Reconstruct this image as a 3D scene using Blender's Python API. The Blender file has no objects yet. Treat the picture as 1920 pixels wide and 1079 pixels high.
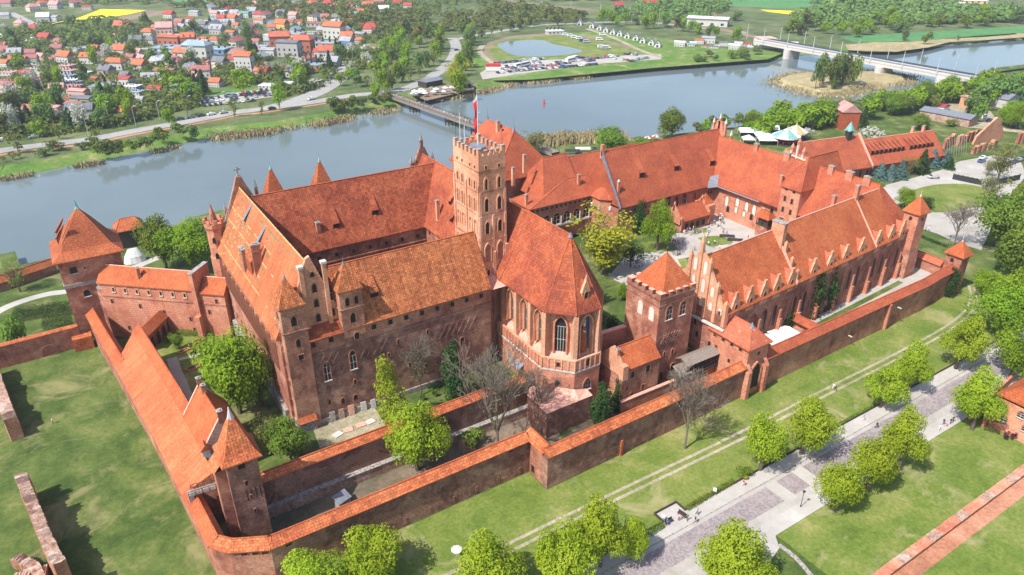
import bpy, bmesh, math, random
from mathutils import Vector, Matrix, noise as mnoise
from mathutils.geometry import tessellate_polygon
R = math.radians
random.seed(7)
SC = bpy.context.scene

# ---------------- camera, sky, sun, exposure ----------------
FPX, PITCH, AZ, CAMH = 1340.0, R(27.24), R(57.5), 100.0
cam_d = bpy.data.cameras.new('camera'); cam = bpy.data.objects.new('camera', cam_d)
SC.collection.objects.link(cam); SC.camera = cam
cam_d.sensor_width = 36.0; cam_d.lens = 36.0 * FPX / 1920.0
cam_d.clip_start = 1.0; cam_d.clip_end = 30000.0
cam.location = (0, 0, CAMH)
cam.rotation_euler = (math.pi/2 - PITCH, 0, AZ - math.pi/2)
SC.render.resolution_x = 1024; SC.render.resolution_y = 575

W = bpy.data.worlds.new("World"); SC.world = W; W.use_nodes = True
nt = W.node_tree; nt.nodes.clear()
sky = nt.nodes.new('ShaderNodeTexSky'); sky.sky_type = 'NISHITA'; sky.sun_disc = False
SUN_EL = R(52); SHX, SHY = 0.992, 0.125          # direction shadows fall
sky.sun_elevation = SUN_EL
sx, sy = -SHX, -SHY
sky.sun_rotation = math.atan2(sx, sy)
sky.air_density = 1.0; sky.dust_density = 1.6; sky.ozone_density = 1.0
bg = nt.nodes.new('ShaderNodeBackground'); bg.inputs[1].default_value = 0.15
wo = nt.nodes.new('ShaderNodeOutputWorld')
nt.links.new(sky.outputs[0], bg.inputs[0]); nt.links.new(bg.outputs[0], wo.inputs[0])
sl = bpy.data.lights.new('sun', 'SUN'); sl.energy = 4.6; sl.angle = R(0.55); sl.color = (1.0, 0.955, 0.88)
so = bpy.data.objects.new('sun', sl); SC.collection.objects.link(so)
sdir = Vector((SHX*math.cos(SUN_EL), SHY*math.cos(SUN_EL), -math.sin(SUN_EL)))
so.rotation_euler = sdir.to_track_quat('-Z', 'Y').to_euler(); so.location = (0, 0, 300)
SC.view_settings.view_transform = 'Standard'; SC.view_settings.look = 'None'
SC.view_settings.exposure = 0.62; SC.view_settings.gamma = 1.0

# ---------------- pixel <-> ground helpers (photo pixels 1920x1079) ----------------
_ct, _st, _ca, _sa = math.cos(PITCH), math.sin(PITCH), math.cos(AZ), math.sin(AZ)
def at(px, py, z=0.0):
    r = (px-960)/FPX; u = -(py-540)/FPX
    f = _ct+u*_st; dz = -_st+u*_ct; t = (z-CAMH)/dz
    return Vector(((r*_sa+f*_ca)*t, (-r*_ca+f*_sa)*t, z))
def pix(p):
    x, y, z = p[0], p[1], p[2]-CAMH
    f0 = x*_ca+y*_sa; r = x*_sa-y*_ca
    f = f0*_ct-z*_st; u = f0*_st+z*_ct
    if f < 1: f = 1
    return 960+FPX*r/f, 540-FPX*u/f, f
def hgt(x, y, py):
    Y = x*_ca+y*_sa; k = (540-py)/FPX
    return (k*Y*_ct-Y*_st)/(_ct+k*_st)+CAMH
VIEWR = Vector((_sa, -_ca, 0)); VIEWA = math.atan2(-_ca, _sa)   # camera right in world, and its angle

# ---------------- registry, parents ----------------
REG = []
def link(o):
    SC.collection.objects.link(o); return o
def reg(o, label, cat, group=None):
    o['label'] = label; o['category'] = cat
    if group: o['group'] = group
    REG.append(o); return o
def thing(name, label, cat, loc=(0, 0, 0), rz=0.0, group=None):
    o = bpy.data.objects.new(name, None); link(o)
    o.empty_display_size = 0.5
    o.location = loc; o.rotation_euler = (0, 0, rz)
    return reg(o, label, cat, group)
def adopt(o, root):
    """world-coordinate mesh under a root that has a location only"""
    o.parent = root; o.location = -root.location; return o
def copy_thing(src, loc, rz, label, group=None, scale=None, data=None):
    r = src.copy(); link(r); r.location = loc; r.rotation_euler = (0, 0, rz)
    if scale is not None: r.scale = scale
    for ch in src.children:
        c = ch.copy(); link(c); c.parent = r
        for g in ch.children:
            d = g.copy(); link(d); d.parent = c
    r['label'] = label
    if group: r['group'] = group
    REG.append(r); return r

# ---------------- mesh builder ----------------
class MB:
    def __init__(s): s.v = []; s.f = []; s.m = []
    def p(s, pts, m=0):
        b = len(s.v); s.v += [tuple(q) for q in pts]; s.f.append(tuple(range(b, b+len(pts)))); s.m.append(m)
    def box(s, x0, x1, y0, y1, z0, z1, m=0, bottom=True, top=True):
        b = len(s.v)
        s.v += [(x0,y0,z0),(x1,y0,z0),(x1,y1,z0),(x0,y1,z0),(x0,y0,z1),(x1,y0,z1),(x1,y1,z1),(x0,y1,z1)]
        fs = [(0,1,5,4),(1,2,6,5),(2,3,7,6),(3,0,4,7)]
        if top: fs.append((4,5,6,7))
        if bottom: fs.append((3,2,1,0))
        for f in fs: s.f.append(tuple(b+i for i in f)); s.m.append(m)
    def obox(s, c, d, lx, ly, z0, z1, m=0):
        """oriented box: centre c, unit dir d, length lx along d, ly across"""
        n = Vector((-d[1], d[0])); d = Vector((d[0], d[1])); c = Vector((c[0], c[1]))
        pts = [c+d*a*lx/2+n*b*ly/2 for a, b in ((-1,-1),(1,-1),(1,1),(-1,1))]
        s.prism([(q.x, q.y) for q in pts], z0, z1, m)
    def prism(s, poly, z0, z1, m=0, top=True, bottom=True, mt=None):
        n = len(poly); b = len(s.v)
        ar = sum(poly[i][0]*poly[(i+1)%n][1]-poly[(i+1)%n][0]*poly[i][1] for i in range(n))
        if ar < 0: poly = poly[::-1]
        s.v += [(x, y, z0) for x, y in poly]+[(x, y, z1) for x, y in poly]
        for i in range(n):
            j = (i+1) % n; s.f.append((b+i, b+j, b+n+j, b+n+i)); s.m.append(m)
        if top: s.f.append(tuple(b+n+i for i in range(n))); s.m.append(m if mt is None else mt)
        if bottom: s.f.append(tuple(b+i for i in reversed(range(n)))); s.m.append(m)
    def loft(s, rings, m=0, cap0=True, cap1=True):
        b = len(s.v); n = len(rings[0])
        for r in rings: s.v += [tuple(q) for q in r]
        for k in range(len(rings)-1):
            for i in range(n):
                j = (i+1) % n
                s.f.append((b+k*n+i, b+k*n+j, b+(k+1)*n+j, b+(k+1)*n+i)); s.m.append(m)
        if cap0: s.f.append(tuple(b+i for i in reversed(range(n)))); s.m.append(m)
        if cap1: s.f.append(tuple(b+(len(rings)-1)*n+i for i in range(n))); s.m.append(m)
    def tube(s, a, b_, r0, r1, n=6, m=0, caps=True):
        a = Vector(a); b_ = Vector(b_); d = (b_-a)
        if d.length < 1e-6: return
        d.normalize(); u = d.orthogonal().normalized(); w = d.cross(u)
        R0 = [a+(u*math.cos(t)+w*math.sin(t))*r0 for t in [2*math.pi*i/n for i in range(n)]]
        R1 = [b_+(u*math.cos(t)+w*math.sin(t))*max(r1, 0.004) for t in [2*math.pi*i/n for i in range(n)]]
        s.loft([R0, R1], m, caps, caps)
    def cone(s, c, z0, z1, r, n=8, m=0, rot=0.0, r1=0.01):
        a = [(c[0]+r*math.cos(rot+2*math.pi*i/n), c[1]+r*math.sin(rot+2*math.pi*i/n), z0) for i in range(n)]
        b = [(c[0]+r1*math.cos(rot+2*math.pi*i/n), c[1]+r1*math.sin(rot+2*math.pi*i/n), z1) for i in range(n)]
        s.loft([a, b], m)
    def pyr(s, x0, x1, y0, y1, z0, zt, m=0, ax=None, ay_=None, flare=0.0, th=0.2):
        """hipped pyramid with a fascia and optional bell-cast foot"""
        cx = (x0+x1)/2 if ax is None else ax; cy = (y0+y1)/2 if ay_ is None else ay_
        def ring(k, z): return [(cx+(x-cx)*k, cy+(y-cy)*k, z) for x, y in ((x0,y0),(x1,y0),(x1,y1),(x0,y1))]
        rs = [ring(1, z0), ring(1, z0+th)]
        if flare: rs += [ring(1-flare, z0+th+(zt-z0)*flare*0.55), ring((1-flare)*0.5, z0+th+(zt-z0)*(flare*0.55+(1-flare*0.55)*0.52))]
        rs.append(ring(0.012, zt)); s.loft(rs, m)
    def build(s, name, mats, root=None, parent=None, smooth=False, uv=True):
        me = bpy.data.meshes.new(name); me.from_pydata(s.v, [], s.f)
        if not isinstance(mats, (list, tuple)): mats = [mats]
        for mm in mats: me.materials.append(mm)
        if len(mats) > 1: me.polygons.foreach_set('material_index', s.m)
        me.update()
        if uv: autouv(me)
        if smooth: me.polygons.foreach_set('use_smooth', [True]*len(me.polygons))
        o = link(bpy.data.objects.new(name, me))
        if root is not None: adopt(o, root)
        elif parent is not None: o.parent = parent
        return o
def autouv(me):
    uvl = me.uv_layers.new(name='UVMap'); data = [0.0]*(2*len(me.loops)); vs = me.vertices; lp = me.loops
    for pl in me.polygons:
        n = pl.normal
        if abs(n.z) > 0.985: t = Vector((1, 0, 0)); b = Vector((0, 1, 0))
        else:
            t = Vector((0, 0, 1)).cross(n).normalized(); b = n.cross(t)
        for li in pl.loop_indices:
            c = vs[lp[li].vertex_index].co
            data[2*li] = c.dot(t); data[2*li+1] = c.dot(b)
    uvl.data.foreach_set('uv', data)
def tagk(o, kind): o['kind'] = kind; return o

# ---------------- materials ----------------
def mat_new(name, rough=0.85, spec=0.3):
    m = bpy.data.materials.new(name); m.use_nodes = True
    n = m.node_tree.nodes; b = n['Principled BSDF']
    b.inputs['Roughness'].default_value = rough
    b.inputs['Specular IOR Level'].default_value = spec
    return m, m.node_tree, b
def N(nt, t, **kw):
    n = nt.nodes.new(t)
    for k, v in kw.items():
        if k.startswith('i_'):
            key = k[2:]; key = int(key) if key.isdigit() else key.replace('_', ' ')
            n.inputs[key].default_value = v
        else: setattr(n, k, v)
    return n
def c4(c): return (c[0], c[1], c[2], 1.0)
def ramp(nt, fac, stops, interp='LINEAR'):
    r = nt.nodes.new('ShaderNodeValToRGB'); r.color_ramp.interpolation = interp
    e = r.color_ramp.elements
    while len(e) > 1: e.remove(e[-1])
    e[0].position = stops[0][0]; e[0].color = c4(stops[0][1])
    for p_, c in stops[1:]:
        q = e.new(p_); q.color = c4(c)
    nt.links.new(fac, r.inputs[0]); return r.outputs[0]
def mixc(nt, fac, a, b, mode='MIX'):
    m = nt.nodes.new('ShaderNodeMix'); m.data_type = 'RGBA'; m.blend_type = mode
    for sock, v in ((m.inputs[0], fac), (m.inputs[6], a), (m.inputs[7], b)):
        if isinstance(v, (int, float)): sock.default_value = v
        elif isinstance(v, tuple): sock.default_value = c4(v)
        else: nt.links.new(v, sock)
    return m.outputs[2]
def noise(nt, vec, scale, detail=4, rough=0.55, dist=0.0):
    n = N(nt, 'ShaderNodeTexNoise'); n.inputs['Scale'].default_value = scale
    n.inputs['Detail'].default_value = detail; n.inputs['Roughness'].default_value = rough
    n.inputs['Distortion'].default_value = dist
    if vec is not None: nt.links.new(vec, n.inputs['Vector'])
    return n.outputs['Fac']
def coord(nt, which='Object'):
    return N(nt, 'ShaderNodeTexCoord').outputs[which]
def mapping(nt, vec, scale=(1,1,1), loc=(0,0,0)):
    m = N(nt, 'ShaderNodeMapping'); m.inputs['Scale'].default_value = scale; m.inputs['Location'].default_value = loc
    nt.links.new(vec, m.inputs['Vector']); return m.outputs[0]
def bump(nt, b, h, strength=0.5, dist=0.1):
    bp = N(nt, 'ShaderNodeBump'); bp.inputs['Strength'].default_value = strength; bp.inputs['Distance'].default_value = dist
    nt.links.new(h, bp.inputs['Height']); nt.links.new(bp.outputs[0], b.inputs['Normal'])
def plain(name, col, rough=0.7, spec=0.3, var=0.12, scale=1.5, metal=0.0):
    m, nt, b = mat_new(name, rough, spec); b.inputs['Metallic'].default_value = metal
    f = noise(nt, coord(nt), scale, 5)
    lo = tuple(max(0, c*(1-var*1.6)) for c in col); hi = tuple(min(1, c*(1+var*1.3)) for c in col)
    nt.links.new(ramp(nt, f, [(0.3, lo), (0.7, hi)]), b.inputs['Base Color'])
    return m
def mathn(nt, op, a, b=None):
    n = N(nt, 'ShaderNodeMath', operation=op)
    for i, v in enumerate((a, b)):
        if v is None: continue
        if isinstance(v, (int, float)): n.inputs[i].default_value = v
        else: nt.links.new(v, n.inputs[i])
    return n.outputs[0]

def roof_mat(name, base, dark, light, rib=0.34, row=0.38, contrast=0.5, streak=0.3, white=0.0, grain=0.5):
    m, nt, b = mat_new(name, 0.82, 0.25)
    uv = coord(nt, 'UV'); ob = coord(nt, 'Object')
    br = N(nt, 'ShaderNodeTexBrick'); nt.links.new(uv, br.inputs['Vector'])
    br.inputs['Scale'].default_value = 1.0; br.inputs['Brick Width'].default_value = rib*1.5; br.inputs['Row Height'].default_value = row
    br.inputs['Mortar Size'].default_value = 0.035; br.inputs['Mortar Smooth'].default_value = 0.6
    br.inputs['Color1'].default_value = (1, 1, 1, 1); br.inputs['Color2'].default_value = (0.55, 0.55, 0.55, 1); br.inputs['Mortar'].default_value = (0.32, 0.32, 0.32, 1)
    big = noise(nt, ob, 0.16, 6, 0.62)
    st = noise(nt, mapping(nt, uv, (1.3, 0.10, 1)), 1.0, 5, 0.6)
    fine = noise(nt, uv, 2.6, 3, 0.7)
    col = ramp(nt, big, [(0.38, dark), (0.5, base), (0.63, light)])
    col2 = ramp(nt, st, [(0.33, dark), (0.5, base), (0.7, light)])
    col = mixc(nt, streak, col, col2)
    f3 = ramp(nt, fine, [(0.32, tuple(c*0.55 for c in dark)), (0.5, base), (0.68, tuple(min(1, c*1.35) for c in light))])
    col = mixc(nt, grain, col, f3)
    col = mixc(nt, contrast, col, mixc(nt, 1.0, col, br.outputs['Color'], 'MULTIPLY'))
    b2 = N(nt, 'ShaderNodeTexBrick'); nt.links.new(mapping(nt, uv, (1,1,1), (3.3,1.7,0)), b2.inputs['Vector']); b2.inputs['Scale'].default_value = 1.0; b2.inputs['Brick Width'].default_value = 3.7; b2.inputs['Row Height'].default_value = 1.6; b2.inputs['Mortar Size'].default_value = 0.0
    b2.inputs['Color1'].default_value = (1.12,1.1,1.06,1); b2.inputs['Color2'].default_value = (0.82,0.8,0.8,1); col = mixc(nt, 0.28, col, mixc(nt, 1.0, col, b2.outputs['Color'], 'MULTIPLY'))
    mo = noise(nt, mapping(nt, uv, (0.5,0.16,1)), 1.0, 7, 0.7); col = mixc(nt, mathn(nt, 'MULTIPLY', ramp(nt, mo, [(0.56,(0,0,0)),(0.72,(1,1,1))]), 0.3), col, tuple(c*0.6 for c in dark))
    if white:
        wn = noise(nt, uv, 0.9, 6, 0.75)
        wf = ramp(nt, wn, [(0.60, (0,0,0)), (0.66, (1,1,1))])
        col = mixc(nt, mathn(nt, 'MULTIPLY', wf, white), col, (0.62, 0.5, 0.42))
    nt.links.new(col, b.inputs['Base Color'])
    wv = N(nt, 'ShaderNodeTexWave', wave_type='BANDS', bands_direction='X'); nt.links.new(uv, wv.inputs['Vector'])
    wv.inputs['Scale'].default_value = 0.314/rib*1.0; wv.inputs['Distortion'].default_value = 0.3
    bump(nt, b, mathn(nt, 'ADD', mathn(nt, 'MULTIPLY', wv.outputs[1], 0.7), br.outputs['Fac']), 0.55, 0.07)
    return m
def brick_mat(name, base, dark, light, patch=0.5, white=0.25, scale=0.11, mortar=0.25):
    m, nt, b = mat_new(name, 0.9, 0.2)
    uv = coord(nt, 'UV'); ob = coord(nt, 'Object')
    a = noise(nt, ob, scale, 7, 0.66, 0.4); a2 = noise(nt, ob, scale*4.2, 5, 0.7)
    col = ramp(nt, a, [(0.38, dark), (0.46, base), (0.53, base), (0.60, light)])
    col = mixc(nt, patch*0.7, col, ramp(nt, a2, [(0.38, dark), (0.5, base), (0.6, light)]))
    br = N(nt, 'ShaderNodeTexBrick'); nt.links.new(uv, br.inputs['Vector']); br.inputs['Scale'].default_value = 1.0
    br.inputs['Brick Width'].default_value = 0.62; br.inputs['Row Height'].default_value = 0.24
    br.inputs['Mortar Size'].default_value = 0.03; br.inputs['Mortar Smooth'].default_value = 0.7
    br.inputs['Color1'].default_value = (1.1, 1.05, 1.0, 1); br.inputs['Color2'].default_value = (0.62, 0.6, 0.62, 1); br.inputs['Mortar'].default_value = (1.15, 1.2, 1.2, 1)
    col = mixc(nt, mortar+0.35, col, mixc(nt, 1.0, col, br.outputs['Color'], 'MULTIPLY'))
    sp = noise(nt, mapping(nt, ob, (1,1,1.25), (7.1,3.3,1.9)), scale*1.25, 5, 0.6, 0.7); hol = N(nt, 'ShaderNodeTexBrick'); nt.links.new(uv, hol.inputs['Vector']); hol.inputs['Scale'].default_value = 1.0
    hol.inputs['Brick Width'].default_value = 0.9; hol.inputs['Row Height'].default_value = 0.62; hol.inputs['Mortar Size'].default_value = 0.07; hol.inputs['Mortar Smooth'].default_value = 0.3
    hol.inputs['Color1'].default_value = (1.1,1.08,1.05,1); hol.inputs['Color2'].default_value = (0.95,0.93,0.93,1); hol.inputs['Mortar'].default_value = (0.62,0.55,0.52,1)
    pc = mixc(nt, 1.0, tuple((a_+b_)/2 for a_, b_ in zip(light, base)), hol.outputs['Color'], 'MULTIPLY')
    col = mixc(nt, mathn(nt, 'MULTIPLY', ramp(nt, sp, [(0.555,(0,0,0)),(0.575,(1,1,1))]), min(1.0, patch*1.7)), col, pc)
    g = noise(nt, uv, 1.9, 4, 0.75)
    col = mixc(nt, 0.35, col, mixc(nt, 1.0, col, ramp(nt, g, [(0.3, (0.45,0.42,0.42)), (0.7, (1.5,1.45,1.4))]), 'MULTIPLY'))
    wn = noise(nt, mapping(nt, ob, (0.5, 0.5, 0.9)), 0.55, 8, 0.72)
    wf = ramp(nt, wn, [(0.585, (0,0,0)), (0.68, (1,1,1))])
    col = mixc(nt, mathn(nt, 'MULTIPLY', wf, white), col, (0.52, 0.42, 0.36))
    dk = noise(nt, mapping(nt, ob, (1.0, 1.0, 0.12)), 0.8, 5, 0.65)
    col = mixc(nt, mathn(nt, 'MULTIPLY', ramp(nt, dk, [(0.55, (0,0,0)), (0.72, (1,1,1))]), 0.35), col, tuple(c*0.45 for c in dark))
    nt.links.new(col, b.inputs['Base Color'])
    bump(nt, b, mathn(nt, 'ADD', br.outputs['Fac'], g), 0.35, 0.05)
    return m

M = {}
M['roof_west'] = roof_mat('red_clay_tiles', (0.38,0.09,0.040), (0.25,0.055,0.028), (0.49,0.14,0.062), rib=0.44, row=0.62, contrast=1.0, streak=0.3, grain=0.12)
M['roof_south'] = roof_mat('sunworn_clay_tiles', (0.51,0.145,0.056), (0.32,0.078,0.034), (0.67,0.25,0.115), contrast=0.5, streak=0.6, grain=0.35)
M['roof_east'] = roof_mat('mottled_clay_tiles', (0.47,0.145,0.052), (0.25,0.06,0.026), (0.64,0.26,0.105), rib=0.46, row=0.5, contrast=1.0, streak=0.7, grain=0.3)
M['roof_church'] = roof_mat('church_clay_tiles', (0.40,0.094,0.042), (0.27,0.062,0.038), (0.47,0.13,0.058), row=0.6, contrast=0.8, streak=0.1, grain=0.15)
M['roof_orange'] = roof_mat('orange_clay_tiles', (0.47,0.118,0.042), (0.35,0.076,0.03), (0.56,0.165,0.064), row=0.6, contrast=0.6, streak=0.2, grain=0.35)
M['roof_mid'] = roof_mat('smooth_clay_tiles', (0.42,0.10,0.045), (0.30,0.07,0.04), (0.49,0.13,0.058), row=0.6, contrast=0.6, streak=0.15, grain=0.35)
M['roof_wall'] = roof_mat('wall_cover_tiles', (0.57,0.15,0.055), (0.34,0.07,0.03), (0.72,0.26,0.105), rib=0.5, row=0.5, contrast=0.95, streak=0.35, grain=0.35)
M['roof_dark'] = roof_mat('weathered_tower_tiles', (0.40,0.10,0.035), (0.19,0.045,0.022), (0.52,0.17,0.07), contrast=0.6, streak=0.2, grain=0.6)
M['roof_snowy'] = roof_mat('lichen_spotted_tiles', (0.52,0.13,0.065), (0.36,0.08,0.05), (0.6,0.2,0.12), white=0.9)
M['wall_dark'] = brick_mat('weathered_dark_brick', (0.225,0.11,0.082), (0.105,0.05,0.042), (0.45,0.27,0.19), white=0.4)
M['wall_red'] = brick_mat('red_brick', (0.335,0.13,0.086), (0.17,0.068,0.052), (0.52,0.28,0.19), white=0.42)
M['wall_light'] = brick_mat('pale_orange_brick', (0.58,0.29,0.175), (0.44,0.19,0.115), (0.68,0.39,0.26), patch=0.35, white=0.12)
M['wall_mid'] = brick_mat('mixed_brick', (0.35,0.155,0.10), (0.17,0.07,0.052), (0.54,0.30,0.19), white=0.35)
M['wall_court'] = brick_mat('rosy_brick', (0.50,0.20,0.125), (0.38,0.13,0.08), (0.60,0.30,0.2), white=0.35)
M['ruin'] = brick_mat('broken_brick', (0.38,0.24,0.18), (0.22,0.12,0.09), (0.55,0.46,0.4), white=0.6, scale=0.5)
M['stone'] = plain('grey_field_stone', (0.30,0.27,0.25), 0.9, var=0.4, scale=2.5)
M['lime'] = plain('pale_limestone', (0.50,0.465,0.43), 0.8, var=0.12)
M['cap'] = plain('pinkish_brick_cap', (0.62,0.33,0.25), 0.85, var=0.2, scale=3)
M['blind'] = plain('white_plaster', (0.58,0.54,0.48), 0.85, var=0.08)
M['dark'] = plain('dark_opening', (0.018,0.015,0.014), 0.6, var=0.2)
M['glass'] = plain('leaded_glass', (0.022,0.026,0.03), 0.35, 0.3, var=0.3, scale=6)
M['lead'] = plain('grey_sheet_metal', (0.17,0.18,0.21), 0.5, 0.4, var=0.15)
M['copper'] = plain('green_copper', (0.16,0.36,0.33), 0.6, var=0.25)
M['wood'] = plain('weathered_timber', (0.23,0.19,0.16), 0.85, var=0.25, scale=4)
M['woodd'] = plain('dark_timber', (0.05,0.038,0.03), 0.85, var=0.3, scale=4)
M['white'] = plain('white_paint', (0.62,0.62,0.61), 0.6, var=0.05)
M['canvas'] = plain('white_canvas', (0.60,0.595,0.58), 0.85, var=0.06)
M['steel'] = plain('galvanised_steel', (0.45,0.46,0.48), 0.45, 0.5, var=0.1)
M['black'] = plain('black_metal', (0.03,0.03,0.033), 0.5, 0.4)
M['yellowg'] = plain('yellow_glazed_tile', (0.50,0.33,0.14), 0.6, var=0.35, scale=2)
M['greeng'] = plain('green_glazed_tile', (0.15,0.16,0.09), 0.6, var=0.35, scale=2)
M['blue'] = plain('deep_blue_plaster', (0.05,0.07,0.20), 0.7)
M['redp'] = plain('red_paint', (0.50,0.035,0.035), 0.6, var=0.08)
M['redcloth'] = plain('red_cloth', (0.68,0.03,0.05), 0.9, var=0.08)

def ground_mat(name, cols, patches=None, sc=(0.02, 0.12, 1.3), bumpd=0.08, hc=1.0):
    m, nt, b = mat_new(name, 0.95, 0.15); ob = coord(nt)
    a = noise(nt, ob, sc[0], 6, 0.6, 0.5); c = noise(nt, ob, sc[1], 8, 0.68, 0.3); d = noise(nt, ob, sc[2], 6, 0.75)
    k = ramp(nt, mathn(nt, 'ADD', mathn(nt, 'MULTIPLY', a, 0.35), mathn(nt, 'MULTIPLY', c, 0.65)), [(0.36, cols[0]), (0.46, cols[1]), (0.55, cols[2]), (0.66, cols[3])])
    k = mixc(nt, 0.6*hc, k, mixc(nt, 1.0, k, ramp(nt, d, [(0.28, (0.38,0.42,0.36)), (0.72, (1.65,1.6,1.5))]), 'MULTIPLY'))
    if patches:
        e = noise(nt, ob, patches[1], 6, 0.7, 0.8)
        k = mixc(nt, mathn(nt, 'MULTIPLY', ramp(nt, e, [(patches[2], (0,0,0)), (patches[2]+0.12, (1,1,1))]), patches[3]), k, patches[0])
    hf = noise(nt, ob, sc[2]*5, 3, 0.8); k = mixc(nt, 0.3*hc, k, mixc(nt, 1.0, k, ramp(nt, hf, [(0.3, (0.5,0.5,0.5)), (0.7, (1.5,1.5,1.5))]), 'MULTIPLY'))
    nt.links.new(k, b.inputs['Base Color']); bump(nt, b, d, 0.6, bumpd); return m
GR = [(0.033,0.058,0.015), (0.058,0.092,0.021), (0.095,0.128,0.033), (0.175,0.172,0.068)]
M['grass'] = ground_mat('lawn_grass', GR, ((0.28,0.24,0.12), 0.075, 0.53, 0.55))
M['lawn'] = ground_mat('short_lawn', [(0.075,0.118,0.02), (0.115,0.16,0.03), (0.165,0.19,0.05), (0.27,0.25,0.10)], ((0.34,0.29,0.16), 0.09, 0.55, 0.6))
M['meadow'] = ground_mat('rough_meadow', [(0.05,0.075,0.028), (0.08,0.11,0.04), (0.12,0.145,0.06), (0.21,0.20,0.10)], ((0.28,0.24,0.15), 0.02, 0.57, 0.45), sc=(0.006, 0.04, 0.5))
M['bank'] = ground_mat('river_bank_grass', [(0.055,0.12,0.02), (0.09,0.17,0.03), (0.13,0.19,0.045), (0.30,0.25,0.13)], ((0.36,0.29,0.17), 0.05, 0.56, 0.7), sc=(0.02,0.08,0.6))
M['reed'] = ground_mat('dry_reed', [(0.19,0.16,0.08), (0.28,0.23,0.125), (0.35,0.29,0.165), (0.42,0.35,0.22)], ((0.16,0.19,0.06), 0.05, 0.62, 0.6), sc=(0.05,0.2,1.5))
M['crop'] = ground_mat('young_crop', [(0.06,0.17,0.06), (0.075,0.20,0.07), (0.09,0.22,0.08), (0.11,0.24,0.09)], sc=(0.004,0.02,0.3))
M['rape'] = ground_mat('rapeseed_flower', [(0.62,0.50,0.015), (0.72,0.60,0.02), (0.76,0.64,0.02), (0.8,0.68,0.04)], sc=(0.01,0.05,0.5))
M['soil'] = ground_mat('bare_soil', [(0.15,0.11,0.08), (0.2,0.15,0.11), (0.24,0.18,0.13), (0.29,0.23,0.17)])
M['gravel'] = ground_mat('gravel', [(0.27,0.25,0.225), (0.34,0.315,0.29), (0.38,0.355,0.33), (0.44,0.42,0.39)], hc=.35)
M['track'] = ground_mat('sandy_track', [(0.20,0.18,0.11), (0.28,0.25,0.18), (0.35,0.31,0.24), (0.43,0.39,0.32)], ((0.12,0.15,0.045), 0.5, 0.56, 0.7))
M['asphalt'] = ground_mat('worn_asphalt', [(0.23,0.22,0.215), (0.28,0.27,0.265), (0.31,0.30,0.29), (0.35,0.34,0.33)], hc=.3)
M['paving'] = ground_mat('pale_paving', [(0.31,0.29,0.265), (0.37,0.345,0.32), (0.41,0.385,0.36), (0.47,0.445,0.415)], hc=.25)
M['moat'] = ground_mat('worn_moat_floor', [(0.06,0.075,0.03), (0.12,0.10,0.07), (0.17,0.13,0.10), (0.22,0.17,0.13)])
M['brickfloor'] = ground_mat('red_gravel_walk', [(0.24,0.10,0.06), (0.35,0.155,0.095), (0.42,0.20,0.13), (0.48,0.28,0.2)], ((0.16,0.10,0.07), 0.2, 0.56, 0.6))
def cobble():
    m, nt, b = mat_new('cobblestone', 0.85, 0.3); ob = coord(nt)
    v = N(nt, 'ShaderNodeTexVoronoi'); v.inputs['Scale'].default_value = 2.6; nt.links.new(ob, v.inputs['Vector'])
    big = noise(nt, ob, 0.18, 6, 0.65)
    k = ramp(nt, big, [(0.3, (0.22,0.185,0.185)), (0.5, (0.26,0.22,0.22)), (0.7, (0.30,0.26,0.255))])
    bw = N(nt, 'ShaderNodeRGBToBW'); nt.links.new(v.outputs['Color'], bw.inputs[0]); k = mixc(nt, 0.75, k, mixc(nt, 1.0, k, ramp(nt, bw.outputs[0], [(0.2,(0.72,0.72,0.72)),(0.8,(1.22,1.22,1.22))]), 'MULTIPLY'))
    nt.links.new(k, b.inputs['Base Color']); bump(nt, b, v.outputs['Distance'], 0.5, 0.05); return m
M['cobble'] = cobble()
def water():
    m, nt, b = mat_new('river_water', 0.07, 0.5); ob = coord(nt)
    k = noise(nt, ob, 0.01, 4); nt.links.new(ramp(nt, k, [(0.3, (0.105,0.135,0.14)), (0.7, (0.14,0.172,0.18))]), b.inputs['Base Color'])
    n1 = noise(nt, mapping(nt, ob, (1.0, 0.6, 1)), 0.35, 6, 0.6); bump(nt, b, n1, 0.22, 0.12)
    b.inputs['IOR'].default_value = 1.33; return m
M['water'] = water()
def leaf_mat(name, dark, mid, light, trans=0.35, scale=0.5, rv=0.12):
    m = bpy.data.materials.new(name); m.use_nodes = True; nt = m.node_tree; nt.nodes.clear()
    out = N(nt, 'ShaderNodeOutputMaterial'); ob = coord(nt)
    a = noise(nt, ob, scale, 3, 0.6)
    k = ramp(nt, a, [(0.3, dark), (0.5, mid), (0.7, light)])
    oi = N(nt, 'ShaderNodeObjectInfo')
    hs = N(nt, 'ShaderNodeHueSaturation'); nt.links.new(k, hs.inputs['Color'])
    nt.links.new(mathn(nt, 'ADD', mathn(nt, 'MULTIPLY', oi.outputs['Random'], rv*0.35), 0.5-rv*0.175), hs.inputs['Hue'])
    nt.links.new(mathn(nt, 'ADD', mathn(nt, 'MULTIPLY', oi.outputs['Random'], rv*3), 1-rv*1.5), hs.inputs['Value'])
    d = N(nt, 'ShaderNodeBsdfDiffuse'); t = N(nt, 'ShaderNodeBsdfTranslucent'); mx = N(nt, 'ShaderNodeMixShader'); mx.inputs[0].default_value = trans
    nt.links.new(hs.outputs[0], d.inputs[0]); nt.links.new(hs.outputs[0], t.inputs[0])
    nt.links.new(d.outputs[0], mx.inputs[1]); nt.links.new(t.outputs[0], mx.inputs[2]); nt.links.new(mx.outputs[0], out.inputs[0]); return m
M['lf_maple'] = leaf_mat('maple_leaf', (0.125,0.215,0.016), (0.22,0.34,0.025), (0.32,0.44,0.042), 0.4, rv=.06)
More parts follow.
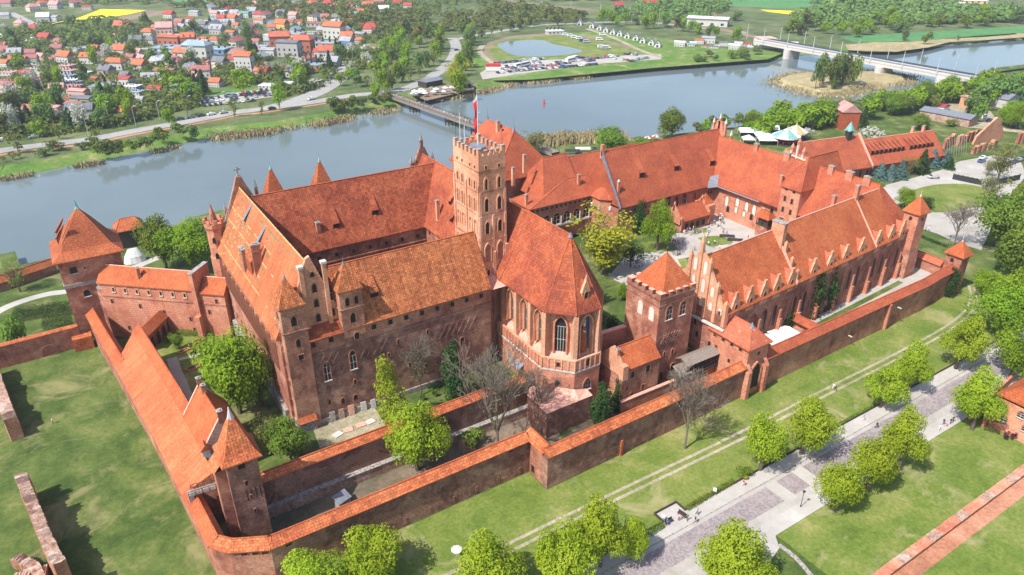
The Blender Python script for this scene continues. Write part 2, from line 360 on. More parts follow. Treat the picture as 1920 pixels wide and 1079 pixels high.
M['lf_lime'] = leaf_mat('lime_leaf', (0.19,0.275,0.018), (0.31,0.40,0.03), (0.43,0.50,0.055), 0.42, rv=.06)
M['lf_green'] = leaf_mat('green_leaf', (0.095,0.155,0.022), (0.165,0.245,0.035), (0.25,0.33,0.055), 0.38)
M['lf_yellow'] = leaf_mat('catkin_leaf', (0.24,0.27,0.02), (0.38,0.40,0.035), (0.50,0.50,0.06), 0.42, rv=.03)
M['lf_olive'] = leaf_mat('sparse_leaf', (0.13,0.15,0.04), (0.21,0.225,0.06), (0.29,0.30,0.09), 0.38)
M['lf_dark'] = leaf_mat('evergreen_leaf', (0.018,0.04,0.014), (0.035,0.07,0.02), (0.07,0.12,0.035), 0.15)
M['lf_mid'] = leaf_mat('woodland_leaf', (0.085,0.13,0.035), (0.145,0.205,0.052), (0.22,0.285,0.08), 0.32, scale=0.12, rv=0.2)
M['lf_blue'] = leaf_mat('blue_spruce_needle', (0.05,0.10,0.085), (0.09,0.155,0.14), (0.16,0.24,0.22), 0.1)
M['lf_white'] = leaf_mat('blossom', (0.30,0.33,0.22), (0.50,0.50,0.42), (0.68,0.68,0.62), 0.3)
M['lf_purple'] = leaf_mat('purple_leaf', (0.05,0.015,0.03), (0.09,0.03,0.05), (0.14,0.05,0.07), 0.2)
M['bark'] = plain('tree_bark', (0.13,0.105,0.08), 0.9, var=0.3, scale=3)
M['barkg'] = plain('pale_bark', (0.17,0.14,0.11), 0.9, var=0.25, scale=3)

# ---------------- building helpers ----------------
def gable(mb, p0, p1, hl, hr, ze, zr, hip0=0.0, hip1=0.0, m=0, th=0.25, zel=None, ridge_off=0.0, cap=None):
    """solid ridge roof. p0->p1 line under the ridge; hl / hr half widths to the left / right; ze eave (right), zel (left)"""
    p0 = Vector((p0[0], p0[1])); p1 = Vector((p1[0], p1[1])); d = (p1-p0).normalized(); n = Vector((-d.y, d.x))
    if zel is None: zel = ze
    A = p0-n*hr; B = p1-n*hr; Cc = p1+n*hl; D = p0+n*hl; r0 = p0+d*hip0; r1 = p1-d*hip1
    def q(v, z): return (v.x, v.y, z)
    b = len(mb.v)
    mb.v += [q(A,ze), q(B,ze), q(Cc,zel), q(D,zel), q(A,ze+th), q(B,ze+th), q(Cc,zel+th), q(D,zel+th), q(r0,zr), q(r1,zr)]
    for f in ((0,1,5,4),(1,2,6,5),(2,3,7,6),(3,0,4,7),(4,5,9,8),(6,7,8,9),(5,6,9),(7,4,8),(3,2,1,0)):
        mb.f.append(tuple(b+i for i in f)); mb.m.append(m)
    if cap is not None:
        k = Vector((0,0,1)); P0 = Vector(q(r0,zr)); P1 = Vector(q(r1,zr)); mb.tube(P0-k*0.03, P1-k*0.03, 0.17, 0.17, 6, cap)
        if hip0: mb.tube(P0, q(A,ze+th), 0.14, 0.14, 5, cap); mb.tube(P0, q(D,zel+th), 0.14, 0.14, 5, cap)
        if hip1: mb.tube(P1, q(B,ze+th), 0.14, 0.14, 5, cap); mb.tube(P1, q(Cc,zel+th), 0.14, 0.14, 5, cap)
def sweep(mb, pts, prof, m=0, mats=None):
    """prof: closed list of (offset to the left, z)"""
    P = [Vector((a[0], a[1])) for a in pts]; rings = []
    for i, c in enumerate(P):
        if i == 0: d = (P[1]-c).normalized(); k = 1
        elif i == len(P)-1: d = (c-P[i-1]).normalized(); k = 1
        else:
            d1 = (c-P[i-1]).normalized(); d2 = (P[i+1]-c).normalized(); d = (d1+d2).normalized(); k = 1/max(0.35, d.dot(d1))
        n = Vector((-d.y, d.x))*k
        dz = pts[i][2] if len(pts[i]) > 2 else 0
        rings.append([(c.x+n.x*o, c.y+n.y*o, z+(dz if z > 0.5 else 0)) for o, z in prof])
    n = len(prof); b = len(mb.v)
    for r in rings: mb.v += r
    for k in range(len(rings)-1):
        for i in range(n):
            j = (i+1) % n; mb.f.append((b+k*n+i, b+(k+1)*n+i, b+(k+1)*n+j, b+k*n+j)); mb.m.append(m if mats is None else mats[i])
    mb.f.append(tuple(b+i for i in range(n))); mb.m.append(m)
    mb.f.append(tuple(b+(len(rings)-1)*n+i for i in reversed(range(n)))); mb.m.append(m)

def outline(w, h, kind, k=5):
    hw = w/2
    if kind == 'rect': return [(-hw,0),(hw,0),(hw,h),(-hw,h)]
    rise = min(h*0.6, w*(0.86 if kind == 'pointed' else 0.5)); hs = h-rise; pts = [(-hw,0),(hw,0)]
    if kind == 'pointed':
        for i in range(k+1):
            a = R(60)*i/k; pts.append((-hw+w*math.cos(a), hs+rise/0.866*math.sin(a)))
        for i in range(k-1, -1, -1):
            a = R(60)*i/k; pts.append((hw-w*math.cos(a), hs+rise/0.866*math.sin(a)))
    else:
        for i in range(2*k+1):
            a = math.pi*i/(2*k); pts.append((hw*math.cos(a), hs+rise*math.sin(a)))
    return pts
_wc = {}
def win_mesh(w, h, kind, fr, fd, mf, mp, sill, mull):
    key = (w, h, kind, fr, fd, mf, mp, sill, mull)
    if key in _wc: return _wc[key]
    mb = MB(); inn = outline(w, h, kind); out = outline(w+2*fr, h+fr*1.3, kind); n = len(inn)
    out = [(x, z-(fr*0.0)) for x, z in out]
    for i in range(n):
        j = (i+1) % n
        if i == 0: continue
        a, b_, c, d = inn[i], inn[j], out[j], out[i]
        mb.p([(a[0],-fd,a[1]),(b_[0],-fd,b_[1]),(c[0],-fd,c[1]),(d[0],-fd,d[1])][::-1], 0)
        mb.p([(a[0],-fd,a[1]),(b_[0],-fd,b_[1]),(b_[0],0.0,b_[1]),(a[0],0.0,a[1])], 0)
        mb.p([(d[0],-fd,d[1]),(c[0],-fd,c[1]),(c[0],0.04,c[1]),(d[0],0.04,d[1])][::-1], 0)
    if mp: mb.p([(x,-0.012,z) for x, z in inn], 1)
    if mull:
        for i in range(1, mull+1):
            x = -w/2+w*i/(mull+1); zt = h*0.72; mb.box(x-0.04, x+0.04, -0.10, -0.015, 0, zt, 2)
        for zz in (0.36, 0.72): mb.box(-w/2, w/2, -0.085, -0.015, h*zz-0.03, h*zz+0.03, 2)
    if sill: mb.box(-w/2-fr, w/2+fr, -fd-0.12, 0.03, -0.16, 0.0, 2)
    me = bpy.data.meshes.new('window'); me.from_pydata(mb.v, [], mb.f)
    for x in (M[mf], M[mp or 'dark'], M['lime']): me.materials.append(x)
    me.polygons.foreach_set('material_index', mb.m); me.update(); autouv(me); _wc[key] = me; return me
def win(root, p, n, w, h, kind='pointed', fr=0.16, fd=0.12, mf='wall_mid', mp='dark', sill=False, mull=0, name='window'):
    o = link(bpy.data.objects.new(name, win_mesh(w, h, kind, fr, fd, mf, mp, sill, mull)))
    o.parent = root; o.location = Vector(p)-root.location; o.rotation_euler = (0, 0, math.atan2(n[1], n[0])+math.pi/2); return o
def wrow(root, p0, p1, z, n, w, h, kind='pointed', ends=0.5, **kw):
    a = Vector((p0[0], p0[1])); b_ = Vector((p1[0], p1[1])); d = (b_-a).normalized(); nn = (d.y, -d.x)
    for i in range(n):
        t = (i+ends)/(n-1+2*ends) if n > 1 else 0.5
        q = a.lerp(b_, t); win(root, (q.x, q.y, z), nn, w, h, kind, **kw)
def chimney(root, x, y, z0, z1, w=0.9, d=0.9, mat='wall_light', parent=None, cap='stone'):
    mb = MB(); mb.box(x-w/2, x+w/2, y-d/2, y+d/2, z0, z1, 0); mb.box(x-w/2-.1, x+w/2+.1, y-d/2-.1, y+d/2+.1, z1, z1+0.22, 1)
    mb.box(x-w/4, x+w/4, y-d/4, y+d/4, z1+.22, z1+0.45, 1)
    o = mb.build('chimney', [M[mat], M[cap]]); adopt(o, root); return o
def slit_dormer(root, x, y, z, up, slope, L, w, h, mat):
    """long low shed dormer: (x,y,z) lower centre on the roof, up = horizontal unit vector up the slope"""
    u = Vector((up[0], up[1], 0)); s = Vector((-u.y, u.x, 0)); k = Vector((0, 0, 1)); c = Vector((x, y, z))
    su = (u*math.cos(slope)+k*math.sin(slope)); ap = c+su*L+k*0.02
    mb = MB(); a = c-s*w/2; b_ = c+s*w/2; at_ = a+k*h; bt = b_+k*h; aa = ap-s*w/2; ab = ap+s*w/2
    ov = -u*0.35-k*0.05
    mb.p([at_+ov-s*.08, bt+ov+s*.08, ab, aa], 0); mb.p([at_+ov-s*.08-k*.12, bt+ov+s*.08-k*.12, bt+ov+s*.08, at_+ov-s*.08], 0)
    mb.p([a-k*.6, at_, aa-k*.4], 0); mb.p([b_-k*.6, ab-k*.4, bt], 0); mb.p([a, b_, bt, at_], 1); mb.p([at_+ov-k*.12, at_, bt, bt+ov-k*.12], 1)
    o = mb.build('dormer', [M[mat], M['dark']]); adopt(o, root); return o
def pinnacle(mb, x, y, z0, z1, w=0.6, m=0, mt=None, tip=1.0):
    mb.box(x-w/2, x+w/2, y-w/2, y+w/2, z0, z1, m); mb.cone((x, y), z1, z1+tip, w*0.72, 4, m if mt is None else mt, R(45))
def merlons(mb, x0, x1, y0, y1, z0, z1, t=0.6, nx=4, ny=4, corner=1.0, m=0, cz=0.0, mt=1):
    """crenellation blocks on a rectangular parapet"""
    def blk(a, b_, c, d, zz): mb.box(a, b_, c, d, z0, zz, m); mb.box(a-.06, b_+.06, c-.06, d+.06, zz, zz+.12, mt)
    for cx in (x0, x1-corner):
        for cy in (y0, y1-corner): blk(cx, cx+corner, cy, cy+corner, z1+cz)
    L = x1-x0-2*corner; g = L/(2*nx+1)
    for i in range(nx):
        a = x0+corner+g*(2*i+1)
        for c in (y0, y1-t): blk(a, a+g, c, c+t, z1)
    L = y1-y0-2*corner; g = L/(2*ny+1)
    for i in range(ny):
        a = y0+corner+g*(2*i+1)
        for c in (x0, x1-t): blk(c, c+t, a, a+g, z1)
def rectwall(root, x0, x1, y0, y1, z0, z1, mat, name='wall', top=False):
    mb = MB(); mb.box(x0, x1, y0, y1, z0, z1, 0, top=top, bottom=False); return adopt(mb.build(name, M[mat]), root)
def part(root, mb, name, mats, smooth=False):
    return adopt(mb.build(name, [M[k] for k in mats] if isinstance(mats, (list, tuple)) else M[mats], smooth=smooth), root)

# ================= SETTING =================
def pxpoly(pts, z=0.0): return [at(x, y, z) for x, y in pts]
def sheet(name, pts, mat, z, kind='structure'):
    """flat polygon (world xy list) at height z"""
    P = [Vector((p[0], p[1], 0)) for p in pts]; tr = tessellate_polygon([P])
    me = bpy.data.meshes.new(name); me.from_pydata([(p.x, p.y, z) for p in P], [], [t for t in tr]); me.materials.append(M[mat]); me.update()
    for pl in me.polygons:
        if pl.normal.z < 0: pl.flip()
    o = link(bpy.data.objects.new(name, me)); autouv(me); return tagk(o, kind)
def slab(name, pts, mat, z0, z1, side='wall_red'):
    mb = MB(); mb.prism([(p[0], p[1]) for p in pts], z0, z1, 1, top=False, bottom=False)
    P = [Vector((p[0], p[1], 0)) for p in pts]; tr = tessellate_polygon([P]); b = len(mb.v)
    mb.v += [(p.x, p.y, z1) for p in P]
    for t in tr: mb.f.append(tuple(b+i for i in t)); mb.m.append(0)
    o = mb.build(name, [M[mat], M[side]]); return tagk(o, 'structure')
def smooth_line(pts, n=6, jit=0.0):
    out = []; P = [Vector((p[0], p[1])) for p in pts]
    for i in range(len(P)-1):
        p0 = P[max(0, i-1)]; p1 = P[i]; p2 = P[i+1]; p3 = P[min(len(P)-1, i+2)]
        for k in range(n):
            t = k/n; q = 0.5*((2*p1)+(p2-p0)*t+(2*p0-5*p1+4*p2-p3)*t*t+(3*p1-p0-3*p2+p3)*t**3)
            if jit: q += Vector((mnoise.noise(Vector((q.x*.08, q.y*.08, 1))), mnoise.noise(Vector((q.x*.08, q.y*.08, 7)))))*jit
            out.append(q)
    out.append(P[-1]); return out
def ribbon(name, pts, w, mat, z, kind='structure', n=6):
    L = smooth_line(pts, n); mb = MB(); prev = None; ofs = []
    for i, c in enumerate(L):
        d = (L[min(i+1, len(L)-1)]-L[max(i-1, 0)]).normalized(); nn = Vector((-d.y, d.x)); ofs.append((c+nn*w/2, c-nn*w/2))
    for a, b_ in zip(ofs[:-1], ofs[1:]): mb.p([(a[1].x,a[1].y,z), (b_[1].x,b_[1].y,z), (b_[0].x,b_[0].y,z), (a[0].x,a[0].y,z)])
    return tagk(mb.build(name, M[mat]), kind)
def g2(pts): return [at(x, y, 0) for x, y in pts]
ZW = -3.0
BIG = 14000
tagk(sheet('river_water', [(-BIG,-300),(BIG,-300),(BIG,BIG),(-BIG,BIG)], 'water', ZW), 'structure')
def land(name, shore, rest, mat, bankmat, inland, w=7):
    """shore: world points along the waterline; rest: points closing the polygon; inland: +1 when land is to the left of the shore"""
    L = smooth_line(shore, 8, 2.2); top = []; 
    for i, c in enumerate(L):
        d = (L[min(i+2, len(L)-1)]-L[max(i-2, 0)]).normalized(); nn = Vector((-d.y, d.x))*inland; top.append(c+nn*w)
    o1 = sheet(name, [(p.x, p.y) for p in top]+[tuple(r) for r in rest], mat, 0.0)
    mb = MB()
    for i in range(len(L)-1):
        a, b_, c, d = L[i], L[i+1], top[i+1], top[i]; q = [(a.x,a.y,ZW-0.4),(b_.x,b_.y,ZW-0.4),(c.x,c.y,0.004),(d.x,d.y,0.004)]
        mb.p(q if inland > 0 else q[::-1])
    tagk(mb.build('river_bank', M[bankmat], smooth=True), 'structure'); return o1
# near land (castle side): waterline from left to right, then closed behind the camera
near_sh = [(-900,262),(-200,262)]+[tuple(at(x, y, ZW).xy) for x, y in ((-60,522),(0,510),(105,485),(230,462),(420,395))]+[(100,268),(140,266),(175,272),(205,292),(256,277),(362,259),(430,262),(482,267),(560,272),(642,262),(900,240),(4000,-100)]
land('ground', near_sh, [(BIG,-100),(BIG,-4000),(-BIG,-4000),(-BIG,262)], 'grass', 'bank', -1)
far_px = [(-60,342),(0,335),(60,327),(150,309),(250,290),(330,275),(400,260),(480,250),(540,243),(600,232),(650,222),(700,212),(745,203),(775,196),(790,188),(830,189),(885,178),(900,172),(960,160),(1040,150),(1100,145),(1160,138),(1230,132),(1290,127),(1350,122),(1400,119),(1440,115),(1480,108),(1510,102),(1560,103),(1620,100),(1680,100),(1720,92),(1760,84),(1820,78),(1870,74),(1920,70),(1990,66)]
far_w = [tuple(at(x, y, ZW).xy) for x, y in far_px]
land('far_bank_land', [(-900,372),(-200,374),(-110,376)]+far_w+[(1400,250),(4500,0)], [(BIG,-50),(BIG,BIG),(-BIG,BIG),(-BIG,380)], 'meadow', 'bank', 1, 10)
isl = [tuple(at(x, y, ZW).xy) for x, y in ((1450,155),(1470,164),(1500,173),(1530,180),(1565,182),(1600,176),(1620,168),(1650,164),(1680,161),(1704,156),(1690,147),(1650,141),(1610,141),(1570,143),(1520,142),(1480,146))]
land('island_ground', isl+[isl[0]], [], 'reed', 'reed', 1, 4)

# far land cover (sheets a few centimetres apart)
sheet('rapeseed_field', pxpoly([(120,40),(78,50),(140,37),(190,18),(275,20),(240,28),(190,35)]), 'rape', 0.06)
sheet('rapeseed_field', pxpoly([(1425,19),(1500,22),(1560,27),(1600,33),(1560,33),(1500,30),(1440,23)]), 'rape', 0.06)
sheet('ploughed_field', pxpoly([(200,38),(275,21),(330,22),(300,30),(215,42)]), 'soil', 0.05)
sheet('crop_field', pxpoly([(330,-4),(480,-4),(430,4),(370,10),(325,8)]), 'crop', 0.05)
sheet('crop_field', pxpoly([(1360,-6),(1480,-6),(1600,0),(1560,9),(1480,17),(1370,12)]), 'crop', 0.05)
sheet('crop_field', pxpoly([(1575,70),(1640,66),(1720,62),(1800,57),(1920,50),(1990,46),(1990,58),(1920,62),(1810,70),(1720,78),(1600,80)]), 'crop', 0.05)
sheet('crop_field', pxpoly([(1580,0),(1700,-4),(1760,2),(1690,8),(1600,9)]), 'crop', 0.055)
sheet('reed_flat', pxpoly([(1585,85),(1640,80),(1700,80),(1770,74),(1840,71),(1920,64),(1990,60),(1990,67),(1920,71),(1860,75),(1780,80),(1740,90),(1680,98),(1620,97),(1590,95)]), 'reed', 0.07)
sheet('camp_meadow', pxpoly([(870,105),(905,85),(1000,66),(1120,60),(1250,75),(1400,98),(1480,96),(1440,112),(1230,128),(1000,150),(925,152),(905,135)]), 'bank', 0.05)
sheet('camp_lawn', pxpoly([(905,100),(915,80),(960,68),(1040,62),(1110,70),(1200,92),(1230,108),(1150,112),(1010,118),(930,118)]), 'soil', 0.06)
sheet('camp_lawn', pxpoly([(915,101),(925,83),(965,72),(1040,67),(1105,74),(1190,94),(1218,104),(1150,109),(1010,115),(935,115)]), 'lawn', 0.07)
pond = smooth_line([at(x, y).xy for x, y in ((932,88),(945,80),(990,76),(1020,77),(1035,83),(1060,88),(1092,96),(1080,101),(1040,106),(985,107),(955,102),(932,88))], 5)
sheet('pond_water', pond[:-1], 'water', 0.14)
sheet('parking_gravel', pxpoly([(905,150),(900,138),(935,118),(1060,112),(1190,104),(1240,103),(1240,112),(1130,120),(1000,136)]), 'gravel', 0.08)
sheet('parking_grass', pxpoly([(245,198),(300,182),(380,172),(510,160),(520,175),(470,190),(300,215),(262,220)]), 'bank', 0.05)
sheet('parking_gravel', pxpoly([(370,186),(440,175),(515,166),(560,160),(560,172),(515,182),(440,192),(378,200)]), 'gravel', 0.055)
ROADS = [
 ('road', [(-60,300),(0,284),(80,273),(170,262),(260,245),(330,233),(400,220),(440,212),(510,203),(590,192),(660,180),(740,172),(790,155),(830,130),(850,108),(855,88),(848,72)], 9.5, 'asphalt'),
 ('road', [(510,203),(555,190),(600,172),(635,148),(642,130),(628,115),(600,106)], 13, 'asphalt'),
 ('road', [(855,75),(900,66),(1000,50),(1080,45),(1200,42),(1300,52),(1400,62)], 8, 'asphalt'),
 ('road', [(60,120),(75,160),(85,200),(95,210)], 11, 'gravel'),
 ('road', [(20,25),(50,40),(80,55),(120,70),(130,80)], 9, 'asphalt'),
 ('road', [(60,92),(160,90),(220,92),(330,92)], 8, 'gravel'),
 ('road', [(600,106),(560,100),(480,95),(400,130)], 7, 'asphalt'),
 ('track', [(905,85),(900,100),(925,120)], 5, 'track'),
 ('track', [(1100,55),(1150,72),(1200,95),(1240,108)], 5, 'track'),
]
for i, (nm, pts, w, mt) in enumerate(ROADS):
    ribbon(nm, [at(x, y).xy for x, y in pts], w, mt, 0.10+0.006*i)
ribbon('pavement', [at(x, y).xy for x, y in ((-60,308),(0,292),(80,281),(170,270),(260,252),(330,240),(400,227),(440,219),(510,210),(590,198),(660,186))], 3, 'brickfloor', 0.09)
ribbon('railway_track', [at(x, y).xy for x, y in ((950,2),(1050,14),(1160,26),(1300,48),(1380,62),(1440,78))], 12, 'soil', 0.2)
# reed fringes along the far bank
def reed_blades(name, line, w, n, h=1.6, z=ZW+0.3):
    mb = MB(); L = smooth_line(line, 6); 
    for i in range(n):
        k = random.random()*(len(L)-1.001)
        if mnoise.noise(Vector((k*.35, len(L)*.1, 3))) < -.02 and n > 1000 and h < 2.9: continue
        a = L[int(k)]; b_ = L[int(k)+1]; c = a.lerp(b_, k-int(k)); c = c+Vector((random.gauss(0, w), random.gauss(0, w)))
        hh = h*random.uniform(.6, 1.2); t = random.random()*6.28; ww = random.uniform(.25, .7)
        d = Vector((math.cos(t), math.sin(t)))*ww; l = Vector((random.gauss(0, .3), random.gauss(0, .3)))
        mb.p([(c.x-d.x, c.y-d.y, z), (c.x+d.x, c.y+d.y, z), (c.x+d.x*.3+l.x, c.y+d.y*.3+l.y, z+hh), (c.x-d.x*.3+l.x, c.y-d.y*.3+l.y, z+hh*.9)])
    return tagk(mb.build(name, M['reed']), 'stuff')
reed_blades('reed_bed', [at(x, y, -1).xy for x, y in ((0,332),(150,307),(250,288),(330,272))], 1.6, 1200)
reed_blades('reed_bed', [at(x, y, -1).xy for x, y in ((330,270),(380,256),(440,250),(520,240),(600,228),(680,212),(740,202))], 3.4, 6500, 1.7)
reed_blades('reed_bed', [at(x, y, -1).xy for x, y in ((820,183),(890,172),(960,156),(1040,147),(1100,141))], 2.6, 3500, 1.7)
reed_blades('reed_bed', [at(x, y, -1).xy for x, y in ((1010,272),(1050,268),(1100,266),(1150,264))], 3.5, 3500, 3.0, 0)
reed_blades('reed_bed', isl+[isl[0]], 5.0, 6000, 1.8, ZW+.8)

# near ground cover, courts and walks
sheet('gravel_forecourt', pxpoly([(1640,372),(1660,348),(1700,338),(1770,318),(1800,303),(1862,292),(1912,300),(1925,330),(1890,370),(1870,400),(1840,470),(1790,455),(1760,440),(1715,425),(1715,380),(1660,385)]), 'gravel', 0.010)
sheet('round_lawn', smooth_line([at(x, y).xy for x, y in ((1690,372),(1710,358),(1755,347),(1810,346),(1850,356),(1858,372),(1830,388),(1780,398),(1735,398),(1700,388),(1690,372))], 5)[:-1], 'lawn', 0.016)
ribbon('gravel_path', [at(x, y).xy for x, y in ((-40,610),(0,583),(40,566),(90,552),(135,545),(200,520),(262,498),(330,470),(380,455))], 3.2, 'paving', 0.012)
YR = 66.5
def strip(name, x0, x1, y0, y1, mat, z): return sheet(name, [(x0,y0),(x1,y0),(x1,y1),(x0,y1)], mat, z)
strip('paved_street', 30, 320, 54.5, 67.9, 'asphalt', 0.008)
strip('pavement', 30, 320, 64.9, 67.8, 'paving', 0.05)
strip('cobbled_road', 30, 320, 59.4, 63.9, 'cobble', 0.014)
strip('stone_edging', 30, 320, 63.9, 64.75, 'gravel', 0.018)
strip('stone_edging', 30, 320, 57.5, 59.4, 'gravel', 0.018)
strip('pavement', 30, 320, 54.5, 57.5, 'paving', 0.022)
mbk = MB(); mbk.box(30, 320, 64.75, 64.9, 0, 0.12, 0); tagk(mbk.build('kerb', M['stone']), 'structure')
for xa, xb in ((100.4, 103.4), (108.2, 111.4)): strip('crossing_slabs', xa, xb, 58.6, 64.3, 'paving', 0.024)
sheet('side_lawn', [(-8,20),(30,20),(60,60),(320,68),(320,92),(216,90),(126,87.3),(63.2,86.6),(63.2,92.7),(12.1,92.7),(6.0,95.7),(3.8,98.4)], 'lawn', 0.004)
strip('side_lawn', 92, 320, 20, 35.2, 'lawn', 0.005)
for y_, w_ in ((78.9, .7), (77.2, .7)): ribbon('cart_track', [(20, y_-0.2), (50, y_+.2), (72, y_), (107, y_-.5), (140, y_-.2), (165, y_-.1), (190, y_+.5), (206, y_+2.6), (216, y_+6.0), (224, y_+11)], w_, 'track', 0.012)
sheet('gravel_square', [(40,44),(78,55),(92,54.9),(90,52.2),(84,50.5),(76,44),(60,34),(30,14),(20,30)], 'paving', 0.026)
ribbon('stone_border', [at(x, y).xy for x, y in ((1460,1022),(1490,1045),(1520,1079),(1560,1130))], 0.9, 'stone', 0.03, n=2)
strip('park_lawn', 92, 159, 39.4, 54.4, 'lawn', 0.012)
slab('castle_terrace', [(15.5,111.2),(76,111.2),(76,125),(31,125),(27,178),(15.5,142)], 'grass', 0, 5.0)
slab('garden_terrace', [(8.5,141),(15.4,132),(25,132),(25,184),(5.2,184)], 'lawn', 0, 3.0)
slab('castle_court', [(94,104),(119,104),(119,112),(206,117),(206,176),(140,176),(118,172),(93,172)], 'grass', 0, 4.9)
slab('east_terrace', [(127.5,88.6),(214,90.8),(214,103),(203,104),(127.5,99)], 'gravel', 0, 4.0)
ct = lambda L: [at(x, y, 4.9).xy for x, y in L]
sheet('court_paving', ct([(1350,385),(1380,390),(1440,415),(1470,440),(1470,470),(1330,480),(1225,560),(1140,520),(1175,480),(1250,470),(1262,440),(1320,425)]), 'paving', 4.915)
sheet('court_lawn', smooth_line(ct([(1308,447),(1340,443),(1358,446),(1375,456),(1350,461),(1330,463),(1308,447)]), 4)[:-1], 'lawn', 4.93)
sheet('court_lawn', ct([(1270,487),(1310,480),(1325,500),(1280,505)]), 'lawn', 4.93)
sheet('court_lawn', ct([(1200,455),(1255,453),(1275,470),(1225,475)]), 'lawn', 4.93)
sheet('court_lawn', ct([(1290,432),(1325,428),(1330,436),(1300,440)]), 'lawn', 4.93)
sheet('terrace_grass', [(157,94.3),(200,97.3),(200,99.0),(157,96.0)], 'grass', 4.02)
sheet('terrace_grass', [(157,91.4),(183,93.0),(183,91.6),(157,90.6)], 'grass', 4.02)
sheet('court_lawn', [at(x, y, 5).xy for x, y in ((585,800),(700,762),(725,800),(600,842))], 'track', 5.012)
# moat floor between the outer and inner walls
sheet('moat_floor', [(6.5,98),(12,95),(62,94.5),(66,95.5),(66,88),(70,88),(76,100),(76,109),(14,109),(10,112)], 'moat', 0.02)
sheet('moat_floor', [(66.2,88.2),(119,88.2),(119,99.8),(82,99.8),(76,98)], 'moat', 0.024)

# ================= HIGH CASTLE =================
# ---- east wing
r = thing('castle_wing', 'long dark brick castle wing with mottled tile roof left of the square tower', 'castle wing', (52, 131, 5))
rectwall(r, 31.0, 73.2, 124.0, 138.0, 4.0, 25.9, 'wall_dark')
mb = MB(); mb.box(31, 73.3, 123.85, 124.0, 24.2-2.4, 24.5-2.4, 0); part(r, mb, 'cornice', 'wall_dark')
mb = MB(); mb.box(31.2, 73.25, 123.93, 124.0, 22.6, 25.7, 0); part(r, mb, 'upper_wall', 'wall_mid')
mb = MB(); gable(mb, (39, 131), (73.2, 131), 7.6, 7.5, 25.7, 37.2, m=0, cap=1); part(r, mb, 'roof', ['roof_east', 'roof_orange'])
wrow(r, (43, 123.93), (72.5, 123.93), 24.0, 8, .95, 1.15, 'rect', fr=.12)
for x, z in ((31.9, 23.8), (35.6, 23.9)): win(r, (x, 123.93, z), (0,-1), .95, 1.25, 'rect', fr=.12)
for x, z, w, h in ((33.9,15.2,1.25,4.6),(39.6,16.0,1.25,4.6)): win(r, (x, 124, z), (0,-1), w, h, 'pointed', fr=.22, fd=.15, mp='glass', mull=1, sill=True)
for x, z, w, h in ((36.4,8.4,.8,1.3),(33.5,9.2,.5,1.2),(39.2,8.2,.9,1.3),(39.5,12.2,.5,1.1),(45.3,13.2,.6,1.2),(46.5,9.4,.9,1.3),(36.8,5.6,.8,1.0),(50,18.6,.45,1.2),(57,18.8,.45,1.2),(62.7,13.2,.45,1.1),(65.5,13.6,.9,1.7),(63,10.2,.5,1.2),(56,10.5,.5,1.2),(54,14.5,.4,1.0),(60.6,10.6,.45,1.2),(52.2,11.8,.5,1.2),(47.6,16.2,.4,1.0)):
    win(r, (x, 124, z), (0,-1), w, h, 'round', fr=.16)
slope = math.atan2(11.3, 7.6)
for x, t, L in ((46.5,.37,5.2),): slit_dormer(r, x, 123.5+7.5*t, 25.95+11.2*t, (0,1), slope, L, 1.7, 1.3, 'roof_east')
chimney(r, 41.8, 129.3, 33, 35.9, .8, .8, 'wall_red')
# small lean-to roof between the corner turrets
mb = MB(); mb.p([(31.2,123.45,25.6),(38.1,123.45,25.6),(38.1,126.2,28.0),(31.2,126.2,28.0)]); mb.p([(31.2,123.45,25.35),(38.1,123.45,25.35),(38.1,123.45,25.6),(31.2,123.45,25.6)]); mb.p([(31.2,123.45,25.35),(31.2,126.2,25.35),(38.1,126.2,25.35),(38.1,123.45,25.35)]); part(r, mb, 'lower_roof', 'roof_west')
# old gravestones leaning on the wall, rubble plinth
mb = MB(); mb.box(31.2, 60, 123.7, 124.0, 4.9, 6.3, 0, bottom=False); part(r, mb, 'plinth', 'stone')
for i, (x, w, h, mt) in enumerate(((33.6,1.2,2.4,'stone'),(35.6,1.1,2.3,'ruin'),(37.8,1.3,2.4,'cap'),(40.6,1.2,2.2,'lime'),(42.8,1.1,2.0,'lime'))):
    mb = MB(); mb.box(-w/2, w/2, -.12, .12, 0, h, 0); o = mb.build('gravestone', M[mt]); o.location = (x, 123.4, 5.0); o.rotation_euler = (R(-9), 0, 0)
    reg(o, ['dark weathered gravestone leaning on the castle wall', 'brownish gravestone leaning on the castle wall', 'reddish carved gravestone leaning on the castle wall', 'pale grey gravestone leaning on the castle wall', 'pale gravestone half behind the green tree, leaning on the wall'][i], 'gravestone', 'gravestones against the castle wall')
for i, (px, py) in enumerate(((653,806),(676,797),(694,791),(633,815))):
    q = at(px, py, 5.2); mb = MB(); mb.box(-.95, .95, -.75, .75, 0, .22, 0); o = mb.build('grave_slab', M['cap' if i < 2 else 'lime']); o.location = (q.x, q.y, 5.01); o.rotation_euler = (0,0,R(-8+9*i))
    reg(o, 'flat stone slab lying on the grass below the castle wall', 'stone slab', 'flat slabs on the terrace grass')

def diamonds(root, y, x0, x1, z0, z1, s=1.5, mat='wall_dark'):
    mb = MB(); n = int((x1-x0)/s)
    for i in range(n):
        for sg in (1,-1):
            x = x0+s*(i+.5); L = min((z1-z0)*.45, (x-x0)*1.1+s*.6, (x1-x)*1.1+s*.6); zc = (z0+z1)/2
            mb.tube((x-L*.62,y-.06,zc-sg*L),(x+L*.62,y-.06,zc+sg*L),.1,.1,4)
    part(root, mb, 'diamond_pattern', mat)
diamonds(r, 123.93, 32.5, 38.0, 18.8, 22.3); diamonds(r, 124.0, 41.5, 48.0, 17.6, 21.8); diamonds(r, 124.0, 60, 70, 16.5, 20)
